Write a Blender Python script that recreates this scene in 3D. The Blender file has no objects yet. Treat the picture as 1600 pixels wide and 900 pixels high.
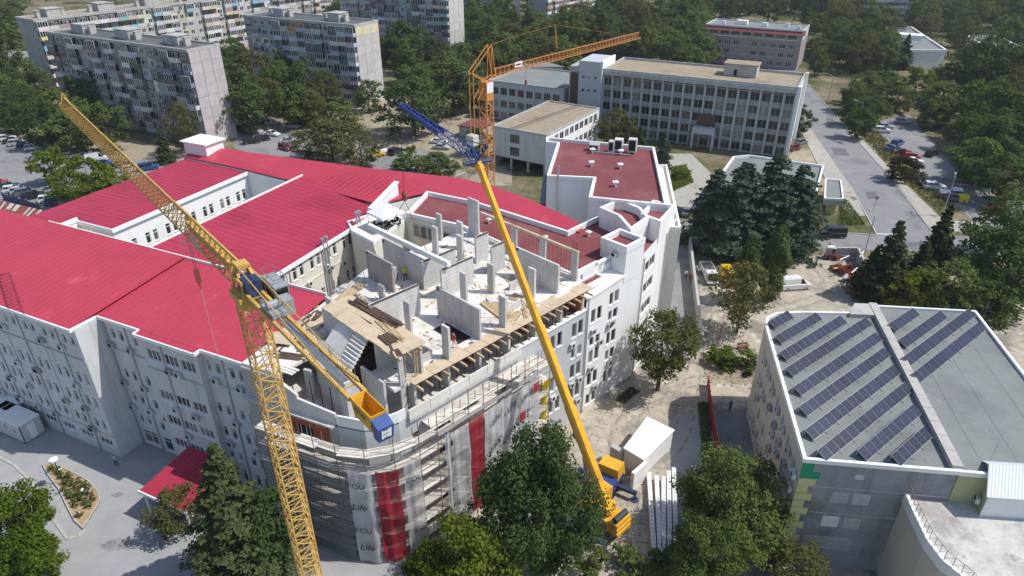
import bpy, math, random
from mathutils import Vector, Matrix
import numpy as np

random.seed(7)
rng = np.random.default_rng(7)
SC = bpy.context.scene
COL = SC.collection
PI = math.pi
R = math.radians

# ------------------------------------------------------------------ camera, sky, sun, exposure
CAM_H, CAM_PITCH, CAM_F = 55.0, R(29.35), 1067.0
cam = bpy.data.objects.new('camera', bpy.data.cameras.new('camera'))
COL.objects.link(cam)
cam.location = (0, 0, CAM_H)
cam.rotation_euler = (PI / 2 - CAM_PITCH, 0, 0)
cam.data.sensor_width = 36.0
cam.data.lens = 36.0 * CAM_F / 1600.0
cam.data.clip_end = 4000
cam.data.clip_start = 0.5
SC.camera = cam

SUN_EL, SUN_AZ = R(54.0), R(-4.0)          # azimuth measured from +X
sun_dir = Vector((math.cos(SUN_EL) * math.cos(SUN_AZ), math.cos(SUN_EL) * math.sin(SUN_AZ), math.sin(SUN_EL)))
sd = bpy.data.lights.new('sun', 'SUN')
sd.energy = 4.2
sd.angle = R(0.53)
sd.color = (1.0, 0.965, 0.915)
sun = bpy.data.objects.new('sun', sd)
COL.objects.link(sun)
sun.rotation_euler = sun_dir.to_track_quat('Z', 'Y').to_euler()
sun.location = (60, 0, 120)

world = bpy.data.worlds.new('World')
SC.world = world
world.use_nodes = True
wn = world.node_tree
sky = wn.nodes.new('ShaderNodeTexSky')
sky.sky_type = 'NISHITA'
sky.sun_disc = False
sky.sun_elevation = SUN_EL
sky.sun_rotation = PI / 2 - SUN_AZ
sky.air_density = 1.0
sky.dust_density = 1.0
bg = wn.nodes['Background']
bg.inputs['Strength'].default_value = 0.148
wn.links.new(sky.outputs['Color'], bg.inputs['Color'])
SC.view_settings.view_transform = 'Standard'
SC.view_settings.look = 'None'
SC.view_settings.exposure = 0.0
SC.view_settings.gamma = 1.0
SC.view_settings.use_curve_mapping = False
SC.render.engine = 'CYCLES'
SC.cycles.max_bounces = 5
SC.cycles.transparent_max_bounces = 12


def at(px, py, z=0.0):
    """survey: ground point (metres) seen along a sight line, for a known height z"""
    x = (px - 800) / CAM_F
    y = -(py - 450) / CAM_F
    c, s = math.cos(CAM_PITCH), math.sin(CAM_PITCH)
    d = Vector((x, c + y * s, -s + y * c))
    t = (z - CAM_H) / d.z
    return Vector((0, 0, CAM_H)) + d * t


# ------------------------------------------------------------------ helpers
def tag(o, label=None, cat=None, group=None, kind=None):
    if label: o['label'] = label
    if cat: o['category'] = cat
    if group: o['group'] = group
    if kind: o['kind'] = kind
    return o


def thing(name, label, cat, loc=(0, 0, 0), rz=0.0, group=None):
    o = bpy.data.objects.new(name, None)
    o.empty_display_size = 0.5
    COL.objects.link(o)
    o.location = loc
    o.rotation_euler = (0, 0, rz)
    return tag(o, label, cat, group)


def put(name, mesh, parent=None, loc=(0, 0, 0), rot=(0, 0, 0), color=None, scale=None):
    o = bpy.data.objects.new(name, mesh)
    COL.objects.link(o)
    if parent is not None: o.parent = parent
    o.location = loc
    o.rotation_euler = rot
    if color is not None: o.color = (*color, 1)
    if scale is not None: o.scale = scale
    return o


def copy_tree(o, parent=None):
    c = o.copy()
    COL.objects.link(c)
    c.parent = parent
    for ch in list(o.children):
        copy_tree(ch, c)
    return c


class MB:
    def __init__(s):
        s.v, s.f, s.m = [], [], []

    def quad(s, a, b, c, d, mi=0):
        n = len(s.v)
        s.v += [tuple(a), tuple(b), tuple(c), tuple(d)]
        s.f.append((n, n + 1, n + 2, n + 3)); s.m.append(mi)

    def tri(s, a, b, c, mi=0):
        n = len(s.v)
        s.v += [tuple(a), tuple(b), tuple(c)]
        s.f.append((n, n + 1, n + 2)); s.m.append(mi)

    def hexa(s, p, mi=0):       # 8 points: bottom 4 ccw, top 4 ccw
        n = len(s.v)
        s.v += [tuple(q) for q in p]
        for f in ((3, 2, 1, 0), (4, 5, 6, 7), (0, 1, 5, 4), (1, 2, 6, 5), (2, 3, 7, 6), (3, 0, 4, 7)):
            s.f.append(tuple(n + i for i in f)); s.m.append(mi)

    def box(s, x0, x1, y0, y1, z0, z1, mi=0):
        s.hexa([(x0, y0, z0), (x1, y0, z0), (x1, y1, z0), (x0, y1, z0),
                (x0, y0, z1), (x1, y0, z1), (x1, y1, z1), (x0, y1, z1)], mi)

    def obox(s, c, dims, rz, mi=0):
        a, b, h = dims
        ca, sa = math.cos(rz), math.sin(rz)
        P = []
        for z in (0, h):
            for dx, dy in ((-a / 2, -b / 2), (a / 2, -b / 2), (a / 2, b / 2), (-a / 2, b / 2)):
                P.append((c[0] + dx * ca - dy * sa, c[1] + dx * sa + dy * ca, c[2] + z))
        s.hexa(P, mi)

    def bar(s, p, q, r, n=4, mi=0, r2=None, cap=True):
        p, q = Vector(p), Vector(q)
        d = q - p
        if d.length < 1e-6: return
        d.normalize()
        up = Vector((0, 0, 1)) if abs(d.z) < 0.95 else Vector((1, 0, 0))
        a = d.cross(up).normalized(); b = a.cross(d)
        if r2 is None: r2 = r
        k = len(s.v)
        off = PI / 4 if n == 4 else 0
        for c, rr in ((p, r), (q, r2)):
            for i in range(n):
                t = 2 * PI * i / n + off
                s.v.append(tuple(c + (a * math.cos(t) + b * math.sin(t)) * rr))
        for i in range(n):
            j = (i + 1) % n
            s.f.append((k + i, k + j, k + n + j, k + n + i)); s.m.append(mi)
        if cap:
            s.f.append(tuple(k + i for i in range(n))[::-1]); s.m.append(mi)
            s.f.append(tuple(k + n + i for i in range(n))); s.m.append(mi)

    def prism(s, poly, z0, z1, mi=0, mit=None, bottom=True, top=True):
        n = len(poly); k = len(s.v)
        zz0 = z0 if hasattr(z0, '__len__') else [z0] * n
        zz1 = z1 if hasattr(z1, '__len__') else [z1] * n
        for (x, y), z in zip(poly, zz0): s.v.append((x, y, z))
        for (x, y), z in zip(poly, zz1): s.v.append((x, y, z))
        for i in range(n):
            j = (i + 1) % n
            s.f.append((k + i, k + j, k + n + j, k + n + i)); s.m.append(mi)
        if top:
            s.f.append(tuple(k + n + i for i in range(n))); s.m.append(mi if mit is None else mit)
        if bottom:
            s.f.append(tuple(k + i for i in range(n))[::-1]); s.m.append(mi)

    def ring(s, poly, w, z0, z1, mi=0):     # mitred parapet inside ccw polygon
        inn = inset(poly, w)
        n = len(poly)
        for i in range(n):
            j = (i + 1) % n
            a, b, c, d = poly[i], poly[j], inn[j], inn[i]
            s.quad((*a, z0), (*b, z0), (*b, z1), (*a, z1), mi)
            s.quad((*a, z1), (*b, z1), (*c, z1), (*d, z1), mi)
            s.quad((*c, z0), (*d, z0), (*d, z1), (*c, z1), mi)

    def mesh(s, name, mats, smooth=False):
        me = bpy.data.meshes.new(name)
        me.from_pydata(s.v, [], s.f)
        for m in (mats if isinstance(mats, (list, tuple)) else [mats]): me.materials.append(m)
        me.polygons.foreach_set('material_index', s.m)
        if smooth: me.polygons.foreach_set('use_smooth', [True] * len(s.f))
        me.update()
        return me

    def build(s, name, mats, parent=None, loc=(0, 0, 0), rot=(0, 0, 0), color=None, smooth=False):
        return put(name, s.mesh(name, mats, smooth), parent, loc, rot, color)


def inset(poly, w):
    n = len(poly); out = []
    for i in range(n):
        p0, p1, p2 = Vector(poly[i - 1]), Vector(poly[i]), Vector(poly[(i + 1) % n])
        d1, d2 = (p1 - p0).normalized(), (p2 - p1).normalized()
        n1, n2 = Vector((-d1.y, d1.x)), Vector((-d2.y, d2.x))
        b = n1 + n2
        if b.length < 1e-6: b = n1.copy()
        b.normalize()
        k = w / max(0.3, b.dot(n1))
        out.append((p1.x + b.x * k, p1.y + b.y * k))
    return out


# ------------------------------------------------------------------ materials
MATS = {}


def mat(name, col, rough=0.8, spec=0.3, metal=0.0, noise=None, bump=None, objcol=False, coords='Object',
        randv=0.0, streak=None, second=None):
    """noise=(scale, amount); second=(colour, scale, threshold, softness); bump=(scale,strength,dist)"""
    m = bpy.data.materials.new(name); m.use_nodes = True
    nt = m.node_tree; N, L = nt.nodes, nt.links
    b = N['Principled BSDF']
    b.inputs['Roughness'].default_value = rough
    b.inputs['Metallic'].default_value = metal
    b.inputs['Specular IOR Level'].default_value = spec
    tc = N.new('ShaderNodeTexCoord')
    co = tc.outputs[coords]
    if objcol:
        oi = N.new('ShaderNodeObjectInfo'); cur = oi.outputs['Color']
    else:
        rgb = N.new('ShaderNodeRGB'); rgb.outputs[0].default_value = (*col, 1); cur = rgb.outputs[0]
    def mix(a, bcol, fac, mode='MIX'):
        x = N.new('ShaderNodeMix'); x.data_type = 'RGBA'; x.blend_type = mode
        if isinstance(fac, float): x.inputs[0].default_value = fac
        else: L.new(fac, x.inputs[0])
        L.new(a, x.inputs[6])
        if isinstance(bcol, tuple): x.inputs[7].default_value = (*bcol, 1)
        else: L.new(bcol, x.inputs[7])
        return x.outputs[2]
    def nz(scale, detail=4, rgh=0.6, vec=None):
        t = N.new('ShaderNodeTexNoise'); t.inputs['Scale'].default_value = scale
        t.inputs['Detail'].default_value = detail; t.inputs['Roughness'].default_value = rgh
        L.new(vec if vec is not None else co, t.inputs['Vector'])
        return t.outputs['Fac']
    def mr(v, a, bb, lo, hi):
        t = N.new('ShaderNodeMapRange'); L.new(v, t.inputs[0])
        for i, q in enumerate((a, bb, lo, hi)): t.inputs[i + 1].default_value = q
        return t.outputs[0]
    if second:
        for (c2, sc2, th, soft) in (second if isinstance(second, list) else [second]):
            cur = mix(cur, c2, mr(nz(sc2, 6, 0.65), th - soft, th + soft, 0, 1))
    if streak:
        mp = N.new('ShaderNodeMapping'); L.new(co, mp.inputs['Vector'])
        mp.inputs['Scale'].default_value = (1.3, 1.3, 0.12)
        cur = mix(cur, streak[0], mr(nz(streak[1], 5, 0.7, mp.outputs[0]), 0.5, 0.75, 0, streak[2]))
    if noise:
        f = mr(nz(noise[0], 5, 0.65), 0.25, 0.75, 1 - noise[1], 1 + noise[1])
        h = N.new('ShaderNodeVectorMath'); h.operation = 'SCALE'
        L.new(cur, h.inputs[0]); L.new(f, h.inputs['Scale']); cur = h.outputs[0]
    if randv:
        oi2 = N.new('ShaderNodeObjectInfo')
        f = mr(oi2.outputs['Random'], 0, 1, 1 - randv, 1 + randv)
        h = N.new('ShaderNodeVectorMath'); h.operation = 'SCALE'
        L.new(cur, h.inputs[0]); L.new(f, h.inputs['Scale']); cur = h.outputs[0]
    L.new(cur, b.inputs['Base Color'])
    if bump:
        bp = N.new('ShaderNodeBump'); bp.inputs['Strength'].default_value = bump[1]
        bp.inputs['Distance'].default_value = bump[2]
        L.new(nz(bump[0], 4, 0.6), bp.inputs['Height']); L.new(bp.outputs[0], b.inputs['Normal'])
    MATS[name] = m
    return m


M = {}
M['soil'] = mat('soil_ground', (0.20, 0.165, 0.105), 0.95, 0.1, noise=(0.6, 0.35), bump=(2.0, 0.6, 0.1),
                second=[((0.085, 0.095, 0.035), 0.05, 0.52, 0.08), ((0.30, 0.25, 0.17), 0.13, 0.62, 0.08)])
M['asphalt'] = mat('asphalt', (0.245, 0.245, 0.245), 0.9, 0.2, noise=(0.35, 0.12), bump=(30, 0.2, 0.01),
                   second=[((0.19, 0.19, 0.195), 0.12, 0.58, 0.04), ((0.31, 0.30, 0.285), 0.07, 0.62, 0.08)])
M['yard'] = mat('yard_asphalt', (0.33, 0.33, 0.335), 0.92, 0.2, noise=(0.5, 0.1), bump=(30, 0.2, 0.01),
                second=[((0.39, 0.38, 0.37), 0.09, 0.58, 0.1), ((0.28, 0.28, 0.285), 0.22, 0.66, 0.03)])
M['dust'] = mat('dusty_yard', (0.43, 0.38, 0.305), 0.95, 0.1, noise=(0.8, 0.26), bump=(1.5, 0.8, 0.08),
                second=[((0.25, 0.23, 0.20), 0.16, 0.54, 0.06), ((0.56, 0.52, 0.45), 0.3, 0.62, 0.06)])
M['dirt'] = mat('dirt_lot', (0.33, 0.275, 0.20), 0.95, 0.1, noise=(0.7, 0.2), bump=(2, 0.5, 0.05),
                second=[((0.15, 0.14, 0.075), 0.12, 0.58, 0.05), ((0.40, 0.36, 0.29), 0.2, 0.6, 0.08)])
M['slab'] = mat('pavement_slabs', (0.40, 0.375, 0.33), 0.92, 0.15, noise=(0.9, 0.2), bump=(5, 0.4, 0.03),
                second=((0.19, 0.17, 0.11), 0.28, 0.63, 0.04))
M['kerb'] = mat('kerb_stone', (0.42, 0.41, 0.38), 0.9, 0.2, noise=(1.5, 0.15))
M['paint'] = mat('road_paint', (0.7, 0.7, 0.68), 0.8, 0.2, noise=(3, 0.25))
M['drygrass'] = mat('dry_grass', (0.19, 0.18, 0.075), 0.95, 0.1, noise=(1.2, 0.35), bump=(3, 0.8, 0.1),
                    second=((0.30, 0.26, 0.16), 0.3, 0.56, 0.08))
M['white'] = mat('white_render', (0.80, 0.80, 0.78), 0.85, 0.2, noise=(0.25, 0.05), streak=((0.5, 0.49, 0.46), 0.8, 0.35))
M['cream'] = mat('cream_render', (0.70, 0.665, 0.58), 0.88, 0.2, noise=(0.3, 0.07), streak=((0.42, 0.39, 0.33), 0.9, 0.4))
M['panel'] = mat('stone_panel_wall', (0.60, 0.605, 0.605), 0.85, 0.25, noise=(0.45, 0.08), streak=((0.33, 0.335, 0.34), 0.7, 0.6))
M['base'] = mat('plinth_render', (0.46, 0.44, 0.41), 0.9, 0.2, noise=(0.5, 0.12), streak=((0.3, 0.29, 0.27), 0.7, 0.6))
M['trim'] = mat('white_trim', (0.82, 0.82, 0.80), 0.6, 0.4, noise=(1, 0.04))
M['redroof'] = mat('pink_red_roof_sheet', (0.45, 0.046, 0.078), 0.6, 0.3, noise=(0.18, 0.08), second=[((0.425, 0.044, 0.075), 0.07, 0.55, 0.08), ((0.53, 0.082, 0.12), 0.25, 0.66, 0.06)], streak=((0.44, 0.06, 0.09), 0.5, 0.3))
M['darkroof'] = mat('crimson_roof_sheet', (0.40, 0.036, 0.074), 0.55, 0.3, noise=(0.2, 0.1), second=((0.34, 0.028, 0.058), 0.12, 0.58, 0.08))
M['burgundy'] = mat('burgundy_membrane', (0.205, 0.062, 0.066), 0.85, 0.2, noise=(0.9, 0.10), bump=(6, 0.2, 0.02), second=((0.25, 0.09, 0.095), 0.12, 0.56, 0.06))
M['greyroof'] = mat('grey_membrane', (0.225, 0.24, 0.23), 0.9, 0.2, noise=(0.5, 0.1), second=[((0.19, 0.20, 0.195), 0.14, 0.57, 0.05), ((0.27, 0.275, 0.26), 0.3, 0.66, 0.05)])
M['tanroof'] = mat('tan_flat_roof', (0.335, 0.275, 0.20), 0.95, 0.1, noise=(0.5, 0.16), second=((0.235, 0.195, 0.15), 0.12, 0.6, 0.07))
M['darkflat'] = mat('bitumen_roof', (0.115, 0.115, 0.12), 0.9, 0.2, noise=(0.4, 0.15), second=((0.18, 0.175, 0.17), 0.12, 0.6, 0.06))
M['concrete'] = mat('raw_concrete', (0.58, 0.565, 0.54), 0.9, 0.2, noise=(0.9, 0.16), bump=(5, 0.25, 0.02), streak=((0.36, 0.35, 0.33), 1.4, 0.75), second=((0.48, 0.46, 0.43), 0.45, 0.56, 0.06), randv=0.1)
M['deck'] = mat('concrete_deck', (0.72, 0.70, 0.66), 0.92, 0.15, noise=(0.7, 0.10), second=((0.60, 0.55, 0.47), 0.25, 0.58, 0.1))
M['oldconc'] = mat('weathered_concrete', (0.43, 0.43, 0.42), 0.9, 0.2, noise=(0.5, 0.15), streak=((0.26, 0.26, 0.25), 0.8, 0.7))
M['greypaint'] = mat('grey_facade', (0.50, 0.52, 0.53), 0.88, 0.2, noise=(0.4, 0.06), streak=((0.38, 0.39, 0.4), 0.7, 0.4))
M['plank'] = mat('timber', (0.50, 0.375, 0.225), 0.85, 0.2, noise=(2.2, 0.2), randv=0.15)
M['ply'] = mat('plywood', (0.56, 0.455, 0.32), 0.8, 0.2, noise=(0.9, 0.15), second=((0.45, 0.36, 0.26), 0.5, 0.6, 0.06))
M['darkwood'] = mat('dark_formwork', (0.115, 0.075, 0.055), 0.85, 0.2, noise=(2, 0.25))
M['brick'] = mat('red_brick', (0.36, 0.12, 0.07), 0.9, 0.15, noise=(3, 0.25))
M['rebar'] = mat('rusty_rebar', (0.16, 0.07, 0.04), 0.8, 0.3, metal=0.3)
M['steel'] = mat('galvanised_steel', (0.34, 0.34, 0.35), 0.45, 0.5, metal=0.7, noise=(3, 0.2))
M['rusty'] = mat('scaffold_tube', (0.30, 0.21, 0.155), 0.6, 0.4, metal=0.5, noise=(2, 0.35))
M['duct'] = mat('duct_metal', (0.44, 0.45, 0.46), 0.4, 0.5, metal=0.5)
M['craneyellow'] = mat('crane_yellow_paint', (0.58, 0.36, 0.095), 0.55, 0.4, noise=(1.2, 0.25), second=((0.36, 0.235, 0.10), 1.6, 0.66, 0.05))
M['boomyellow'] = mat('boom_yellow_paint', (0.74, 0.40, 0.03), 0.5, 0.4, noise=(0.8, 0.14), second=((0.55, 0.28, 0.05), 0.5, 0.6, 0.08), streak=((0.35, 0.2, 0.06), 1.5, 0.4))
M['orange'] = mat('orange_paint', (0.60, 0.25, 0.06), 0.5, 0.4, noise=(1, 0.15))
M['blue'] = mat('blue_paint', (0.025, 0.07, 0.26), 0.45, 0.5, noise=(1, 0.15))
M['darkblue'] = mat('dark_blue_steel', (0.03, 0.045, 0.12), 0.5, 0.5, noise=(1, 0.2))
M['black'] = mat('black_rubber', (0.018, 0.018, 0.018), 0.8, 0.3)
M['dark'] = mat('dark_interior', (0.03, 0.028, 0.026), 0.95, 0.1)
M['cablesteel'] = mat('steel_cable', (0.05, 0.05, 0.05), 0.6, 0.4)
M['greycab'] = mat('grey_cabin_paint', (0.30, 0.32, 0.34), 0.5, 0.4, noise=(1, 0.1))
M['redfence'] = mat('red_fence_board', (0.42, 0.035, 0.035), 0.7, 0.3, noise=(1, 0.2))
M['tent'] = mat('white_canvas', (0.86, 0.86, 0.85), 0.8, 0.2)
M['chute'] = mat('yellow_chute', (0.75, 0.60, 0.02), 0.5, 0.4)
M['olive'] = mat('olive_render', (0.40, 0.41, 0.235), 0.9, 0.2, noise=(0.6, 0.1), streak=((0.28, 0.28, 0.17), 0.8, 0.5))
M['paleyellow'] = mat('pale_yellow_quoin', (0.56, 0.53, 0.26), 0.9, 0.2, noise=(0.8, 0.1))
M['greenpaint'] = mat('green_render', (0.03, 0.30, 0.15), 0.8, 0.2, noise=(0.8, 0.1))
M['sandwall'] = mat('sand_render', (0.56, 0.51, 0.43), 0.9, 0.2, noise=(0.4, 0.08), streak=((0.5, 0.47, 0.42), 0.7, 0.5))
M['terrace'] = mat('terrace_screed', (0.56, 0.545, 0.52), 0.9, 0.2, noise=(0.8, 0.2), second=[((0.34, 0.32, 0.29), 0.35, 0.56, 0.09), ((0.22, 0.21, 0.20), 0.8, 0.66, 0.06)])
M['purple'] = mat('mauve_render', (0.36, 0.31, 0.30), 0.9, 0.2, noise=(0.4, 0.06))
M['paintvar'] = mat('painted_panel', (1, 1, 1), 0.85, 0.25, noise=(0.7, 0.14), objcol=True, streak=((0.25, 0.24, 0.23), 0.9, 0.45))
M['carpaint'] = mat('car_paint', (1, 1, 1), 0.25, 0.6, objcol=True)
M['chrome'] = mat('wheel_rim', (0.45, 0.45, 0.46), 0.35, 0.5, metal=0.7)
M['lampglass'] = mat('lamp_lens', (0.7, 0.7, 0.68), 0.2, 0.6)
M['taillight'] = mat('tail_light', (0.4, 0.02, 0.02), 0.3, 0.5)
M['bark'] = mat('bark', (0.13, 0.095, 0.065), 0.95, 0.1, noise=(3, 0.3))
M['rosebed'] = mat('flowerbed_earth', (0.40, 0.29, 0.17), 0.95, 0.1, noise=(1.5, 0.25))
M['rubble'] = mat('rubble', (0.40, 0.36, 0.31), 0.95, 0.1, noise=(2, 0.3), randv=0.3)
M['rustred'] = mat('rust_red_steel', (0.22, 0.06, 0.04), 0.8, 0.3, noise=(2, 0.3))
M['board'] = mat('sign_board', (0.78, 0.80, 0.84), 0.6, 0.3)
M['letterblack'] = mat('black_lettering', (0.05, 0.05, 0.06), 0.8, 0.2)
M['letterred'] = mat('red_lettering', (0.5, 0.03, 0.04), 0.8, 0.2)
M['cell'] = mat('solar_cells', (0.014, 0.018, 0.045), 0.3, 0.35, randv=0.3)
M['alu'] = mat('aluminium_frame', (0.50, 0.51, 0.52), 0.4, 0.5, metal=0.4)
M['skirt'] = mat('worn_gable', (0.52, 0.47, 0.47), 0.9, 0.2, noise=(0.5, 0.08), streak=((0.36, 0.33, 0.34), 0.6, 0.5))


def glass_mat():
    m = bpy.data.materials.new('window_glass'); m.use_nodes = True
    N, L = m.node_tree.nodes, m.node_tree.links
    b = N['Principled BSDF']; b.inputs['Roughness'].default_value = 0.08
    b.inputs['Specular IOR Level'].default_value = 0.7
    oi = N.new('ShaderNodeObjectInfo'); cr = N.new('ShaderNodeValToRGB')
    e = cr.color_ramp; e.elements[0].position = 0; e.elements[0].color = (0.012, 0.014, 0.017, 1)
    e.elements[1].position = 1.0; e.elements[1].color = (0.30, 0.29, 0.27, 1)
    k = e.elements.new(0.5); k.color = (0.035, 0.04, 0.045, 1)
    k = e.elements.new(0.78); k.color = (0.10, 0.105, 0.105, 1)
    L.new(oi.outputs['Random'], cr.inputs[0]); L.new(cr.outputs[0], b.inputs['Base Color'])
    return m


M['glass'] = glass_mat()
M['carglass'] = mat('car_glass', (0.012, 0.014, 0.016), 0.08, 0.8)


def net_mat(name, col, transp, seed):
    m = bpy.data.materials.new(name); m.use_nodes = True
    N, L = m.node_tree.nodes, m.node_tree.links
    out = N['Material Output']; N.remove(N['Principled BSDF'])
    d = N.new('ShaderNodeBsdfDiffuse'); t = N.new('ShaderNodeBsdfTranslucent'); tr = N.new('ShaderNodeBsdfTransparent')
    for x in (d, t): x.inputs['Color'].default_value = (*col, 1)
    tc = N.new('ShaderNodeTexCoord'); nz = N.new('ShaderNodeTexNoise'); nz.inputs['Scale'].default_value = 0.7
    nz.inputs['Detail'].default_value = 4; L.new(tc.outputs['Object'], nz.inputs['Vector'])
    mr = N.new('ShaderNodeMapRange'); L.new(nz.outputs['Fac'], mr.inputs[0])
    mr.inputs[1].default_value = 0.3; mr.inputs[2].default_value = 0.7
    mr.inputs[3].default_value = max(0, transp - 0.15); mr.inputs[4].default_value = transp + 0.15
    m1 = N.new('ShaderNodeMixShader'); m1.inputs[0].default_value = 0.35
    L.new(d.outputs[0], m1.inputs[1]); L.new(t.outputs[0], m1.inputs[2])
    m2 = N.new('ShaderNodeMixShader'); L.new(mr.outputs[0], m2.inputs[0])
    L.new(m1.outputs[0], m2.inputs[1]); L.new(tr.outputs[0], m2.inputs[2])
    L.new(m2.outputs[0], out.inputs['Surface'])
    return m


M['whitenet'] = net_mat('white_debris_net', (0.74, 0.75, 0.76), 0.2, 0)
M['thinnet'] = net_mat('thin_white_net', (0.68, 0.70, 0.72), 0.42, 1)
M['rednet'] = net_mat('red_debris_net', (0.42, 0.032, 0.052), 0.10, 2)
M['greynet'] = net_mat('grey_green_net', (0.22, 0.24, 0.25), 0.5, 3)


def leaf_mat(name, c1, c2, transl=0.3):
    m = bpy.data.materials.new(name); m.use_nodes = True
    N, L = m.node_tree.nodes, m.node_tree.links
    out = N['Material Output']; N.remove(N['Principled BSDF'])
    oi = N.new('ShaderNodeObjectInfo'); tc = N.new('ShaderNodeTexCoord')
    nz = N.new('ShaderNodeTexNoise'); nz.inputs['Scale'].default_value = 0.9; nz.inputs['Detail'].default_value = 3
    L.new(tc.outputs['Object'], nz.inputs['Vector'])
    ad = N.new('ShaderNodeMath'); ad.operation = 'MULTIPLY_ADD'; L.new(oi.outputs['Random'], ad.inputs[0])
    ad.inputs[1].default_value = 0.7
    n2 = N.new('ShaderNodeTexNoise'); n2.inputs['Scale'].default_value = 4.5; n2.inputs['Detail'].default_value = 1
    L.new(tc.outputs['Object'], n2.inputs['Vector'])
    av = N.new('ShaderNodeMix'); av.inputs[0].default_value = .45; L.new(nz.outputs['Fac'], av.inputs[2]); L.new(n2.outputs['Fac'], av.inputs[3])
    L.new(av.outputs[0], ad.inputs[2])
    sb = N.new('ShaderNodeMath'); sb.operation = 'SUBTRACT'; L.new(ad.outputs[0], sb.inputs[0]); sb.inputs[1].default_value = 0.35
    sb.use_clamp = True
    mx = N.new('ShaderNodeMix'); mx.data_type = 'RGBA'; L.new(sb.outputs[0], mx.inputs[0])
    mx.inputs[6].default_value = (*c1, 1); mx.inputs[7].default_value = (*c2, 1)
    d = N.new('ShaderNodeBsdfDiffuse'); t = N.new('ShaderNodeBsdfTranslucent')
    L.new(mx.outputs[2], d.inputs['Color'])
    hs = N.new('ShaderNodeHueSaturation'); hs.inputs['Hue'].default_value = 0.48; hs.inputs['Value'].default_value = 1.2
    L.new(mx.outputs[2], hs.inputs['Color']); L.new(hs.outputs[0], t.inputs['Color'])
    m1 = N.new('ShaderNodeMixShader'); m1.inputs[0].default_value = transl
    L.new(d.outputs[0], m1.inputs[1]); L.new(t.outputs[0], m1.inputs[2])
    L.new(m1.outputs[0], out.inputs['Surface'])
    return m


LEAF = dict(
    broad=leaf_mat('broad_leaf', (0.066, 0.108, 0.030), (0.155, 0.195, 0.058)),
    dark=leaf_mat('dark_leaf', (0.054, 0.094, 0.032), (0.125, 0.165, 0.056)),
    bright=leaf_mat('bright_leaf', (0.085, 0.135, 0.018), (0.165, 0.200, 0.030)),
    olive=leaf_mat('olive_leaf', (0.085, 0.095, 0.030), (0.150, 0.145, 0.055)),
    spruce=leaf_mat('spruce_needle', (0.044, 0.068, 0.030), (0.105, 0.122, 0.052), 0.18),
    blue=leaf_mat('blue_needle', (0.056, 0.088, 0.056), (0.108, 0.140, 0.092), 0.18),
    plum=leaf_mat('plum_leaf', (0.045, 0.030, 0.018), (0.085, 0.055, 0.028)),
    grass=leaf_mat('grass_blade', (0.09, 0.11, 0.03), (0.19, 0.17, 0.075)))


# ------------------------------------------------------------------ walls with openings, windows
def wall(parent, p0, p1, z0, z1, m, ops=(), depth=0.22, name='wall'):
    p0, p1 = Vector(p0), Vector(p1)
    d = (p1 - p0); Ln = d.length; d.normalize(); n = Vector((-d.y, d.x))
    mb = MB()
    P = lambda s, y, z: (p0.x + d.x * s + n.x * y, p0.y + d.y * s + n.y * y, z)
    xs = sorted({0.0, Ln, *[round(o[0], 4) for o in ops], *[round(o[1], 4) for o in ops]})
    zs = sorted({z0, z1, *[round(o[2], 4) for o in ops], *[round(o[3], 4) for o in ops]})
    for zi in range(len(zs) - 1):
        za, zb = zs[zi], zs[zi + 1]; zc = (za + zb) / 2
        row = [o for o in ops if o[2] < zc < o[3]]
        run = None
        for xi in range(len(xs) - 1):
            xa, xb = xs[xi], xs[xi + 1]; xc = (xa + xb) / 2
            hole = any(o[0] < xc < o[1] for o in row)
            if hole:
                if run is not None: mb.quad(P(run, 0, za), P(xa, 0, za), P(xa, 0, zb), P(run, 0, zb)); run = None
            elif run is None: run = xa
        if run is not None: mb.quad(P(run, 0, za), P(Ln, 0, za), P(Ln, 0, zb), P(run, 0, zb))
    for a, b, za, zb in [o[:4] for o in ops]:
        mb.quad(P(a, 0, za), P(b, 0, za), P(b, depth, za), P(a, depth, za))
        mb.quad(P(a, depth, zb), P(b, depth, zb), P(b, 0, zb), P(a, 0, zb))
        mb.quad(P(a, 0, zb), P(a, 0, za), P(a, depth, za), P(a, depth, zb))
        mb.quad(P(b, 0, za), P(b, 0, zb), P(b, depth, zb), P(b, depth, za))
    return mb.build(name, m, parent)


WCACHE = {}


def win_mesh(w, h, mull, trans, sill=True, fm='trim'):
    key = (round(w, 2), round(h, 2), mull, trans, sill, fm)
    if key in WCACHE: return WCACHE[key]
    mb = MB(); t = 0.06
    y0, y1 = 0.08, 0.15
    mb.box(-w / 2, -w / 2 + t, y0, y1, 0, h); mb.box(w / 2 - t, w / 2, y0, y1, 0, h)
    mb.box(-w / 2 + t, w / 2 - t, y0 + .001, y1, 0, t); mb.box(-w / 2 + t, w / 2 - t, y0 + .001, y1, h - t, h)
    for i in range(mull):
        x = -w / 2 + w * (i + 1) / (mull + 1); mb.box(x - t * .6, x + t * .6, y0 + .003, y1, t, h - t)
    if trans: mb.box(-w / 2 + t, w / 2 - t, y0 + .005, y1, h * .7, h * .7 + t)
    if sill: mb.box(-w / 2 - .08, w / 2 + .08, -0.10, 0.08, -0.07, -0.004)
    fr = mb.mesh('window', M[fm])
    pb = MB(); pb.quad((-w / 2, .13, 0), (w / 2, .13, 0), (w / 2, .13, h), (-w / 2, .13, h))
    pn = pb.mesh('pane', M['glass'])
    WCACHE[key] = (fr, pn)
    return fr, pn


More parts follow.
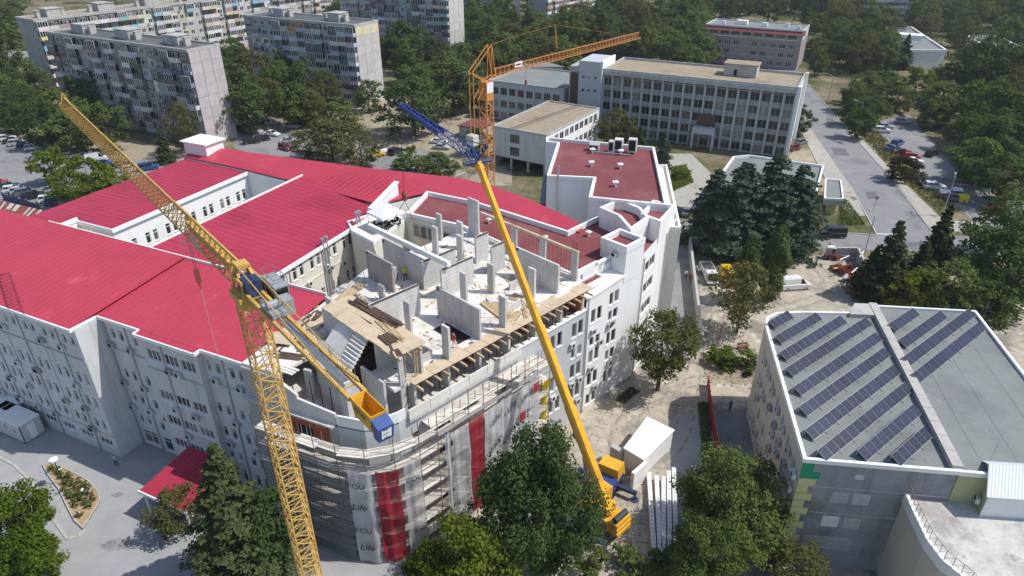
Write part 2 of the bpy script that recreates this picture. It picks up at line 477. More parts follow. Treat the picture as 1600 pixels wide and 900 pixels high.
def windows(parent, p0, p1, ops, mull=0, trans=False, sill=True, fm='trim', pane_child=True):
    p0, p1 = Vector(p0), Vector(p1); d = (p1 - p0).normalized(); a = math.atan2(d.y, d.x)
    for o in ops:
        s0, s1, za, zb = o[:4]
        mu = o[4] if len(o) > 4 else mull
        fr, pn = win_mesh(s1 - s0, zb - za, mu, trans, sill, fm)
        c = p0 + d * ((s0 + s1) / 2)
        w = put('window', fr, parent, (c.x, c.y, za), (0, 0, a))
        put('pane', pn, w)


M['acgrey'] = mat('ac_casing', (0.50, 0.50, 0.49), 0.7, 0.3, noise=(2, 0.15), randv=0.3)
def ac_mesh():
    mb = MB(); mb.box(-.42, .42, -.38, -.08, 0, .6); mb.box(-.35, -.3, -.08, .0, -.05, .0, 1); mb.box(.3, .35, -.08, 0, -.05, 0, 1)
    k = 14
    for i in range(k):
        a0, a1 = 2 * PI * i / k, 2 * PI * (i + 1) / k
        mb.tri((-.08, -.384, .3), (-.08 + .24 * math.cos(a0), -.384, .3 + .24 * math.sin(a0)), (-.08 + .24 * math.cos(a1), -.384, .3 + .24 * math.sin(a1)), 1)
    return mb.mesh('air_conditioner', [M['acgrey'], M['dark']])


AC = ac_mesh()


def acs(parent, p0, p1, pos):
    p0, p1 = Vector(p0), Vector(p1); d = (p1 - p0).normalized(); a = math.atan2(d.y, d.x)
    for s, z in pos:
        c = p0 + d * s
        put('air_conditioner', AC, parent, (c.x, c.y, z), (0, 0, a))


def roof_sheet(parent, A, B, C, D, m, pitch=0.9, h=0.07, th=0.12, name='roof'):
    """ribs run from edge AB to edge DC (A->D, B->C); counter-clockwise seen from above"""
    A, B, C, D = map(Vector, (A, B, C, D))
    mb = MB(); dn = Vector((0, 0, -th))
    mb.hexa([A + dn, B + dn, C + dn, D + dn, A, B, C, D])
    n = max(2, int((B - A).length / pitch))
    e = (B - A) / n
    w = 0.07 / e.length
    for i in range(1, n):
        t0, t1 = i / n - w / n, i / n + w / n
        p = [A.lerp(B, t0), A.lerp(B, t1), D.lerp(C, t1), D.lerp(C, t0)]
        up = Vector((0, 0, h)); s1 = .7
        mb.hexa([q - Vector((0, 0, .01)) for q in p] + [A.lerp(B, i / n - w * s1 / n) + up, A.lerp(B, i / n + w * s1 / n) + up,
                 D.lerp(C, i / n + w * s1 / n) + up, D.lerp(C, i / n - w * s1 / n) + up])
    return mb.build(name, m, parent)


def sheet(name, poly, z, m, label=None, cat=None, kind='structure', th=None):
    mb = MB()
    if th: mb.prism(poly, z - th, z, bottom=False)
    else:
        mb.v = [(x, y, z) for x, y in poly]; mb.f = [tuple(range(len(poly)))]; mb.m = [0]
    o = mb.build(name, M[m])
    tag(o, label, cat, None, kind)
    return o


def gp(*pts, z=0.0):
    return [tuple(at(x, y, z)[:2]) for x, y in pts]


def ccw(poly):
    a = sum(poly[i][0] * poly[(i + 1) % len(poly)][1] - poly[(i + 1) % len(poly)][0] * poly[i][1] for i in range(len(poly)))
    return poly if a > 0 else poly[::-1]


def text(s, size, m, parent, loc, rot, name='lettering', shear=0, extrude=0.004):
    cu = bpy.data.curves.new(name, 'FONT'); cu.body = s; cu.size = size; cu.extrude = extrude
    cu.align_x = 'CENTER'; cu.align_y = 'CENTER'; cu.shear = shear; cu.offset = .008 * size
    tmp = bpy.data.objects.new('lettering_curve', cu)
    me = bpy.data.meshes.new_from_object(tmp)
    bpy.data.objects.remove(tmp)
    me.materials.clear(); me.materials.append(M[m])
    return put(name, me, parent, loc, rot)

# ================================================================== GROUND
def big_ground():
    mb = MB(); n = 30
    mb.quad((-1500, -300, 0), (1500, -300, 0), (1500, 2600, 0), (-1500, 2600, 0))
    tag(mb.build('ground', M['soil']), kind='structure')


HAZE = 0.00015
big_ground()
sheet('yard', [(-130, 15), (-10, 15), (-9, 46), (-24, 54), (-45, 64), (-80, 80), (-130, 100)], 0.012, 'yard')
sheet('construction_yard', [(-12, 15), (80, 15), (80, 106), (33, 114), (20, 100), (5, 76), (-12, 50)], 0.008, 'dust')
sheet('lane', gp((1046, 372), (1090, 372), (1094, 470), (1100, 545), (1000, 590), (1030, 480)), 0.016, 'asphalt')
sheet('side_road', gp((1048, 652), (1112, 640), (1135, 760), (1150, 960), (1040, 960)), 0.014, 'yard')
sheet('court', gp((1118, 640), (1185, 640), (1215, 760), (1215, 900), (1150, 900)), 0.018, 'asphalt')
main_l = [(110, 330), (92, 235), (84.2, 191.7), (75.2, 141.9), (70.9, 123.6), (69.6, 118.2)]
main_r = [(80.5, 117.4), (81, 121), (87.2, 150), (101.8, 235), (120, 330)]
sheet('street', main_l[::-1][::-1] + main_r, 0.02, 'asphalt')
sheet('cross_street', [(-40, 139), (35.7, 125.1), (60.3, 119.6), (69.6, 118.2), (92, 117), (200, 106), (200, 99), (88, 110.2), (56, 112.6), (33.1, 118.6), (-40, 132)], 0.016, 'asphalt')
sheet('pavement', gp((1250, 165), (1263, 197), (1331, 296), (1352, 338), (1326, 338), (1298, 297), (1256, 215), (1242, 182)), 0.12, 'slab', th=0.2)
sheet('pavement', gp((1322, 203), (1336, 206), (1402, 276), (1474, 345), (1536, 348), (1540, 362), (1458, 363), (1393, 277)), 0.12, 'slab', th=0.2)
sheet('parking_area', gp((1350, 195), (1420, 178), (1490, 262), (1560, 298), (1640, 330), (1640, 400), (1545, 372), (1500, 325), (1430, 262), (1380, 212)), 0.01, 'asphalt')
sheet('verge', gp((1336, 205), (1372, 207), (1428, 268), (1500, 332), (1470, 340), (1402, 274)), 0.024, 'drygrass')
sheet('verge', gp((1312, 312), (1322, 312), (1352, 352), (1310, 354)), 0.024, 'drygrass')
sheet('verge', gp((1232, 245), (1256, 215), (1296, 297), (1285, 300)), 0.022, 'dirt')
sheet('forecourt', gp((1045, 240), (1080, 240), (1140, 300), (1095, 330), (1050, 320)), 0.012, 'slab')
sheet('verge', gp((1048, 262), (1072, 258), (1084, 285), (1050, 300)), 0.03, 'drygrass')
sheet('parking_area', gp((-90, 205), (58, 228), (150, 250), (330, 250), (330, 275), (100, 330), (-90, 345)), 0.01, 'asphalt')
sheet('road', gp((-60, 88), (48, 78), (52, 88), (-60, 110)), 0.02, 'asphalt')
sheet('dirt_lot', gp((366, 178), (480, 165), (560, 150), (620, 155), (800, 195), (800, 290), (620, 290), (440, 250), (366, 225)), 0.008, 'dirt')
sheet('parking_area', gp((366, 192), (420, 198), (520, 226), (480, 262), (366, 232)), 0.016, 'asphalt')
sheet('parking_area', gp((560, 225), (700, 240), (700, 262), (560, 285)), 0.014, 'asphalt')
sheet('dirt_lot', gp((30, 175), (90, 165), (230, 225), (330, 225), (330, 250), (200, 250), (60, 225)), 0.014, 'dirt')
sheet('garden', gp((1090, 560), (1180, 545), (1190, 600), (1110, 600)), 0.02, 'dirt')
# kerbs along the street
def kerb(path, w=0.25, h=0.14, name='kerb', m='kerb'):
    mb = MB()
    for i in range(len(path) - 1):
        a, b = Vector(path[i]), Vector(path[i + 1]); d = (b - a).normalized(); n = Vector((-d.y, d.x)) * w / 2
        z0 = -.05
        mb.hexa([(*(a - n), z0), (*(b - n), z0), (*(b + n), z0), (*(a + n), z0), (*(a - n), h), (*(b - n), h), (*(b + n), h), (*(a + n), h)])
    tag(mb.build(name, M[m]), kind='structure')


kerb([(x + .1, y) for x, y in main_r]); kerb([(x - .1, y) for x, y in main_l])
kerb([(35.7, 125.2), (60.3, 119.7), (69.4, 118.4)]); kerb([(81, 117.5), (92, 117.1), (150, 111)])
kerb(gp((-20, 706), (0, 715), (22, 727), (48, 752), (70, 785), (86, 815), (106, 843), (122, 838), (133, 828)), 0.28, 0.1)
# zebra marking and parking lines
def stripe(a, b, w, z=0.026):
    a, b = Vector(a), Vector(b); d = (b - a).normalized(); n = Vector((-d.y, d.x)) * w / 2
    mb = MB(); mb.quad((*(a - n), z), (*(b - n), z), (*(b + n), z), (*(a + n), z))
    tag(mb.build('road_marking', M['paint']), kind='structure')
stripe((69.8, 119), (73.5, 118.6), .4)
stripe((88, 113.2), (92, 113), .35); stripe((94, 112.8), (98, 112.4), .35)

M['track'] = mat('tyre_track', (0.30, 0.265, 0.215), 0.95, 0.1, noise=(2.5, 0.3), second=((0.42, 0.37, 0.30), 0.7, 0.52, 0.06))
M['patch'] = mat('asphalt_patch', (0.15, 0.15, 0.155), 0.9, 0.2, noise=(1.5, 0.15))
M['oilpatch'] = mat('dark_stain', (0.205, 0.205, 0.21), 0.85, 0.2, noise=(1.0, 0.25), second=((0.29, 0.29, 0.295), 0.5, 0.55, 0.1))
def track(pts, w=.38, gauge=1.8, z=.026):
    P = [Vector(at(*p)[:2]) for p in pts]
    Q = []
    for i in range(len(P) - 1):
        for t in np.linspace(0, 1, 6, endpoint=False):
            p0, p1, p2, p3 = P[max(0, i - 1)], P[i], P[i + 1], P[min(len(P) - 1, i + 2)]
            Q.append(.5 * ((2 * p1) + (p2 - p0) * t + (2 * p0 - 5 * p1 + 4 * p2 - p3) * t * t + (3 * p1 - p0 - 3 * p2 + p3) * t ** 3))
    for sgn in (-1, 1):
        mb = MB()
        for a, b, c in zip(Q[:-2], Q[1:-1], Q[2:]):
            n0 = (b - a).normalized(); n1 = (c - b).normalized(); n0 = Vector((-n0.y, n0.x)); n1 = Vector((-n1.y, n1.x)); o = sgn * gauge / 2
            mb.quad((*(a + n0 * (o - w / 2)), z), (*(b + n1 * (o - w / 2)), z), (*(b + n1 * (o + w / 2)), z), (*(a + n0 * (o + w / 2)), z))
        tag(mb.build('tyre_track', M['track']), kind='structure')
track([(975, 900), (985, 840), (985, 790), (1010, 740), (1058, 690), (1075, 640), (1080, 600), (1090, 560)])
track([(930, 840), (960, 800), (975, 750), (965, 690), (985, 650), (1040, 610), (1110, 590)], z=.03)
track([(1230, 480), (1265, 470), (1300, 455), (1290, 430), (1270, 415)], z=.034)
track([(1110, 540), (1120, 500), (1125, 470), (1110, 450)], z=.03)
for q in (((1298, 230), (1320, 232), (1328, 244), (1304, 243)), ((1352, 300), (1366, 300), (1372, 310), (1356, 311)), ((1180, 372), (1240, 370), (1242, 376), (1182, 378)), ((1400, 380), (1440, 379), (1441, 384), (1401, 386)), ((1290, 185), (1302, 186), (1306, 192), (1293, 192))):
    sheet('asphalt_patch', gp(*q), .024, 'patch')
for q in (((20, 800), (60, 790), (70, 830), (30, 850)), ((150, 840), (200, 830), (215, 860), (160, 875)), ((175, 760), (200, 770), (190, 785), (170, 778))):
    P_ = ccw(gp(*q)); c_ = Vector((sum(p[0] for p in P_) / 4, sum(p[1] for p in P_) / 4)); n_ = 26; rr_ = (Vector(P_[0]) - c_).length * .7
    sheet('stain', [(c_.x + rr_ * (1 + .25 * math.sin(3 * k) + .15 * math.sin(7.3 * k)) * math.cos(2 * PI * k / n_), c_.y + rr_ * .6 * (1 + .2 * math.sin(2.1 * k)) * math.sin(2 * PI * k / n_)) for k in range(n_)], .018, 'oilpatch')

# flower bed
FB = ccw(gp((66, 727), (80, 724), (112, 737), (140, 752), (155, 770), (158, 783), (148, 800), (130, 828), (116, 815), (104, 792), (92, 766), (74, 742)))
fb = thing('flower_bed', 'pointed flower bed of bare earth and small rose bushes on the grey yard', 'flower bed', (0, 0, 0))
mb = MB(); mb.prism(FB, 0, 0.14, bottom=False); mb.build('soil', M['rosebed'], fb)
mb = MB(); mb.ring(FB, 0.14, 0.02, 0.22); mb.build('edging', M['kerb'], fb)
fcx, fcy = sum(p[0] for p in FB) / len(FB), sum(p[1] for p in FB) / len(FB)
def inside(p, poly):
    c = False; n = len(poly); x, y = p
    for i in range(n):
        x0, y0 = poly[i]; x1, y1 = poly[(i + 1) % n]
        if (y0 > y) != (y1 > y) and x < (x1 - x0) * (y - y0) / (y1 - y0) + x0: c = not c
    return c

# ================================================================== RED-ROOFED BUILDING (rotated -25 degrees)
A25 = R(-25)
OX, OY = -44.2, 58.2
def UV(u, v): return (OX + u * math.cos(A25) - v * math.sin(A25), OY + u * math.sin(A25) + v * math.cos(A25))

rb = thing('red_roofed_building', 'long white and grey building with pink red sheet roofs round two courtyards', 'building', (OX, OY, 0), A25)
# front, left block
UL = -36.0
ops = []
k = 0
while True:
    c = -1.97 - 3.2 * k
    if c < UL + 2: break
    for off in (-.62, .62):
        for zs, h in ((15.1, 1.05), (10.0, 1.4), (6.85, 1.4), (3.75, 1.3)):
            ops.append((c + off - .33 - UL, c + off + .33 - UL, zs, zs + h))
    ops.append((c - 1.1 - UL, c + .95 - UL, 1.35, 2.35, 2))
    k += 1
p0, p1 = (UL, 0), (-.3, 0)
wall(rb, p0, p1, 0.0, 17.3, M['panel'], ops); windows(rb, p0, p1, ops, trans=True)
acs(rb, p0, p1, [(random.choice([-3.4, -.55]) - 3.2 * k - UL, z) for k in range(9) for z in (9.1, 5.9, 14.1, 2.9) if random.random() < .6])
# white return wall of the step
wall(rb, (-.3, 0), (-.3, 3), 0, 17.3, M['panel'])
# front, middle block
mid = [((-.3, 3), (6.1, 3)), ((6.1, 2.3), (13.9, 2.3)), ((13.9, 3), (20, 3))]
ops0 = []
for c in (1.4, 4.75):
    for off in (-.62, .62):
        for zs, h in ((14.75, 1.25), (9.55, 1.25), (6.3, 1.35), (3.3, 1.25)): ops0.append((c + off - .33 + .3, c + off + .33 + .3, zs, zs + h))
    ops0.append((c - 1.2 + .3, c + 1.2 + .3, .3, 2.2, 1))
wall(rb, *mid[0], 0, 17.3, M['panel'], ops0); windows(rb, *mid[0], ops0, trans=True)
acs(rb, *mid[0], [(.5, 13.6), (3.4, 13.7), (.5, 8.6), (3.6, 8.7), (3.4, 5.5), (5.9, 5.4), (.5, 5.2)])
ops1 = []
for c in (7.6, 10.0, 12.35):
    for zs, h in ((14.45, 1.25), (9.3, 1.2), (5.9, 1.25), (2.7, 1.2)):
        ops1.append((c - .95 - 6.1, c + .95 - 6.1, zs, zs + h, 2))
wall(rb, *mid[1], 0, 17.3, M['panel'], ops1); windows(rb, *mid[1], ops1)
wall(rb, (6.1, 3), (6.1, 2.3), 0, 17.3, M['panel']); wall(rb, (13.9, 2.3), (13.9, 3), 0, 17.3, M['panel'])
acs(rb, *mid[1], [(3.3, 13.4), (4.6, 13.4), (2.6, 8.2), (5.4, 8.2), (3.4, 4.9)])
ops2 = []
for c in (15.0, 18.1):
    for off in (-.62, .62):
        for zs, h in ((14.75, 1.25), (9.55, 1.25), (6.3, 1.35), (3.3, 1.25), (.4, 1.6)): ops2.append((c + off - .33 - 13.9, c + off + .33 - 13.9, zs, zs + h))
wall(rb, *mid[2], 0, 17.3, M['panel'], ops2); windows(rb, *mid[2], ops2, trans=True)
acs(rb, *mid[2], [(1.2, 13.6), (2.6, 8.6), (1.0, 5.3), (4.6, 5.4), (4.4, 13.6)])
# string courses / ledges and down pipes on the front
mb = MB()
mb.box(UL, -.3, -.1, -.002, 13.35, 13.5); mb.box(-.3, 6.1, 2.9, 2.998, 13.35, 13.5); mb.box(6.1, 13.9, 2.2, 2.298, 13.2, 13.35); mb.box(13.9, 20, 2.9, 2.998, 13.35, 13.5)
mb.box(UL, -.3, -.06, -.002, 3.0, 3.12)
mb.build('ledge', M['base'], rb)
for u, v in [(-3.55 - 3.2 * k, -.08) for k in range(0, 9, 2)] + [(3.05, 2.9), (9.0, 2.2), (16.5, 2.9), (-.12, 2.9)]:
    mb = MB(); mb.bar((u, v, 0.1), (u, v, 17.1), .07, 6); mb.build('down_pipe', M['duct'], rb)
# pilaster fins
for u in [-.9 - 3.2 * k - 2.7 for k in range(9)]:
    mb = MB(); mb.box(u - .06, u + .06, -.05, -.001, 3.2, 13.3); mb.build('fin', M['base'], rb)
# front roof: two pitches of ribbed sheet with a small step
roof_sheet(rb, (UL, -.25, 17.4), (-.75, -.25, 17.4), (-.75, 14.8, 18.75), (UL, 14.8, 18.75), M['redroof'], 1.0, .022)
roof_sheet(rb, (-.75, 2.75, 17.42), (20, 2.75, 17.42), (20, 14.8, 18.5), (-.75, 14.8, 18.5), M['redroof'], 1.0, .022)
roof_sheet(rb, (5.9, 2.05, 17.30), (14.1, 2.05, 17.30), (14.1, 2.75, 17.40), (5.9, 2.75, 17.40), M['redroof'], 1.0, .022)
mb = MB()   # white gutters / trims
mb.box(UL, -.55, -.42, -.25, 17.12, 17.48); mb.box(-.55, -.38, -.42, 2.6, 17.12, 17.5)
mb.box(-.38, 5.75, 2.58, 2.75, 17.12, 17.5); mb.box(5.75, 5.9, 1.9, 2.75, 17.1, 17.46); mb.box(5.9, 14.1, 1.9, 2.05, 17.0, 17.38); mb.box(14.1, 14.25, 1.9, 2.75, 17.1, 17.46)
mb.box(14.25, 20, 2.58, 2.75, 17.12, 17.5); mb.build('gutter', M['trim'], rb)
mb = MB(); mb.box(-25.2, 20, 14.8, 14.95, 18.2, 18.82); mb.build('ridge_trim', M['trim'], rb)
wall(rb, (20, 14.9), (-25, 14.9), 0, 18.3, M['white'])
wall(rb, (20, 3), (20, 14.9), 0, 17.4, M['oldconc'])
# rear-left wing W1
ops = []
for k in range(7):
    c = 2.05 + 3.42 * k
    for off in (-.63, .63):
        for zs in (13.25, 8.6): ops.append((c + off - .36, c + off + .36, zs, zs + 1.65))
p0, p1 = (-18.5, 18.5), (-18.5, 44)
wall(rb, p0, p1, 0, 17.1, M['white'], ops); windows(rb, p0, p1, ops, trans=True)
acs(rb, p0, p1, [(4.6, 12.1), (11.2, 12.1), (17.8, 12.1)])
mb = MB(); mb.box(-18.5, -18.42, 18.5, 44, 12.2, 12.35); mb.build('ledge', M['trim'], rb)
wall(rb, (-25, 18.5), (-18.5, 18.5), 0, 17.2, M['cream']); wall(rb, (-25, 14.9), (-25, 18.5), 0, 18.0, M['white'])
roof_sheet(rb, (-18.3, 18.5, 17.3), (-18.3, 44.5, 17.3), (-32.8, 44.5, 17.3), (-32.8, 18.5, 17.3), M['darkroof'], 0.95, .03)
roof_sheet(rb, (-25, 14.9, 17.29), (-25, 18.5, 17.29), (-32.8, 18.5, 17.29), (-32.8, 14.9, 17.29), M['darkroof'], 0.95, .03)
mb = MB(); mb.box(-18.32, -18.1, 18.3, 44, 16.95, 17.5); mb.box(-25.1, -18.32, 18.28, 18.48, 16.95, 17.48); mb.box(-25.2, -25.02, 15, 18.28, 16.95, 17.5); mb.build('gutter', M['trim'], rb)
wall(rb, (-32.7, 47), (-32.7, 0), 0, 17.0, M['cream'])
wall(rb, (-36, 14.8), (-36, 0), 0, 17.2, M['panel'])
# middle wing W2
ops = []
for cc in (4.7, 6.75, 9.95, 13.2, 16.5, 19.8, 23.0):
    for off in ((-.62, .62) if cc > 5 else (-.62,)):
        for zs in (14.95, 10.0, 6.8, 3.6): ops.append((cc + off - .33, cc + off + .33, zs, zs + 1.65))
p0, p1 = (9.8, 15), (9.8, 41)
wall(rb, p0, p1, 0, 17.1, M['cream'], ops); windows(rb, p0, p1, ops, trans=True)
acs(rb, p0, p1, [(8.2, 13.2), (11.7, 13.9), (12.5, 13.4), (5.0, 13.6), (15.0, 12.9), (8.4, 8.6), (14.6, 8.9), (18.2, 13.5), (18.2, 8.5)])
mb = MB(); mb.box(9.8, 9.88, 15, 41, 13.55, 13.68); mb.box(9.8, 9.86, 15, 41, 8.8, 8.9); mb.build('ledge', M['cream'], rb)
for s, top in ((26.4, 18.1), (27.1, 18.1), (33.6, 18.9), (34.2, 18.9)):
    mb = MB(); mb.bar((10.1, s, 0), (10.1, s, top), .14, 8); mb.box(10.1 - .22, 10.1 + .22, s - .22, s + .22, top, top + .25); mb.build('duct', M['duct'], rb)
mb = MB(); mb.bar((9.9, 20.2, 0), (9.9, 20.2, 17), .06, 6); mb.build('down_pipe', M['duct'], rb)
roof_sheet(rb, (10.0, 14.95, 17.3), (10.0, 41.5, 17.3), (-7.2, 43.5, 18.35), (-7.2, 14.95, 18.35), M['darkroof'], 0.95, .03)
mb = MB(); mb.box(10.0, 10.2, 15, 41, 16.95, 17.45); mb.box(-7.4, -7.2, 14.96, 43.5, 17.6, 18.55); mb.build('gutter', M['trim'], rb)
wall(rb, (-7.2, 43.5), (-7.2, 14.95), 0, 18.3, M['white'])
# rear wing B
Bp = [(-33, 43.6), (-20, 43.2), (-7, 42), (9.5, 39.6), (12, 44), (13.2, 45.8), (20, 45.4), (30, 43.6), (38.6, 42.5), (38.4, 44.6), (33, 47.2), (27.8, 49.5), (22, 51.3), (15.8, 52.3), (0, 50.2), (-15, 49), (-33, 47.8)]
mb = MB(); mb.prism(Bp, 0, 17.5, bottom=False); mb.build('wall', M['white'], rb)
Bz = [17.7, 17.7, 17.75, 17.9, 18.0, 18.0, 18.0, 18.0, 18.0, 18.1, 18.3, 18.4, 18.5, 18.55, 18.5, 18.45, 18.4]
Bz = [z + .06 for z in Bz]
mb = MB(); mb.prism(Bp, [z - .15 for z in Bz], Bz, bottom=False)
for i in range(1, 70):
    u = -33 + i * 1.0
    v1 = np.interp(u, [-33, -15, 0, 15.8, 22, 27.8, 33, 38.4], [47.8, 49, 50.2, 52.3, 51.3, 49.5, 47.2, 44.6]); z1 = np.interp(u, [-33, 0, 15.8, 38.4], [18.4, 18.5, 18.55, 18.1]) + .06
    v0 = np.interp(u, [-33, -20, -7, 9.5, 12, 13.2, 20, 30, 38.6], [43.6, 43.2, 42, 39.6, 44, 45.8, 45.4, 43.6, 42.5]); z0 = np.interp(u, [-33, 9.5, 38.6], [17.7, 17.9, 18.0]) + .06
    mb.bar((u, v0 + .3, z0 + .0), (u, v1 - .1, z1 + .0), .045, 4)
mb.build('roof', M['redroof'], rb)
# white penthouse box on the rear wing
mb = MB(); mb.box(-33.6, -28.6, 44.8, 48.6, 17.4, 19.9); mb.build('roof_house', M['white'], rb)
mb = MB(); mb.box(-34.0, -28.2, 44.4, 49, 19.9, 20.1); mb.build('roof_house_cap', M['trim'], rb)
# white gable upstand beside the roof terrace
mb = MB(); mb.hexa([(9.8, 37.0, 16.5), (10.2, 37.0, 16.5), (10.2, 43.6, 16.5), (9.8, 43.6, 16.5), (9.8, 37.0, 18.3), (10.2, 37.0, 18.3), (10.2, 43.6, 19.9), (9.8, 43.6, 19.9)]); mb.build('upstand', M['white'], rb)
mb = MB(); mb.box(9.6, 10.4, 36.8, 37.1, 18.0, 18.5); mb.hexa([(9.6, 37.1, 18.3), (10.4, 37.1, 18.3), (10.4, 43.7, 19.9), (9.6, 43.7, 19.9), (9.6, 37.1, 18.5), (10.4, 37.1, 18.5), (10.4, 43.7, 20.1), (9.6, 43.7, 20.1)]); mb.build('coping', M['trim'], rb)
# small grey lean-to in the courtyard
mb = MB(); mb.hexa([(-11.5, 17.2, 14), (-7.4, 17.2, 14), (-7.4, 22.5, 14), (-11.5, 22.5, 14), (-11.5, 17.2, 14.5), (-7.4, 17.2, 15.6), (-7.4, 22.5, 15.6), (-11.5, 22.5, 14.5)]); mb.build('lean_to_roof', M['darkflat'], rb)
mb = MB(); mb.box(-11.3, -7.3, 17.4, 22.3, 0, 14.02); mb.build('lean_to_wall', M['white'], rb)
# roof access ladder cages near the middle wing
# front entrance canopy
cn = thing('entrance_canopy', 'crimson ribbed entrance canopy roof over the yard door', 'canopy', (OX, OY, 0), A25)
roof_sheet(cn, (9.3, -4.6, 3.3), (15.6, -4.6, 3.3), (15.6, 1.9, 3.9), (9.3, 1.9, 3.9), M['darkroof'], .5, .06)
mb = MB(); mb.box(9.2, 15.7, -4.72, -4.58, 3.05, 3.4); mb.build('gutter', M['trim'], cn)
for u, v in ((9.6, -4.3), (15.3, -4.3), (9.6, -1), (15.3, -1)):
    mb = MB(); mb.box(u - .1, u + .1, v - .1, v + .1, 0, 3.3); mb.build('post', M['trim'], cn)

# ================================================================== UNFINISHED BUILDING (rotated 45 degrees)
A45 = R(45)
RX, RY = -8.0, 50.5
def ST(s, t, z=0.0): return (RX + s * math.cos(A45) - t * math.sin(A45), RY + s * math.sin(A45) + t * math.cos(A45), z)

ub = thing('unfinished_building', 'unfinished concrete building with bare walls standing on its open top deck', 'building', (RX, RY, 0), A45)
UBP = [(-11.4, 12.9), (-7.7, 3.0), (-6.4, .7), (-3.6, -.5), (14, -.5), (22.9, -.5), (22.9, 20.5), (8, 20.5), (1.3, 17.6)]
DZ = 18.0
# deck slab
HOLE = [(5.2, 1.2), (6.8, 1.2), (6.8, 5.0), (5.2, 5.0)]
deckp = [(-2.2, -.5), (22.9, -.5), (22.9, 20.5), (8, 20.5), (1.3, 17.6), (-11.2, 12.9), (-9.7, 8.9), (-5.2, 9.4), (-.2, 9.6), (-.2, 3.4), (-2.2, 3.4)]
mb = MB(); mb.prism(deckp, DZ - .28, DZ); mb.build('deck_slab', M['deck'], ub)
mb = MB(); mb.prism([(-11.3, 12.9), (-7.6, 3.1), (-6.3, .8), (-3.6, -.3), (22.8, -.3), (22.8, 20.4), (8, 20.4), (1.3, 17.5)], 14.1, 14.35); mb.build('floor_slab', M['concrete'], ub)
# plywood edge formwork on the deck rim
for i in range(11):
    s0 = -2.0 + i * 2.26
    mb = MB(); mb.box(s0 + .02, s0 + 2.22, -1.15, .05 + .35 * (i % 3), DZ + .003 + .004 * (i % 2), DZ + .05); mb.build('plywood_sheet', M['ply'], ub)
# timber joists poking out under the deck
for i in range(24):
    s = -1.6 + i * 1.03
    mb = MB(); mb.box(s - .09, s + .09, -1.75 - .15 * random.random(), 1.5, DZ - .5, DZ - .3); mb.build('joist', M['plank'], ub)
# storey below: columns and dark back wall, parapet
for s in (-1.4, 2.6, 6.6, 10.6, 14.6, 18.6, 22.3):
    mb = MB(); mb.box(s - .15, s + .15, -.35, .55, 14.35, DZ - .28); mb.build('column', M['concrete'], ub)
for s, t0, t1 in ((7, 1.5, 9), (15, 1.5, 9)):
    mb = MB(); mb.box(s - .1, s + .1, t0, t1, 14.35, DZ - .28); mb.build('inner_wall', M['brick'], ub)
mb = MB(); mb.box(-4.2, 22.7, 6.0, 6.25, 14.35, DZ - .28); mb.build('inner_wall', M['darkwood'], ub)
mb = MB(); mb.box(21.9, 22.2, -.3, 3.2, 14.35, DZ - .3); mb.build('inner_wall', M['brick'], ub)
# props
for i in range(22):
    s = -1 + i * 1.08
    mb = MB(); mb.bar((s, .75, 14.35), (s, .75, DZ - .3), .05, 5); mb.build('prop', M['rebar'], ub)
# facade of the right side: grey finished wall to the north, rendered block parapet to the south
def rects(cols, rows): return [(a, b, z0, z1) for a, b in cols for z0, z1 in rows]
cols = [(20.35, 21.15), (21.45, 22.25), (16.75, 17.5), (17.9, 18.65)]
rows = [(12.1, 14.0), (6.35, 8.3), (3.2, 5.1)]
ops = [(a + 3.6, b + 3.6, z0, z1) for a, b in cols for z0, z1 in rows] + [(a + 3.6, b + 3.6, 9.2, 10.6) for a, b in ((20.4, 21.0), (21.5, 22.2))]
ops += [(s + 3.6, s + 4.5, z, z + 1.8) for s in (-2.2, .8, 2.0, 5.0, 6.2, 9.2, 10.4, 13.4) for z in (10.4, 7.3, 4.2, 1.0)]
p0, p1 = (-3.6, -.5), (22.9, -.5)
wall(ub, p0, p1, 0, 14.9, M['greypaint'], ops)
windows(ub, p0, p1, ops)
acs(ub, p0, p1, [(24.2, 5.3), (25.6, 5.4), (20.9, 5.2), (21.6, 8.6), (24.0, 11.0), (25.5, 2.2)])
mb = MB(); mb.box(12.0, 22.9, -.62, -.1, 14.9, 15.02); mb.build('coping', M['trim'], ub)
# parapet wall of the open storey, in cast lengths
for k in range(6):
    s0 = -2.6 + k * 2.42
    mb = MB(); mb.box(s0 + .02, s0 + 2.38, -.82, -.62, 14.3, 15.25 + .03 * (k % 2)); mb.build('parapet_wall', M['deck'], ub)
mb = MB(); mb.box(-2.6, 11.9, -.86, -.5, 13.9, 14.28); mb.build('edge_beam', M['concrete'], ub)
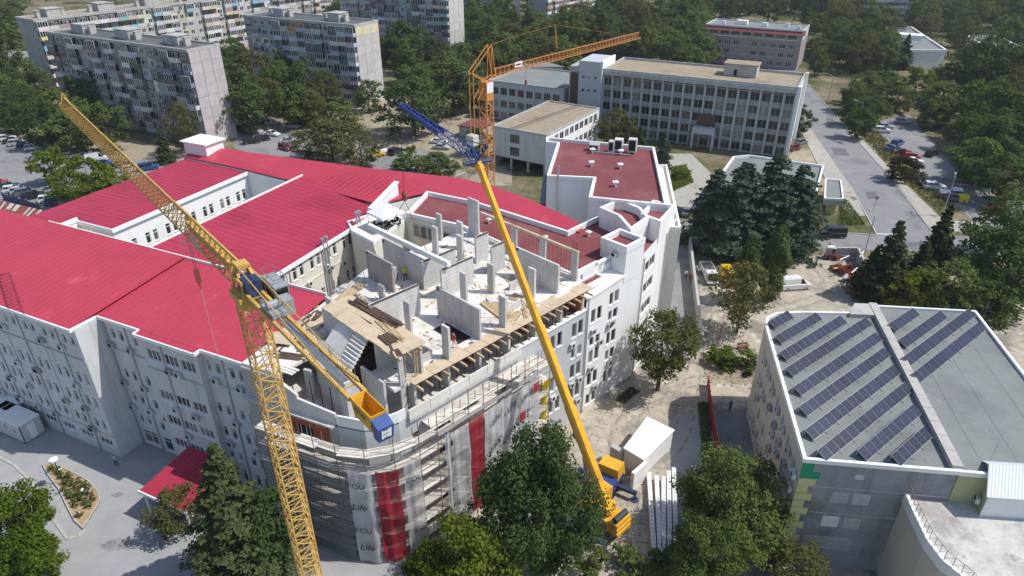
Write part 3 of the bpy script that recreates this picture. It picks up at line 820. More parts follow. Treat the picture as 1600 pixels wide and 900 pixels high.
# front side (in shade): rough panels, brick bay with window
F1, F2 = (-11.4, 12.9), (-7.7, 3.0)
opsf = [(5.6, 7.7, 11.6, 13.2, 1)] + [(s, s + 1.0, z, z + 1.5) for s in (1.2, 3.6) for z in (7.6, 4.4, 1.2)] + [(s, s + 1.0, z, z + 1.5) for s in (6.2, 8.2) for z in (7.6, 4.4, 1.2)]
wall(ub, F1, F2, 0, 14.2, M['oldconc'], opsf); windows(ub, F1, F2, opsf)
wall(ub, F2, (-6.4, .7), 0, 14.2, M['greypaint']); wall(ub, (-6.4, .7), (-3.6, -.5), 0, 14.2, M['greypaint'])
d = (Vector(F2) - Vector(F1)).normalized(); nn = Vector((d.y, -d.x))
def fpt(s, off, z): q = Vector(F1) + d * s + nn * off; return (q.x, q.y, z)
mb = MB()
for (a, b, za, zb) in ((5.0, 5.6, 11.0, 14.0), (7.7, 9.4, 11.0, 14.0), (5.6, 7.7, 11.0, 11.58), (5.6, 7.7, 13.22, 14.0)):
    mb.hexa([fpt(a, .22, za), fpt(b, .22, za), fpt(b, .02, za), fpt(a, .02, za), fpt(a, .22, zb), fpt(b, .22, zb), fpt(b, .02, zb), fpt(a, .02, zb)])
mb.build('brick_bay', M['brick'], ub)
mb = MB()
for z in (14.2, 11.0, 7.0):
    mb.hexa([fpt(-.2, .5, z), fpt(10.3, .5, z), fpt(10.3, .02, z), fpt(-.2, .02, z), fpt(-.2, .5, z + .18), fpt(10.3, .5, z + .18), fpt(10.3, .02, z + .18), fpt(-.2, .02, z + .18)])
mb.build('ledge', M['concrete'], ub)
mb = MB()   # shuttered wall of the stair storey on the shaded front
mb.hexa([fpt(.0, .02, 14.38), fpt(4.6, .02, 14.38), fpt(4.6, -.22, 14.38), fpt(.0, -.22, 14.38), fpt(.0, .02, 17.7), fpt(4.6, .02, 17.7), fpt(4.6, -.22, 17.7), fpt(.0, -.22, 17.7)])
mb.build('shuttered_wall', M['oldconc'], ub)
for k in range(9):
    zz = 14.6 + k * .34; mb = MB(); mb.hexa([fpt(.05, .06, zz), fpt(4.55, .06, zz), fpt(4.55, .021, zz), fpt(.05, .021, zz), fpt(.05, .06, zz + .3), fpt(4.55, .06, zz + .3), fpt(4.55, .021, zz + .3), fpt(.05, .021, zz + .3)]); mb.build('shutter_board', M['base'], ub)
mb = MB(); mb.hexa([fpt(4.6, .04, 14.38), fpt(6.3, .04, 14.38), fpt(6.3, -.25, 14.38), fpt(4.6, -.25, 14.38), fpt(4.6, .04, 17.3), fpt(6.3, .04, 16.4), fpt(6.3, -.25, 16.4), fpt(4.6, -.25, 17.3)]); mb.build('shuttered_wall', M['concrete'], ub)
crv = [F2, (-6.4, .7), (-5.0, -.15), (-3.6, -.5), (-2.6, -.55)]
for a_, b_ in zip(crv[:-1], crv[1:]):
    a_, b_ = Vector(a_), Vector(b_); dd = (b_ - a_).normalized(); ni = Vector((-dd.y, dd.x)) * .2
    mb = MB(); mb.prism(ccw([tuple(a_), tuple(b_), tuple(b_ + ni), tuple(a_ + ni)]), 14.36, 15.45); mb.build('curved_parapet', M['white'], ub)
for k in range(5):
    q0 = fpt(4.8 + 1.1 * k, -1.2, 14.36); mb = MB(); mb.bar(q0, (q0[0], q0[1], 17.4), .06, 5); mb.build('prop', M['rebar'], ub)
for q0 in (fpt(6.0, -2.2, 14.36), fpt(9.2, -1.6, 14.36)):
    mb = MB(); mb.obox(q0, (.3, .8, 3.3), .4); mb.build('column', M['concrete'], ub)
mb = MB()
mb.hexa([fpt(6.3, .02, 14.38), fpt(10.4, .02, 14.38), fpt(10.4, -.22, 14.38), fpt(6.3, -.22, 14.38), fpt(6.3, .02, 16.0), fpt(10.4, .02, 15.6), fpt(10.4, -.22, 15.6), fpt(6.3, -.22, 16.0)])
mb.build('shuttered_wall', M['concrete'], ub)
# back walls toward the courtyard
wall(ub, (8, 20.5), (1.3, 17.6), 0, DZ - .3, M['white']); wall(ub, (1.3, 17.6), (-4.5, 15.4), 14, DZ - .3, M['concrete'])
wall(ub, (22.9, 20.5), (8, 20.5), 0, DZ - .3, M['cream'])

# --- walls and blade columns on the deck, with board joints
WT = DZ + 3.5
def cwall(s0, s1, t0, t1, z0=DZ, z1=WT, name='concrete_wall', form=True, mname='concrete'):
    mb = MB(); mb.box(s0, s1, t0, t1, z0, z1)
    w = mb.build(name, M[mname], ub)
    long_t = (t1 - t0) > (s1 - s0)
    # board joints: thin recess shadows as proud fins
    jb = MB()
    k = z0 + .5
    while k < z1 - .2:
        if long_t: jb.box(s0 - .008, s0 - .001, t0 + .02, t1 - .02, k, k + .025)
        else: jb.box(s0 + .02, s1 - .02, t0 - .008, t0 - .001, k, k + .025)
        k += .5
    if long_t:
        tt = t0 + 1.25
        while tt < t1 - .3: jb.box(s0 - .010, s0 - .001, tt, tt + .03, z0 + .05, z1 - .05); tt += 1.25
    j = jb.build('board_joint', M['oldconc'], w); j['kind'] = 'stuff'
    if form:
        fb2 = MB()
        if long_t: fb2.box(s0 - .03, s0 - .012, t1 - .45, t1 - .05, z1 - .35, z1 - .02)
        else: fb2.box(s0 + .1, s1 - .1, t0 - .08, t0 - .01, z1 - .06, z1 + .1)
        fb2.build('formwork_strip', M['darkwood'], w)
    return w
WALLS = [(6.9, 7.15, 0.0, 6.4), (0.0, 6.0, 8.0, 8.25), (6.6, 6.85, 13.5, 18.3), (9.3, 14.0, 11.6, 11.85), (9.5, 14.0, 8.7, 8.95),
         (9.6, 9.85, 11.9, 19.4), (17.6, 19.6, 12.2, 12.45), (17.1, 19.2, 9.0, 9.25), (19.0, 19.25, .7, 7.1), (9.6, 9.85, 4.2, 8.6)]
M['stained'] = mat('stained_shuttering', (0.36, 0.315, 0.30), 0.9, 0.2, noise=(1, 0.2), streak=((0.24, 0.19, 0.18), 1.2, 0.6))
for i, w in enumerate(WALLS[:9]): cwall(*w, mname='stained' if i == 2 else 'concrete')
for s, t in [(2.8, -.4), (10.3, -.2), (3.0, 5.6), (10.8, 6.2), (14.2, 5.6), (16.1, 17.4), (18.9, 20.0), (19.2, 16.4), (16.6, 13.4), (16.6, 1.8), (-.6, 14.2), (4.8, 12.6), (8.2, 15.2)]:
    short = t > 12 and s < 10
    cwall(s - .14, s + .14, t, t + .95, DZ, WT - (1.6 if short else 0), 'blade_column', form=False)
cwall(22.6, 22.85, 17.3, 19.2, DZ, DZ + 5.0, 'blade_column', form=False)
for t in (1.1, 5.9, 10.6): cwall(22.6, 22.85, t, t + .9, DZ, WT, 'blade_column', form=False)
# low upstand and lintel with rebar along the north edge
mb = MB(); mb.box(22.55, 22.8, 2.0, 16.6, DZ, DZ + .45); mb.build('upstand', M['concrete'], ub)
mb = MB(); mb.box(22.5, 22.8, 1.0, 16.8, WT, WT + .28); mb.build('lintel', M['ply'], ub)
mb = MB()
for i in range(34):
    t = 2.3 + i * .42
    if any(abs(t - c - .45) < .6 for c in (1.1, 5.9, 10.6)): continue
    mb.bar((22.68, t, DZ + .4), (22.68 + random.uniform(-.1, .1), t + random.uniform(-.06, .06), WT), .022, 4)
for c in (1.1, 5.9, 10.6):
    for i in range(5): mb.bar((22.7, c + .1 + i * .18, WT + .25), (22.7, c + .1 + i * .18, WT + 1.3), .02, 4)
o = mb.build('rebar', M['rebar'], ub); o['kind'] = 'stuff'
# opening upstands in the deck
for (a, b, c, e) in ((-.1, 1.6, .9, 1.05), (-.1, 1.6, 3.0, 3.15), (1.6, 1.75, .9, 3.15), (12.0, 14.2, 1.6, 1.75), (15.9, 18.0, 4.9, 5.1)):
    mb = MB(); mb.box(a, b, c, e, DZ, DZ + .9); mb.build('upstand', M['concrete'], ub)
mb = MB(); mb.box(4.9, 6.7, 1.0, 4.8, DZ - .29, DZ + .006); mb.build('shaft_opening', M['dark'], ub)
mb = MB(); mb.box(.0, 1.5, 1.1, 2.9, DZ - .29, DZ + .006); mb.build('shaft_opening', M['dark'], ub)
for (s, t, l, a, n) in [(0, 0, 0, 0, 0)]: pass

# --- stair tower block with plywood roof
st = ub
mb = MB(); mb.box(-6.6, -5.2, 2.7, 7.6, 14.35, 18.55); mb.build('stair_landing', M['concrete'], st)
mb = MB()
for i in range(9):
    z = 18.55 + i * .29; s = -5.2 + i * .26
    mb.box(s, s + .27, 4.1, 6.0, z - .28, z + .01 * (i % 2)); 
mb.build('stair_flight', M['deck'], st)
mb = MB(); mb.hexa([(-5.2, 6.0, 18.2), (-2.6, 6.0, 20.6), (-2.6, 9.0, 20.6), (-5.2, 9.0, 18.2), (-5.2, 6.0, 18.5), (-2.6, 6.0, 20.95), (-2.6, 9.0, 20.95), (-5.2, 9.0, 18.5)]); mb.build('stair_soffit', M['deck'], st)
for (a, b, c, e, z0, z1) in ((-5.2, -5.0, 6.1, 8.9, 14.4, 18.2), (-2.8, -.3, 3.2, 3.45, 14.4, 20.8), (-4.2, -3.95, .4, 3.9, 14.4, 18.6), (-2.9, -2.4, -.35, -.1, 14.4, 20.8), (-.5, -.25, -.3, 3.1, 18.0, 20.8), (-2.9, -2.65, 6.1, 12, 14.4, 20.7), (-.5, -.25, 3.5, 9.0, 18.0, 20.7)):
    mb = MB(); mb.box(a, b, c, e, z0, z1); mb.build('stair_wall', M['concrete'], st)
mb = MB(); mb.prism([(-3.6, -.35), (-.4, -.35), (-.4, 3.4), (-3.6, 3.4)], 17.6, 17.9); mb.build('landing_slab', M['deck'], st)
# plywood roof: separate sheets
PR = [(-3.0, 11.6), (-2.6, 6.2), (-2.9, 4.0), (-3.2, 1.1), (-2.7, -.3), (.5, .5), (.2, 4.5), (-.2, 8.4), (-1.0, 11.9)]
k = 0
for ti in range(6):
    for si in range(2):
        t0 = -.2 + ti * 2.0; s0 = -3.1 + si * 1.75
        mb = MB(); z = 20.95 + .006 * ((ti + si) % 3); mb.obox((s0 + .88 + random.uniform(-.06, .06), t0 + 1.0, z), (1.72, 1.97, .06), R(random.uniform(-2, 2))); mb.build('plywood_sheet', M['ply'], st); k += 1
for ti in range(3):
    mb = MB(); mb.obox((-4.6 - .75 * ti * .4, 11.2 + ti * 1.6, 18.3 + .01 * ti), (2.6, 1.5, .06), R(20)); mb.build('plywood_sheet', M['ply'], st)
for ti in range(4):
    mb = MB(); mb.obox((-1.6 - ti * 1.7, 13.2 + (ti % 2) * 1.2 - ti * .3, 18.25 + .012 * ti), (1.9, 2.6, .06), R(25 + 3 * ti)); mb.build('plywood_sheet', M['ply'], st)
for s in (-2.9, -1.8, -.6):
    mb = MB(); mb.box(s, s + .12, -.7, 11.8, 20.72, 20.93); mb.build('joist', M['plank'], st)
for (s, t) in ((-2.2, -.2), (-1.2, -.25), (-.9, -.2)):
    mb = MB(); mb.bar((s, t, 17.9), (s + .1, t, 20.7), .06, 5); mb.build('prop', M['plank'], st)
mb = MB()
for i in range(9): mb.bar((-6.3 + (i % 3) * .45, 3.3 + i * .48, 18.5), (-6.3 + (i % 3) * .45, 3.3 + i * .48, 18.85), .07, 6)
o = mb.build('anchor_stub', M['darkwood'], st); o['kind'] = 'stuff'

# --- loose timber on the deck: every stack a thing, every plank a part
def plank_stack(label, s, t, z, rz, n, length, w=.18, h=.07, spread=.0, mname='plank', rows=1):
    g = thing('plank_stack', label, 'timber', ST(s, t, z), A45 + rz, 'timber lying about the building site')
    for r_ in range(rows):
        for i in range(n):
            mb = MB(); mb.obox((random.uniform(-.25, .25) * spread, (i - n / 2) * w * 1.25, r_ * (h + .004)), (length * random.uniform(.85, 1.0), w, h), R(random.uniform(-2, 2) * (1 + spread)))
            mb.build('plank', M[mname], g)
plank_stack('neat stack of pale planks on the deck between two blade columns', 11.9, 3.0, DZ, R(80), 7, 4.2, rows=3)
plank_stack('loose pale planks near the deck edge beside the crane boom', 12.6, .9, DZ + .06, R(15), 6, 2.6, spread=3)
plank_stack('crossed boards scattered by the deck edge', 14.3, 1.2, DZ + .06, R(60), 5, 2.2, spread=4)
plank_stack('long dark planks piled along the far edge of the plywood roof', -.1, 7.0, 21.05, R(92), 5, 7.5, spread=1, rows=2, mname='darkwood')
plank_stack('long weathered planks lying along the plywood roof', -.9, 3.6, 21.05, R(84), 4, 4.6, spread=1, rows=1)
plank_stack('short bundle of dark battens in the middle of the plywood roof', -1.9, 2.6, 21.05, R(85), 5, 1.8, rows=2, mname='darkwood')
plank_stack('few dark offcuts at the outer corner of the plywood roof', -2.6, .7, 21.05, R(70), 4, 1.2, spread=3, mname='darkwood')
plank_stack('litter of brown offcuts beside the cut red roof', -3.0, 14.6, 18.45, R(30), 6, 1.3, spread=4, mname='darkwood')
plank_stack('dark beam offcuts next to the sloping concrete slab', -5.6, 11.6, 18.5, R(55), 4, 2.4, spread=2, mname='darkwood')
plank_stack('pale timber ramp leaning over the courtyard gap', 2.2, 15.2, DZ + 1.2, R(20), 5, 4.6, w=.22)
plank_stack('yellowish formwork beams across the courtyard gap', .8, 12.6, DZ + .2, R(35), 3, 2.6, w=.16, h=.2)

# small site clutter on the deck
def clutter(name, label, cat, s, t, z, rz, build):
    g = thing(name, label, cat, ST(s, t, z), A45 + rz); build(g)
def pallet(g):
    for i in range(5): mb = MB(); mb.box(-.6, .6, -.5 + i * .22, -.36 + i * .22, .1, .13); mb.build('slat', M['plank'], g)
    for x in (-.5, 0, .5): mb = MB(); mb.box(x - .05, x + .05, -.5, .52, 0, .1); mb.build('bearer', M['plank'], g)
def bagpile(g):
    pallet(g)
    for i in range(9):
        mb = MB(); mb.obox((-.35 + .35 * (i % 3), -.25 + .28 * (i // 3 % 3), .14 + .0 * i), (.4, .26, .14 + .05 * (i % 2)), .1 * i); mb.build('bag', M['deck'], g)
def bucket(g):
    mb = MB(); mb.bar((0, 0, 0), (0, 0, .32), .12, 10, r2=.16); mb.build('bucket', M['dark'], g)
def rack(g):
    for x in (-.9, .9):
        for y in (-.45, .45): mb = MB(); mb.bar((x, y, 0), (x, y, 1.5), .03, 4); mb.build('upright', M['steel'], g)
    for z in (.5, 1.4):
        for y in (-.45, .45): mb = MB(); mb.bar((-.9, y, z), (.9, y, z), .025, 4); mb.build('rail', M['steel'], g)
clutter('pallet', 'empty pallet beside the tall blade column on the deck', 'pallet', 15.2, 3.4, DZ, .3, pallet)
clutter('pallet', 'empty pallet near the north lintel', 'pallet', 20.8, 5.0, DZ, .7, pallet)
clutter('bag_pallet', 'pallet of pale cement bags by the far low wall', 'pallet', 17.6, 15.0, DZ, .2, bagpile)
clutter('bag_pallet', 'pallet of pale bags near the deck opening', 'pallet', 12.9, 4.6, DZ, 1.1, bagpile)
clutter('bucket', 'black bucket next to the deck opening', 'bucket', 7.6, 3.0, DZ, 0, bucket)
clutter('bucket', 'black bucket beside the courtyard wall stub', 'bucket', 5.6, 11.2, DZ, 0, bucket)
clutter('guard_frame', 'steel guard frame at the courtyard corner of the deck', 'guard rail', 4.6, 17.6, DZ, .4, rack)
clutter('guard_frame', 'steel guard frame before the attic windows', 'guard rail', 20.6, 18.4, DZ, 1.5, rack)
plank_stack('dark steel props piled by the pallet of bags', 17.6, 17.0, DZ, R(10), 6, 2.0, w=.1, mname='rebar')
plank_stack('plywood offcuts under the hanging beam', 12.0, 14.0, DZ, R(40), 3, 1.6, w=.5, h=.03, spread=3, mname='ply')
plank_stack('loose battens near the north wall', 17.6, 6.6, DZ, R(70), 5, 2.4, spread=3)
plank_stack('plywood offcuts beside the lone short column', 1.4, 13.2, DZ, R(15), 3, 1.5, w=.6, h=.03, spread=3, mname='ply')
plank_stack('dark boards leaning on the shaded front edge', -7.4, 10.6, DZ, R(-60), 5, 3.2, spread=2, mname='darkwood')
plank_stack('pale walkway boards along the shaded front edge', -8.9, 9.7, DZ, R(-70), 3, 4.0, w=.25, mname='deck')
plank_stack('jumble of brown boards at the cut red roof edge', -6.4, 13.6, DZ + .02, R(25), 8, 1.6, spread=5, mname='darkwood')

r_ = random.Random(91); lb_ = MB()
for _ in range(420):
    s_, t_ = r_.uniform(-2, 22), r_.uniform(0, 19); a_ = r_.uniform(0, 3.1); l_ = r_.uniform(.12, .9)
    lb_.obox((s_, t_, DZ), (l_, r_.uniform(.05, .16), r_.uniform(.02, .1)), a_, r_.choice((0, 0, 1, 2)))
o = lb_.build('deck_litter', [M['plank'], M['darkwood'], M['rubble']], ub); o['kind'] = 'stuff'
M['wetpatch'] = mat('damp_concrete', (0.54, 0.515, 0.48), 0.85, 0.2, noise=(1.2, 0.2), second=((0.66, 0.635, 0.59), 0.6, 0.55, 0.1))
for k in range(12):
    cs, ct, rr = r_.uniform(1, 21), r_.uniform(1.5, 18), r_.uniform(.7, 2.0)
    mb = MB(); n_ = 22; mb.v = [(cs + rr * (1 + .3 * math.sin(2.3 * i + k)) * math.cos(2 * PI * i / n_), ct + rr * .7 * (1 + .25 * math.sin(3.1 * i)) * math.sin(2 * PI * i / n_), DZ + .004 + .0007 * k) for i in range(n_)]; mb.f = [tuple(range(n_))]; mb.m = [0]
    mb.build('damp_stain', M['wetpatch'], ub)
mb = MB(); q = [Vector(ST(5 + 1.3 * i, 3.5 + 2.2 * math.sin(i * .9), DZ + .03)) for i in range(13)]
o_ = thing('power_cable', 'orange power cable snaking over the concrete deck', 'cable', (0, 0, 0))
for a_, b_ in zip(q[:-1], q[1:]): mb.bar(a_, b_, .025, 5)
mb.build('cable', M['orange'], o_)

# --- suspended concrete beam, slings, hook block
bm = thing('hanging_beam', 'long white precast beam hanging from slings above the deck', 'beam', (-11.7, 68.5, 21.8), R(-44))
mb = MB(); mb.box(-7.1, 7.1, -.22, .22, 0, .55); mb.build('beam', M['white'], bm)
mb = MB()
for i in range(36): mb.box(-7.0 + i * .39, -6.85 + i * .39, -.2, .2, .555, .61)
o = mb.build('stirrup', M['trim'], bm); o['kind'] = 'stuff'
sl = thing('hook_block', 'hoist hook with rope slings above the hanging beam', 'hook', (-11.6, 69.0, 27.3))
mb = MB(); mb.bar((0, 0, -.2), (0, 0, .5), .28, 8); mb.bar((0, 0, .5), (0, 0, .8), .28, 8, r2=.08); mb.build('hook_ball', M['rustred'], sl)
for q in (-3.5, 3.5):
    e = Vector((-11.7, 68.5, 22.4)) + Vector((math.cos(R(-44)), math.sin(R(-44)), 0)) * q - Vector((-11.6, 69.0, 27.3))
    mb = MB(); mb.bar((0, 0, -.2), e, .035, 4); mb.build('sling', M['cablesteel'] if q < 0 else M['rustred'], sl)

# ================================================================== WHITE BUILDING with burgundy roofs
wb = thing('white_building', 'white rendered building with burgundy flat roofs and angular parapets beside the site', 'building', (RX, RY, 0), A45)
BEND = R(15)
E1 = (33.5, -.3); E2 = (33.5 + 12.4 * math.cos(BEND), -.3 + 12.4 * math.sin(BEND))
RZ = 18.2
colsA = [(23.95, 24.75), (25.1, 25.9)]; colsB = [(27.3, 28.0), (28.25, 29.1)]
rA = [(12.35, 14.2), (9.1, 10.3), (6.6, 8.5), (3.2, 5.1), (.3, 1.9)]; rB = [(13.4, 15.1), (11.2, 12.6), (7.75, 9.55), (5.4, 6.9), (2.0, 3.8)]
ops = [(a - 22.95, b - 22.95, z0, z1) for a, b in colsA for z0, z1 in rA] + [(a - 22.95, b - 22.95, z0, z1) for a, b in colsB for z0, z1 in rB]
p0, p1 = (22.95, -.3), E1
wall(wb, p0, p1, 0, 16.3, M['white'], ops); windows(wb, p0, p1, ops, mull=0)
acs(wb, p0, p1, [(1.4, 11.0), (2.9, 8.8), (1.4, 5.6), (5.0, 10.6), (4.6, 10.4), (5.2, 4.6), (2.4, 2.3)])
ops = []
for zs in (14.8, 11.7, 8.6, 5.5, 2.4): ops += [(1.2, 2.6, zs, zs + 1.5, 0), (2.75, 4.7, zs, zs + 1.5, 1), (9.6, 10.5, zs - .6, zs + 1.5, 0)]
wall(wb, E1, E2, 0, 18.2, M['white'], ops); windows(wb, E1, E2, ops)
for s in (.25, 8.6):
    q = Vector(E1) + (Vector(E2) - Vector(E1)).normalized() * s
    mb = MB(); mb.bar((q.x + .05, q.y - .12, 0), (q.x + .05, q.y - .12, 17.5), .08, 6); mb.build('down_pipe', M['duct'], wb)
mb = MB(); mb.bar((22.93, -.62, 0), (22.93, -.62, 16.4), .09, 6); mb.build('down_pipe', M['duct'], wb)
# terrace coping and set-back attic wall with long window
mb = MB()
arc = [(22.95 + i * .7, 16.3 + (.0 if i < 2 else .35 * (1 - math.cos((i - 2) / 7 * PI)) * .5)) for i in range(11)]
for (s0, za), (s1, zb) in zip(arc[:-1], arc[1:]):
    mb.hexa([(s0, -.45, za - .3), (s1, -.45, zb - .3), (s1, 1.6, zb - .3), (s0, 1.6, za - .3), (s0, -.45, za), (s1, -.45, zb), (s1, 1.6, zb + .2), (s0, 1.6, za + .2)])
mb.build('terrace_coping', M['trim'], wb)
ops = [(3.6, 5.2, 16.75, 17.8, 0), (5.35, 6.8, 16.75, 17.8, 0)]
wall(wb, (24.5, 1.7), (31.8, 1.7), 16, 18.2, M['white'], ops); windows(wb, (24.5, 1.7), (31.8, 1.7), ops)
# main roof
RP = [(22.95, 1.9), (27.2, 1.9), (27.2, 1.7), (33.5, 1.7), (38.2, 4.4), (38.4, 10.4), (31.6, 10.2), (29.8, 26.5), (27.5, 33.8), (20.4, 29.4), (22.95, 21)]
mb = MB(); mb.prism(RP, 0.2, RZ - .35, bottom=False, top=False); mb.build('wall', M['white'], wb)
mb = MB(); mb.v = [(x, y, RZ - .35) for x, y in inset(RP, .1)]; mb.f = [tuple(range(len(RP)))]; mb.m = [0]; mb.build('flat_roof', M['burgundy'], wb)
mb = MB(); mb.ring(RP, .35, RZ - .4, RZ + .3); mb.build('parapet', M['trim'], wb)
mb = MB(); mb.box(23.2, 26.9, .6, 1.85, 16.9, 17.0); mb.build('low_roof', M['burgundy'], wb)
mb = MB(); mb.ring([(23.1, .35), (27.0, .35), (27.0, 1.88), (23.1, 1.88)], .25, 16.6, 17.3); mb.build('parapet', M['trim'], wb)
# angular upstands: tower one, zig-zag block, tower two
def tub(poly, z0, z1, w=.4, sunk=.45):
    mb = MB(); mb.prism(poly, z0, z1, bottom=False, top=False); mb.build('wall', M['white'], wb)
    ip = inset(poly, w * .6)
    mb = MB(); mb.v = [(x, y, z1 - sunk) for x, y in ip]; mb.f = [tuple(range(len(ip)))]; mb.m = [0]; mb.build('flat_roof', M['burgundy'], wb)
    mb = MB(); mb.ring(inset(poly, -.06), w, z1 - sunk - .1, z1 + .25); mb.build('parapet', M['trim'], wb)
tub([(29.8, -.35), (33.4, -.35), (33.4, 3.4), (29.8, 3.4)], 15.5, 20.1)
tub([(33.6, 1.9), (38.3, 2.6), (40.1, 5.2), (40.4, 8.9), (36.4, 8.9), (36.0, 5.6)], 17.0, 20.4, sunk=.8)
tub([(38.4, .9), (44.2, 2.5), (43.6, 5.6), (38.6, 4.0)], 17.5, 20.3)
mb = MB(); mb.prism([(33.55, -.25), (45.3, 2.9), (44, 9), (40, 9), (38.3, 2.5), (33.6, 1.7)], 17.2, 17.45); mb.build('flat_roof', M['burgundy'], wb)
mb = MB(); mb.box(30.3, 31.1, -.0, .3, 18.9, 19.4)
put('air_conditioner', AC, wb, (29.78, 1.2, 18.6), (0, 0, -PI / 2))
# roof vents
for s, t in ((33.2, 8.0), (28.2, 11.0), (27.0, 20.0)):
    v_ = MB(); v_.bar((0, 0, 0), (0, 0, .55), .13, 8); v_.box(-.32, .32, -.32, .32, .55, .68); v_.bar((0, 0, .68), (0, 0, .85), .25, 8, r2=.05); v_.build('roof_vent', M['trim'], wb, (s, t, RZ - .36))
# attic glazing facing the site and roof terrace
opsw = [(1.0 + i * 1.25, 1.9 + i * 1.25, 15.4, 17.3, 0) for i in range(10)]
wall(wb, (22.8, 33.0 - 14), (20.3, 29.5), 0, 17.9, M['cream'], [(o[0], o[1], o[2], o[3]) for o in opsw if o[1] < 10.4]); windows(wb, (22.8, 19.0), (20.3, 29.5), [o for o in opsw if o[1] < 10.4], sill=False)
tp = [(8.2, 20.6), (22.6, 20.6), (20.2, 29.6), (20.4, 33.5), (14.2, 33.5), (13.2, 31.0), (15.6, 27.0)]
mb = MB(); mb.prism([(13.0, 26.6), (20.2, 29.4), (20.6, 34.5), (14.2, 34.5), (13.0, 31.5)], 0, 17.2, bottom=False); mb.build('terrace_block', M['cream'], wb)
mb = MB(); mb.ring([(13.0, 26.6), (20.2, 29.4), (20.6, 34.5), (14.2, 34.5), (13.0, 31.5)], .3, 17.2, 17.6); mb.build('parapet', M['trim'], wb)
ops = [(a, a + .8, z, z + 1.5) for a in (1.0, 2.5, 5.0, 6.5) for z in (13.6, 10.2)]
wall(wb, (10.0, 20.6), (12.9, 26.6), 0, 17.15, M['cream'], ops); windows(wb, (10.0, 20.6), (12.9, 26.6), [o for o in ops if o[1] < 6.6])
# rear block D2 in world coordinates
d2 = thing('rear_white_building', 'white block with burgundy flat roof, rooftop ducts and notched corner behind the angular parapets', 'building', (0, 0, 0))
D2P = [(5.0, 93.5), (11.6, 92.6), (10.2, 85.2), (20.2, 82.5), (22.9, 106.7), (5.7, 112.2), (5.6, 109.6), (7.4, 109.0)]
DZ2 = 20.8
mb = MB(); mb.prism(D2P, 0, DZ2 - .3, bottom=False, top=False); mb.build('wall', M['white'], d2)
mb = MB(); mb.v = [(x, y, DZ2 - .35) for x, y in inset(D2P, .1)]; mb.f = [tuple(range(len(D2P)))]; mb.m = [0]; mb.build('flat_roof', M['burgundy'], d2)
mb = MB(); mb.ring(D2P, .4, DZ2 - .4, DZ2 + .2); mb.build('parapet', M['trim'], d2)
mb = MB(); mb.prism([(20.3, 82.3), (22.2, 82.0), (25.3, 107), (23.0, 106.8)], 0, 17.5, bottom=False); mb.build('side_terrace', M['cream'], d2)
mb = MB(); mb.ring([(20.35, 82.35), (22.2, 82.0), (25.3, 107), (23.05, 106.8)], .25, 17.4, 18.0); mb.build('parapet', M['trim'], d2)
mb = MB(); mb.bar((6.6, 93.0, 10), (6.6, 93.0, 22.6), .16, 8); mb.build('flue', M['duct'], d2)
mb = MB(); mb.prism([(4.2, 96), (5.2, 96), (6.2, 109), (5.2, 109)], 10, 15.5); mb.build('glazed_lean_to', M['glass'], d2)
for (x, y) in ((12, 99), (16.2, 98), (14.5, 90.5), (12.8, 105.2), (17.2, 104.5)):
    v_ = MB(); v_.bar((0, 0, 0), (0, 0, .6), .15, 8); v_.box(-.4, .4, -.4, .4, .6, .75); v_.bar((0, 0, .75), (0, 0, .95), .3, 8, r2=.05); v_.build('roof_vent', M['trim'], d2, (x, y, DZ2 - .36))
for (x, y, w, h) in ((13.2, 106.6, 1.6, 1.1), (15.8, 105.6, .9, 1.9), (17.0, 106.0, 1.3, 2.1), (19.1, 105.4, 1.3, 2.3)):
    v_ = MB(); v_.box(-w / 2, w / 2, -.6, .6, .2, h); v_.box(-w / 2 + .15, w / 2 - .15, -.63, -.601, .5, h - .2, 1); v_.box(-w / 2 + .1, -w / 2 + .25, -.5, .5, 0, .2); v_.box(w / 2 - .25, w / 2 - .1, -.5, .5, 0, .2); v_.build('roof_plant_unit', [M['acgrey'], M['dark']], d2, (x, y, DZ2 - .35), (0, 0, R(-17)))
mb = MB(); mb.bar((13, 105.2, DZ2 - .1), (18.5, 103.6, DZ2 - .1), .12, 6); mb.build('roof_pipe', M['duct'], d2)
# pop-up tent on the roof terrace with furniture
tt = thing('gazebo_tent', 'white canvas gazebo tent on the roof terrace', 'tent', ST(17.4, 29.8, 17.2), A45)
mb = MB()
for sx, sy in ((-1.7, -1.7), (1.7, -1.7), (1.7, 1.7), (-1.7, 1.7)): 
    lb = MB(); lb.bar((sx, sy, 0), (sx, sy, 2.2), .04, 5); lb.build('pole', M['steel'], tt)
c4 = [(-1.8, -1.8), (1.8, -1.8), (1.8, 1.8), (-1.8, 1.8)]
for i in range(4):
    a, b = c4[i], c4[(i + 1) % 4]
    mb.tri((*a, 2.25), (*b, 2.25), (0, 0, 3.2)); mb.quad((*a, 1.95), (*b, 1.95), (*b, 2.25), (*a, 2.25))
mb.build('canopy', M['tent'], tt)
for i, (x, y) in enumerate(((-.8, .2), (.9, -.3))):
    g = thing('round_table', 'dark round table under the gazebo tent', 'table', ST(17.4 + x, 29.8 + y, 17.2), 0, 'tables under the gazebo tent')
    mb = MB(); mb.bar((0, 0, .7), (0, 0, .75), .5, 12); mb.build('tabletop', M['dark'], g)
    mb = MB(); mb.bar((0, 0, 0), (0, 0, .7), .05, 6); mb.bar((0, 0, 0), (0, 0, .04), .3, 8); mb.build('leg', M['dark'], g)
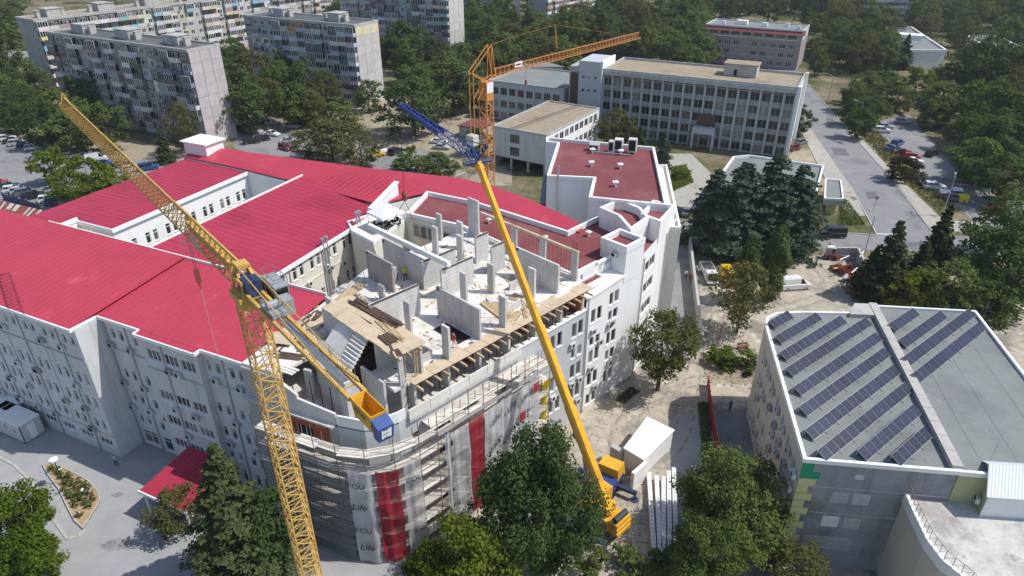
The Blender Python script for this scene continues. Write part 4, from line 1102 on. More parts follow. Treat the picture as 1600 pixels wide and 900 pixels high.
def chair_proto():
    g = thing('chair', 'black chair under the gazebo tent', 'chair', (0, 0, 0), 0, 'chairs under the gazebo tent')
    mb = MB(); mb.box(-.22, .22, -.22, .22, .42, .47); mb.build('seat', M['dark'], g)
    mb = MB(); mb.box(-.22, .22, .19, .24, .5, .95); mb.build('backrest', M['dark'], g)
    for x in (-.2, .2):
        for y in (-.2, .2):
            mb = MB(); mb.bar((x, y, 0), (x, y, .42), .02, 4); mb.build('leg', M['dark'], g)
    return g
ch = chair_proto(); first = True
for i, (x, y) in enumerate(((-.8, .2), (.9, -.3))):
    for k in range(4):
        a = PI / 2 * k + .4
        c = ch if first else copy_tree(ch); first = False
        c.location = ST(17.4 + x + .8 * math.cos(a), 29.8 + y + .8 * math.sin(a), 17.2); c.rotation_euler = (0, 0, a - PI / 2 + A45)

# ================================================================== SCAFFOLD AND DEBRIS NETS
inner = [(14.0 - 1.9 * i, -1.75) for i in range(9)] + [(-3.1, -1.7), (-5.2, -1.25), (-7.0, -.2), (-8.3, 1.6), (-9.1, 3.6), (-9.9, 5.7), (-10.7, 7.8), (-11.5, 9.9)]
outer = []
for i, p in enumerate(inner):
    a = Vector(inner[max(0, i - 1)]); b = Vector(inner[min(len(inner) - 1, i + 1)]); d = (b - a).normalized()
    n = Vector((-d.y, d.x)); outer.append((p[0] + n.x * 1.2, p[1] + n.y * 1.2))
sf = thing('scaffold', 'tube scaffold with plank lifts wrapped round the corner of the unfinished building', 'scaffold', (RX, RY, 0), A45)
M['boards'] = mat('scaffold_boards', (0.58, 0.545, 0.49), 0.9, 0.2, noise=(1.2, 0.2), randv=0.25)
LIFTS = [1.2, 3.2, 5.2, 7.2, 9.2, 11.2, 13.1]
for i, (p, q) in enumerate(zip(inner, outer)):
    for pt, top in ((p, 14.2), (q, 15.6 + .8 * random.random())):
        mb = MB(); mb.bar((*pt, 0), (*pt, top), .042, 5); mb.build('standard', M['rusty'], sf)
lb = MB()
for i in range(len(inner) - 1):
    for z in LIFTS:
        for row in (inner, outer):
            for dz in ((0, 1.0) if row is outer else (0,)):
                lb.bar((*row[i], z + dz), (*row[i + 1], z + dz), .028, 4)
        lb.bar((*inner[i], z), (*outer[i], z), .022, 4)
    if i % 3 == 0:
        for z in LIFTS[:-1]: lb.bar((*outer[i], z), (*outer[i + 1], z + 2), .02, 4)
o = lb.build('ledger_tubes', M['rusty'], sf); o['kind'] = 'stuff'
for i in range(len(inner) - 1):
    for z in LIFTS:
        a, b, c, d = inner[i], inner[i + 1], outer[i + 1], outer[i]
        for j in range(4):
            f0, f1 = j / 4 + .015, (j + 1) / 4 - .015
            if z < 13 and (i < 6): 
                if j: continue
                f0, f1 = .02, .98
            L_ = lambda u, v, t: (u[0] + (v[0] - u[0]) * t, u[1] + (v[1] - u[1]) * t)
            q = [L_(a, d, f0), L_(b, c, f0), L_(b, c, f1), L_(a, d, f1)]
            if z > 13 and random.random() < .12: continue
            mb = MB(); jz = random.uniform(0, .05); mb.prism(ccw(q), z + .03 + jz, z + .08 + jz); mb.build('scaffold_board', M['boards'], sf)

for i in range(8):      # wide top walkway along the sunny side
    s1, s0 = inner[i][0] - .02, inner[i + 1][0] + .02
    for j in range(4):
        mb = MB(); t0 = -1.72 + j * .29; jz = random.uniform(0, .04); mb.box(s0, s1, t0, t0 + .27, 13.13 + jz, 13.18 + jz); mb.build('scaffold_board', M['boards'], sf)
    mb = MB(); mb.box(s0, s1, -3.0, -2.97, 12.75, 13.12); mb.build('toe_board', M['oldconc'], sf)
# path along the outer face for nets
op = [Vector(p) for p in outer]
def on_path(dist):
    for a, b in zip(op[:-1], op[1:]):
        l = (b - a).length
        if dist <= l: 
            d = (b - a) / l; return a + d * dist, Vector((-d.y, d.x)), d
        dist -= l
    d = (op[-1] - op[-2]).normalized(); return op[-1] + d * dist, Vector((-d.y, d.x)), d
def net(label, d0, d1, zt, zb, m, seed, amp=.12, pinch=0.0, cat='netting'):
    g = thing('debris_net', label, cat, (RX, RY, 0), A45, 'debris nets hung on the scaffold')
    r_ = random.Random(seed); nx, nz = 14, 26
    ph = [r_.uniform(0, 6) for _ in range(6)]
    mb = MB(); grid = {}
    for i in range(nx + 1):
        for j in range(nz + 1):
            u, w = i / nx, j / nz
            sag = .35 * math.sin(u * PI) * (1 - w) if pinch else 0
            dd = d0 + (d1 - d0) * (u + pinch * (u - .5) * -(1 - abs(w - .2)) * .6 * (1 if w < .3 else .3))
            c, n, t = on_path(dd)
            off = .12 + amp * (math.sin(u * 9 + ph[0] + w * 2) * .5 + math.sin(u * 17 + ph[1]) * .25 + math.sin(w * 11 + ph[2] + u * 2) * .45 + math.sin(w * 23 + u * 5 + ph[3]) * .2) + amp
            z = zt + (zb - zt) * w - sag
            grid[i, j] = len(mb.v); q = c + n * off; mb.v.append((q.x, q.y, z))
    for i in range(nx):
        for j in range(nz):
            mb.f.append((grid[i, j], grid[i, j + 1], grid[i + 1, j + 1], grid[i + 1, j])); mb.m.append(0)
    mb.build('net_sheet', M[m], g, smooth=True)
    # roped hem strips
    return g
def net_text(g, s, dist, z, size, rot_in, m='letterblack', shear=0):
    c, n, t = on_path(dist); a = math.atan2(-t.y, -t.x)      # walking the path backwards reads left to right
    q = c + n * .5
    o = text(s, size, m, g, (q.x, q.y, z), (0, 0, 0), shear=shear)
    o.matrix_local = Matrix.Translation((q.x, q.y, z)) @ Matrix.Rotation(a, 4, 'Z') @ Matrix.Rotation(PI / 2, 4, 'X') @ Matrix.Rotation(rot_in, 4, 'Z')
# distance 0 is s=14
net_specs = [
    ('narrow grey net with a red square at the far end of the scaffold', 1.8, 3.2, 12.7, 2.0, 'thinnet', .08, 0),
    ('white net with a red patch beside the walnut tree', 3.3, 5.3, 12.6, .8, 'whitenet', .12, 0),
    ('white net printed with black letters, middle of the sunny side', 5.35, 7.4, 12.5, .6, 'whitenet', .12, 0),
    ('white net printed with black letters next to the red banded net', 7.45, 9.6, 12.4, .5, 'whitenet', .12, 0),
    ('flat red net with darker bands between white nets on the sunny side', 9.75, 11.5, 12.4, .4, 'rednet', .06, 0),
    ('smoky grey net beside the bare scaffold boards', 11.6, 13.8, 12.3, .4, 'thinnet', .15, 0),
    ('narrow white net edge hanging by the open scaffold bay', 13.9, 14.5, 12.6, .6, 'whitenet', .1, 0),
    ('thin crumpled white net tied at intervals on the corner', 17.2, 19.2, 12.0, .3, 'thinnet', .14, .25),
    ('red net with folded peak on the scaffold corner', 19.5, 21.6, 11.8, .2, 'rednet', .22, .2),
    ('bluish white net printed Life on the shaded corner', 21.8, 24.0, 12.0, .2, 'whitenet', .1, .1),
    ('long dark grey green net on the shaded side', 24.2, 32.5, 12.2, .2, 'greynet', .12, 0)]
nets = [net(l, a, b, zt, zb, m, 10 + i, amp, pin) for i, (l, a, b, zt, zb, m, amp, pin) in enumerate(net_specs)]
net_text(nets[2], 'нолит', 6.35, 8.0, .95, R(38)); net_text(nets[2], 'Life', 6.3, 11.2, .9, R(30), shear=.4)
net_text(nets[3], 'нолит', 8.5, 7.6, .95, R(38)); net_text(nets[3], 'Life', 8.4, 10.9, .9, R(30), shear=.4)
net_text(nets[1], 'Life', 4.3, 11.3, .9, R(30), shear=.4)
net_text(nets[9], 'Life', 23.2, 7.6, 1.0, 0, shear=.3); net_text(nets[9], 'ВОU', 23.2, 10.2, .8, 0); net_text(nets[9], 'ВОU', 23.1, 4.6, .8, 0); net_text(nets[9], 'Life', 23.0, 2.4, 1.0, 0, shear=.3)
net_text(nets[7], 'ВОU', 18.2, 9.8, .8, 0); net_text(nets[7], 'Life', 18.2, 3.2, .8, 0, shear=.3)
c, n, t = on_path(2.5)
for k, (dd, z, hh) in enumerate(((2.6, 11.2, 1.2), (4.6, 8.6, 1.1))):
    c, n, t = on_path(dd); q = c + n * .52
    mb = MB(); mb.quad((-.45, -.02, 0), (.45, -.02, 0), (.45, -.02, hh), (-.45, -.02, hh)); mb.build('red_patch', M['rednet'], nets[k], (q.x, q.y, z), (0, 0, math.atan2(-t.y, -t.x)))
    for j in range(4):
        mb = MB(); mb.quad((.55, -.02, j * .3), (.85, -.02, j * .3), (.85, -.02, j * .3 + .2), (.55, -.02, j * .3 + .2)); mb.build('printed_bar', M['letterblack'], nets[k], (q.x, q.y, z), (0, 0, math.atan2(-t.y, -t.x)))
# yellow rubbish chute
cg = thing('rubbish_chute', 'yellow plastic rubbish chute with hopper mouth against the grey facade', 'chute', ST(14.2, -2.0, 0), A45)
mb = MB(); mb.bar((0, 0, 9.3), (0, 0, 10.3), .4, 12, r2=.75, cap=False); mb.build('hopper', M['chute'], cg)
for k in range(8):
    mb = MB(); mb.bar((0, 0, 9.3 - k), (0, 0, 8.3 - k), .42, 12, r2=.34, cap=False); mb.build('chute_section', M['chute'], cg)

# ================================================================== TOWER CRANE (yellow)
TX, TY = -18.9 * .75, 42.6 * .75
JD = R(129.8)
tc = thing('tower_crane', 'yellow lattice tower crane with long jib over the red roofs', 'tower crane', (TX, TY, 13.1), JD)
tc.scale = (.75, .75, .75)
def mast_mesh(w, h, r, m, diag=2):
    mb = MB(); c = [(-w / 2, -w / 2), (w / 2, -w / 2), (w / 2, w / 2), (-w / 2, w / 2)]
    for x, y in c: mb.bar((x, y, 0), (x, y, h), r, 4)
    hb = h / diag
    for k in range(diag):
        for i in range(4):
            a, b = c[i], c[(i + 1) % 4]
            mb.bar((*a, k * hb), (*b, k * hb), r * .55, 4)
            if (k + i) % 2: a, b = b, a
            mb.bar((*a, k * hb), (*b, (k + 1) * hb), r * .55, 4)
    return mb.mesh('mast_section', M[m])
ms = mast_mesh(1.6, 3.0, .085, 'craneyellow', 3)
for k in range(-6, 10): put('mast_section', ms, tc, (0, 0, .6 + 3.0 * k))
mb = MB(); mb.box(-2.6, 2.6, -2.6, 2.6, -17.45, -16.6); mb.build('base_block', M['concrete'], tc)
mb = MB()
for k in range(-6, 10): mb.bar((-.5, -.35, .8 + 3 * k), (.4, -.35, 3.5 + 3 * k), .04, 4); mb.bar((-.5, .05, .8 + 3 * k), (.4, .05, 3.5 + 3 * k), .04, 4)
mb.build('ladder', M['steel'], tc)
mb = MB(); mb.bar((0, 0, 30.6), (0, 0, 31.2), 1.0, 14); mb.box(-1.05, 1.05, -1.05, 1.05, 31.2, 31.7); mb.build('slewing_ring', M['craneyellow'], tc)
mb = MB()
for y in (-.7, .7):
    mb.bar((-1.1, y, 31.6), (.5, y * .5, 33.7), .12, 4); mb.bar((1.2, y, 31.6), (.6, y * .5, 33.7), .12, 4); mb.bar((-1.1, y, 31.8), (1.3, y, 31.8), .12, 4)
mb.box(-.1, .9, -.45, .45, 33.5, 33.8); mb.box(-1.0, .9, -.75, -.55, 32.7, 32.9); mb.box(-1.0, .9, .55, .75, 32.7, 32.9); mb.box(-.4, .6, -.5, .5, 32.0, 32.8)
mb.build('crane_head', M['craneyellow'], tc)
mb = MB(); mb.box(-1.4, -.2, -.6, .5, 31.8, 33.0); mb.bar((.3, -.5, 32.4), (.3, .5, 32.4), .5, 10); mb.build('winch', M['darkblue'], tc)
# jib: triangular truss sections
JL = 61.5; nsec = 18; sl_ = JL / nsec
def jib_mesh(w, h, L_, r, m, bays=3):
    mb = MB()
    for y in (-w / 2, w / 2): mb.bar((0, y, 0), (L_, y, 0), r, 4)
    mb.bar((0, 0, h), (L_, 0, h), r * 1.25, 4)
    for k in range(bays):
        x0, x1 = L_ * k / bays, L_ * (k + 1) / bays; xm = (x0 + x1) / 2
        for y in (-w / 2, w / 2): mb.bar((x0, y, 0), (xm, 0, h), r * .6, 4); mb.bar((xm, 0, h), (x1, y, 0), r * .6, 4)
        mb.bar((x0, -w / 2, 0), (x0, w / 2, 0), r * .55, 4); mb.bar((x0, -w / 2, 0), (x1, w / 2, 0), r * .5, 4)
    return mb.mesh('jib_section', M[m])
jm = jib_mesh(1.4, 1.45, sl_, .07, 'craneyellow')
for k in range(nsec): put('jib_section', jm, tc, (1.6 + k * sl_, 0, 32.1))
mb = MB(); mb.bar((1.6 + JL, -.75, 32.1), (1.6 + JL, .75, 32.1), .1, 4); mb.bar((1.6 + JL, -.75, 32.1), (1.6 + JL, 0, 34.2), .08, 4); mb.bar((1.6 + JL, .75, 32.1), (1.6 + JL, 0, 34.2), .08, 4); mb.build('jib_nose', M['craneyellow'], tc)
mb = MB(); mb.bar((.6, 0, 33.7), (16, 0, 33.6), .1, 4); mb.build('tie_bar', M['craneyellow'], tc)
mb = MB(); mb.box(2.5, 12.5, -.22, .22, 32.3, 32.95); mb.build('trolley_drive_box', M['craneyellow'], tc)
mb = MB()
for x in np.arange(7, 9.5, .5):
    mb.bar((x, .9, 32.1), (x, .9, 33.3), .025, 4)
for z in (32.7, 33.3): mb.bar((7, .9, z), (9.2, .9, z), .025, 4); mb.bar((7, 1.8, z), (9.2, 1.8, z), .025, 4); mb.bar((7, .9, z), (7, 1.8, z), .025, 4); mb.bar((9.2, .9, z), (9.2, 1.8, z), .025, 4)
mb.build('guard_rail', M['steel'], tc)
mb = MB()
for x0, y0 in ((-1.5, -1.9), (1.0, -1.9)):
    pass
for x in (-2.0, -.8, .4):
    mb.bar((x, -1.2, 31.7), (x, -1.2, 32.9), .025, 4); mb.bar((x, -2.2, 31.7), (x, -2.2, 32.9), .025, 4); mb.bar((x, -1.2, 32.9), (x, -2.2, 32.9), .025, 4)
for y in (-1.2, -2.2): mb.bar((-2.0, y, 32.9), (.4, y, 32.9), .025, 4); mb.bar((-2.0, y, 32.3), (.4, y, 32.3), .025, 4)
mb.build('guard_rail', M['steel'], tc)
# driver cabin
mb = MB(); mb.box(-2.6, -.1, -2.0, -1.0, 30.9, 32.6); mb.build('cabin', M['greycab'], tc)
mb = MB(); mb.box(-2.68, -2.6, -1.9, -1.1, 31.3, 32.5); mb.box(-2.4, -.3, -1.0, -.95, 31.5, 32.4); mb.build('cabin_window', M['carglass'], tc)
mb = MB(); mb.box(-4.0, -2.9, -1.7, -.9, 31.0, 32.2); mb.build('switch_cabinet', M['greycab'], tc)
# counter jib
mb = MB()
for y in (-.5, .5): mb.box(-16.1, -1.0, y - .1, y + .1, 31.85, 32.12)
for x in np.arange(-15, -1, 2.2): mb.bar((x, -.5, 31.95), (x, .5, 31.95), .05, 4)
mb.build('counter_jib', M['craneyellow'], tc)
mb = MB(); mb.box(-14.6, -2.5, -.24, .24, 32.06, 32.11); mb.build('walkway', M['steel'], tc)
mb = MB()
for x in np.arange(-15, -2, 1.6):
    for y in (-.52, .52): mb.bar((x, y, 32.1), (x, y, 32.9), .016, 4)
for y in (-.52, .52): mb.bar((-15, y, 32.9), (-2.5, y, 32.9), .016, 4)
mb.build('guard_rail', M['steel'], tc)
for y in (-.6, .6):
    mb = MB(); mb.bar((.5, y * .6, 33.7), (-15.2, y, 32.2), .045, 5); mb.build('tie_bar', M['craneyellow'], tc)
mb = MB(); mb.box(-5.8, -3.8, -.5, .5, 32.2, 32.5); mb.bar((-4.8, -.45, 32.75), (-4.8, .45, 32.75), .3, 10); mb.build('hoist_winch', M['greycab'], tc)
mb = MB(); mb.box(-10.9, -9.6, -1.1, -.7, 31.5, 31.9); mb.build('sign_cabinet', M['greycab'], tc)
# ballast: open yellow hopper and blue end block
hp = MB(); x0, x1, y0, y1, z0, z1 = -18.4, -16.1, -.5, .5, 31.0, 32.15; t = .06
bx0, bx1 = -18.2, -16.35
def hop(a0, a1, b0, b1, zz): return [(a0, b0, zz), (a1, b0, zz), (a1, b1, zz), (a0, b1, zz)]
o8 = hop(bx0, bx1, y0 + .05, y1 - .05, z0) + hop(x0, x1, y0, y1, z1)
for f in ((3, 2, 1, 0), (0, 1, 5, 4), (1, 2, 6, 5), (2, 3, 7, 6), (3, 0, 4, 7)): hp.quad(*[o8[i] for i in f])
i8 = hop(bx0 + .05, bx1 - .05, y0 + .12, y1 - .12, 31.15) + hop(x0 + t, x1 - t, y0 + t, y1 - t, z1)
for f in ((0, 1, 2, 3), (4, 5, 1, 0), (5, 6, 2, 1), (6, 7, 3, 2), (7, 4, 0, 3)): hp.quad(*[i8[i] for i in f])
for i in range(4): hp.quad(o8[4 + i], o8[4 + (i + 1) % 4], i8[4 + (i + 1) % 4], i8[4 + i])
hop_o = hp.build('ballast_hopper', M['boomyellow'], tc)
mb = MB(); mb.hexa([(-18.98, -.45, 30.75), (-18.42, -.45, 30.75), (-18.42, .45, 30.75), (-18.98, .45, 30.75), (-19.1, -.48, 31.7), (-18.42, -.48, 32.0), (-18.42, .48, 32.0), (-19.1, .48, 31.7)]); mb.build('ballast_block', M['blue'], tc)
mb = MB(); mb.quad((-19.05, .3, 30.95), (-19.05, -.3, 30.95), (-19.13, -.3, 31.6), (-19.13, .3, 31.6)); mb.build('sign_plate', M['board'], tc)
tx = text('POTAIN', .36, 'letterblack', tc, (-17.25, .54, 31.7), (PI / 2, 0, PI))
for k, z in enumerate((31.7, 31.45, 31.2)):
    mb = MB(); mb.quad((-19.15, .22, z - .15), (-19.15, -.12, z - .15), (-19.155, -.12, z - .1), (-19.155, .22, z - .1)); mb.build('sign_line', M['letterblack'], tc)
# hook hanging from the jib
hx = 14.2
mb = MB(); mb.bar((hx, -.08, 32.0), (hx, -.08, 27.6), .025, 4); mb.bar((hx, .08, 32.0), (hx, .08, 27.6), .025, 4); mb.build('hoist_rope', M['cablesteel'], tc)
mb = MB(); mb.box(hx - .12, hx + .12, -.2, .2, 26.4, 27.7); mb.bar((hx, 0, 26.4), (hx, 0, 25.7), .1, 6, r2=.05); mb.build('hook_block', M['rustred'], tc)
mb = MB(); mb.bar((hx, 0, 25.7), (hx, 0, 19.8), .03, 4); mb.bar((hx, 0, 19.8), (hx + .4, 0, 17.9), .02, 4); mb.bar((hx, 0, 19.8), (hx - .4, 0, 17.9), .02, 4); mb.build('chain', M['duct'], tc)

# ================================================================== MOBILE CRANE
mc = thing('mobile_crane', 'yellow telescopic mobile crane with raised boom and blue lattice fly jib', 'mobile crane', (8.6, 51.2, 0), R(58))
mb = MB(); mb.box(-5.2, 4.6, -1.25, 1.25, .75, 1.55); mb.box(-4.8, 4.2, -1.0, 1.0, .5, .75); mb.build('carrier', M['darkblue'], mc)
for x in (-4.2, -2.7, 1.9, 3.4):
    for y in (-1.1, 1.1):
        mb = MB(); mb.bar((x, y - .18, .55), (x, y + .18, .55), .55, 14); mb.build('wheel', M['black'], mc)
mb = MB(); mb.hexa([(3.0, -1.2, 1.55), (5.1, -1.2, 1.0), (5.1, 1.2, 1.0), (3.0, 1.2, 1.55), (3.0, -1.15, 3.0), (4.7, -1.1, 2.9), (4.7, 1.1, 2.9), (3.0, 1.15, 3.0)]); mb.build('driver_cab', M['boomyellow'], mc)
mb = MB(); mb.quad((5.02, -1.0, 1.95), (5.02, 1.0, 1.95), (4.79, .95, 2.75), (4.79, -.95, 2.75)); mb.build('windscreen', M['carglass'], mc)
mb = MB(); mb.box(.2, 2.9, -1.2, .9, 1.56, 1.95); mb.build('deck_plate', M['blue'], mc)
for x in (3.0, -4.6):
    for sy in (-1, 1):
        mb = MB(); mb.box(x - .2, x + .2, min(sy * 1.2, sy * 3.4), max(sy * 1.2, sy * 3.4), .8, 1.2); mb.build('outrigger_beam', M['darkblue'], mc)
        mb = MB(); mb.bar((x, sy * 3.3, .12), (x, sy * 3.3, 1.35), .11, 8); mb.bar((x, sy * 3.3, .0), (x, sy * 3.3, .12), .45, 10); mb.build('outrigger_leg', M['darkblue'], mc)
# superstructure in world direction of the boom
ph = math.atan2(20.8, -20.5) - R(58)
def MC(dist, lat, z):
    b = R(58) + ph; w = Vector((9.0, 48.9)) + Vector((math.cos(b), math.sin(b))) * dist + Vector((-math.sin(b), math.cos(b))) * lat - Vector((8.6, 51.2))
    ca, sa = math.cos(-R(58)), math.sin(-R(58)); return Vector((w.x * ca - w.y * sa, w.x * sa + w.y * ca, z))
def mcbox(d0, d1, l0, l1, z0, z1, mb): mb.hexa([MC(d0, l0, z0), MC(d1, l0, z0), MC(d1, l1, z0), MC(d0, l1, z0), MC(d0, l0, z1), MC(d1, l0, z1), MC(d1, l1, z1), MC(d0, l1, z1)])
mb = MB(); mcbox(-1.6, 2.2, -1.1, 1.1, 1.6, 2.2, mb); mcbox(-1.2, .5, -.75, -.45, 2.2, 3.3, mb); mcbox(-1.2, .5, .45, .75, 2.2, 3.3, mb); mb.build('superstructure', M['boomyellow'], mc)
for k in range(3):
    mb = MB(); mcbox(-3.0 + .12 * k, -1.65, -1.25 + .08 * k, 1.25 - .08 * k, 1.3 + .42 * k, 1.69 + .42 * k, mb); mb.build('counterweight_plate', M['boomyellow'], mc)
mb = MB(); mb.bar(MC(-2.3, -.9, 2.85), MC(-2.3, .9, 2.85), .32, 10); mb.build('hoist_drum', M['cablesteel'], mc)
mb = MB(); mb.bar(MC(-1.2, .5, 2.6), MC(1.6, .9, 2.5), .06, 5); mb.bar(MC(-1.2, -.5, 2.6), MC(1.6, -.9, 2.5), .06, 5); mb.build('hydraulic_hose', M['black'], mc)
mb = MB(); mcbox(.4, 2.6, -2.2, -1.15, 1.7, 3.3, mb); mb.build('operator_cab', M['boomyellow'], mc)
mb = MB(); mcbox(.9, 2.65, -2.25, -1.1, 2.4, 3.1, mb); mb.build('cab_window', M['carglass'], mc)
BT = MC(17.4, 0, 34.0); BF = MC(-.6, 0, 2.9)
def boom(f0, f1, w, h, name, m):
    a, b = BF.lerp(BT, f0), BF.lerp(BT, f1); d = (b - a).normalized()
    side = d.cross(Vector((0, 0, 1))).normalized(); up = side.cross(d)
    mb = MB(); P = []
    for c in (a, b): P.append([c + side * x * w / 2 + up * y * h / 2 for x, y in ((-1, .6), (-.55, -1), (.55, -1), (1, .6), (.7, 1), (-.7, 1))])
    n = len(mb.v); mb.v += [tuple(q) for q in P[0] + P[1]]
    for i in range(6): j = (i + 1) % 6; mb.f.append((n + i, n + j, n + 6 + j, n + 6 + i)); mb.m.append(0)
    mb.f.append(tuple(n + i for i in range(6))[::-1]); mb.f.append(tuple(n + 6 + i for i in range(6))); mb.m += [0, 0]
    return mb.build(name, M[m], mc)
boom(-.02, .30, .95, 1.08, 'boom_section', 'boomyellow'); boom(.30, .535, .8, .93, 'boom_section', 'boomyellow'); boom(.535, .77, .67, .78, 'boom_section', 'boomyellow'); boom(.77, 1.0, .55, .65, 'boom_section', 'boomyellow')
for f in (.298, .533, .768, .985): boom(f - .006, f + .006, 1.02 - f * .34, 1.16 - f * .4, 'boom_collar', 'boomyellow')
mb = MB(); a, b = MC(1.6, 0, 1.9), BF.lerp(BT, .2); mb.bar(a, b, .2, 8); mb.build('luffing_cylinder', M['steel'], mc)
mb = MB(); c = BF.lerp(BT, .24); mb.bar(c + Vector((0, 0, -1.1)), c + Vector((.4, 0, -1.1)), .5, 10); mb.build('rope_drum', M['black'], mc)
JT = MC(29.1, 0, 36.9)
mb = MB(); d = (JT - BT).normalized(); side = d.cross(Vector((0, 0, 1))).normalized(); up = side.cross(d)
nb = 9
def jp(k, x, y):
    f = k / nb; w = .42 - .2 * max(0, f - .4) / .6; h = .65 - .35 * max(0, f - .3) / .7; c = BT.lerp(JT, f) + Vector((0, 0, .4)); return c + side * x * w + up * (y * h / 2)
for k in range(nb):
    for x, y in ((-1, -1), (1, -1), (1, 1), (-1, 1)): mb.bar(jp(k, x, y), jp(k + 1, x, y), .05, 4)
    for x in (-1, 1): mb.bar(jp(k, x, -1), jp(k + 1, x, 1), .04, 4)
    for y in (-1, 1): mb.bar(jp(k, -1, y), jp(k + 1, 1, y), .04, 4); mb.bar(jp(k, -1, y), jp(k, 1, y), .04, 4)
mb.build('fly_jib', M['blue'], mc)
mb = MB()
for x in (-1, 1): mb.hexa([jp(4, x * 1.05, -.6), jp(9, x * 1.05, -.6), jp(9, x * .85, -.6), jp(4, x * .85, -.6), jp(4, x * 1.05, .9), jp(9, x * 1.05, .9), jp(9, x * .85, .9), jp(4, x * .85, .9)])
mb.build('fly_jib_cheek', M['blue'], mc)
mb = MB(); mb.bar(BT + side * 1.6 - d * .3, BT - side * 1.4 + d * .4, .2, 6); mb.bar(BT + Vector((0, 0, .2)), BT + up * 2.2 - d * 1.0, .08, 4); mb.bar(BT + up * 2.2 - d * 1.0, jp(3, 0, 1), .05, 4); mb.bar(BT + side * .8 + up * .4, BT + side * 1.5 + up * 1.8 + d * 1.5, .1, 4); mb.build('jib_mast', M['darkblue'], mc)
mb = MB(); hw = Vector((-11.6, 69.0, 28.0)) - Vector((8.6, 51.2, 0)); ca, sa = math.cos(-R(58)), math.sin(-R(58)); hl = Vector((hw.x * ca - hw.y * sa, hw.x * sa + hw.y * ca, hw.z))
mb.bar(JT + Vector((0, 0, .4)), hl, .03, 4); mb.bar(BT, MC(-.5, .2, 3.6) , .02, 4); mb.build('hoist_rope', M['cablesteel'], mc)

# ================================================================== ORANGE CRANE by the grey offices
oc = thing('orange_tower_crane', 'orange lattice self erecting crane beside the grey office block', 'tower crane', (-5.0, 134.0, 0), R(51))
oc.scale = (1, 1, 1.08)
om = mast_mesh(1.9, 3.3, .12, 'orange', 2)
for k in range(6): put('mast_section', om, oc, (0, 0, .3 + 3.3 * k))
mb = MB(); mb.box(-1.0, 1.0, -1.0, 1.0, 20.1, 23.4); mb.build('mast_head_panel', M['orange'], oc)
mb = MB(); mb.box(1.0, 1.03, -.9, .9, 21.5, 23.3); mb.box(-.9, .9, -1.03, -1.0, 21.5, 23.3); mb.build('mast_plate', M['board'], oc)
mb = MB()
for y in (-.5, .5):
    mb.bar((-1, y, 23.4), (2.2, y, 24.2), .12, 4); mb.bar((2.2, y, 24.2), (1.2, y, 29.5), .1, 4); mb.bar((1.0, y, 24.0), (1.2, y, 29.5), .1, 4)
    mb.bar((1.2, y, 29.5), (-4.4, y, 25.6), .1, 4); mb.bar((-4.4, y, 25.6), (-.6, y, 23.6), .1, 4); mb.bar((-4.2, y, 25.5), (-4.2, y, 14.5), .09, 4); mb.bar((-3.2, y, 20.5), (-.6, y, 23.3), .09, 4)
mb.build('crane_head', M['orange'], oc)
ojm = jib_mesh(1.3, 1.2, 4.0, .08, 'orange', 3)
ty = math.atan2(5.6, 42)
for k in range(14):
    put('jib_section', ojm, oc, (2.2 + k * 4.0, 0, 24.0), (0, 0, 0))
mb = MB(); mb.quad((8, -.68, 24.6), (10.4, -.68, 24.6), (10.4, -.68, 25.6), (8, -.68, 25.6)); mb.build('sign_plate', M['board'], oc)
mb = MB(); mb.quad((8.3, -.70, 24.9), (10.0, -.70, 24.9), (10.0, -.70, 25.25), (8.3, -.70, 25.25)); mb.build('sign_line', M['letterred'], oc)
mb = MB(); mb.bar((23, 0, 25.9), (22.2, 0, 30.6), .06, 4); mb.bar((24, .4, 25.9), (22.2, 0, 30.6), .06, 4); mb.bar((22.2, 0, 30.6), (1.2, 0, 29.5), .025, 4); mb.bar((22.2, 0, 30.6), (44, 0, 26.6), .025, 4); mb.build('jib_king_post', M['orange'], oc)
mb = MB(); mb.box(-5.2, -3.6, -1, 1, 12.8, 14.6); mb.build('ballast', M['concrete'], oc)
mb = MB(); mb.bar((12.5, 0, 24.6), (12.5, 0, 21.5), .03, 4); mb.box(12.3, 12.7, -.15, .15, 20.8, 21.6); mb.build('hook', M['rustred'], oc)

# ================================================================== SOLAR-ROOFED BUILDING
sb = thing('solar_roof_building', 'sand coloured building with grey flat roof carrying solar panel rows', 'building', (0, 0, 0))
SZ = 13.0
SLp = [(25.3, 44.3), (37.9, 42.8), (42.9, 68.6), (34.5, 68.9), (31.2, 68.7), (29.6, 67.6), (28.9, 65.6)]
SRp = [(37.95, 42.75), (49.6, 41.3), (54.8, 69.0), (43.3, 70.3)]
ops = []; p0, p1 = (28.9, 65.6), (25.3, 44.3)
for zs in (9.6, 6.5, 3.4, .7):
    for k in range(7): ops.append((1.6 + 2.9 * k, 2.5 + 2.9 * k, zs, zs + 1.6, 1))
wall(sb, p0, p1, 0, SZ, M['sandwall'], ops); windows(sb, p0, p1, ops)
acs(sb, p0, p1, [(3.2 + 2.9 * k + random.uniform(-.3, .3), zs) for k in range(7) for zs in (8.4, 5.3, 2.2, 10.2, 7.1) if random.random() < .8])
ops = [(3.2, 4.7, 8.2, 9.6), (5.0, 6.5, 8.2, 9.6), (3.0, 4.5, 5.2, 6.6), (4.9, 6.4, 5.2, 6.6), (4.6, 5.4, 11.2, 11.8), (9.0, 10.2, .4, 2.6)]
M['shadefront'] = mat('shade_darkened_render', (0.29, 0.30, 0.31), 0.9, 0.2, noise=(0.5, 0.15), streak=((0.14, 0.14, 0.145), 0.7, 0.6), second=((0.16, 0.15, 0.145), 0.2, 0.55, 0.08))  # base colour darkened and cooled to carry the shade on this front
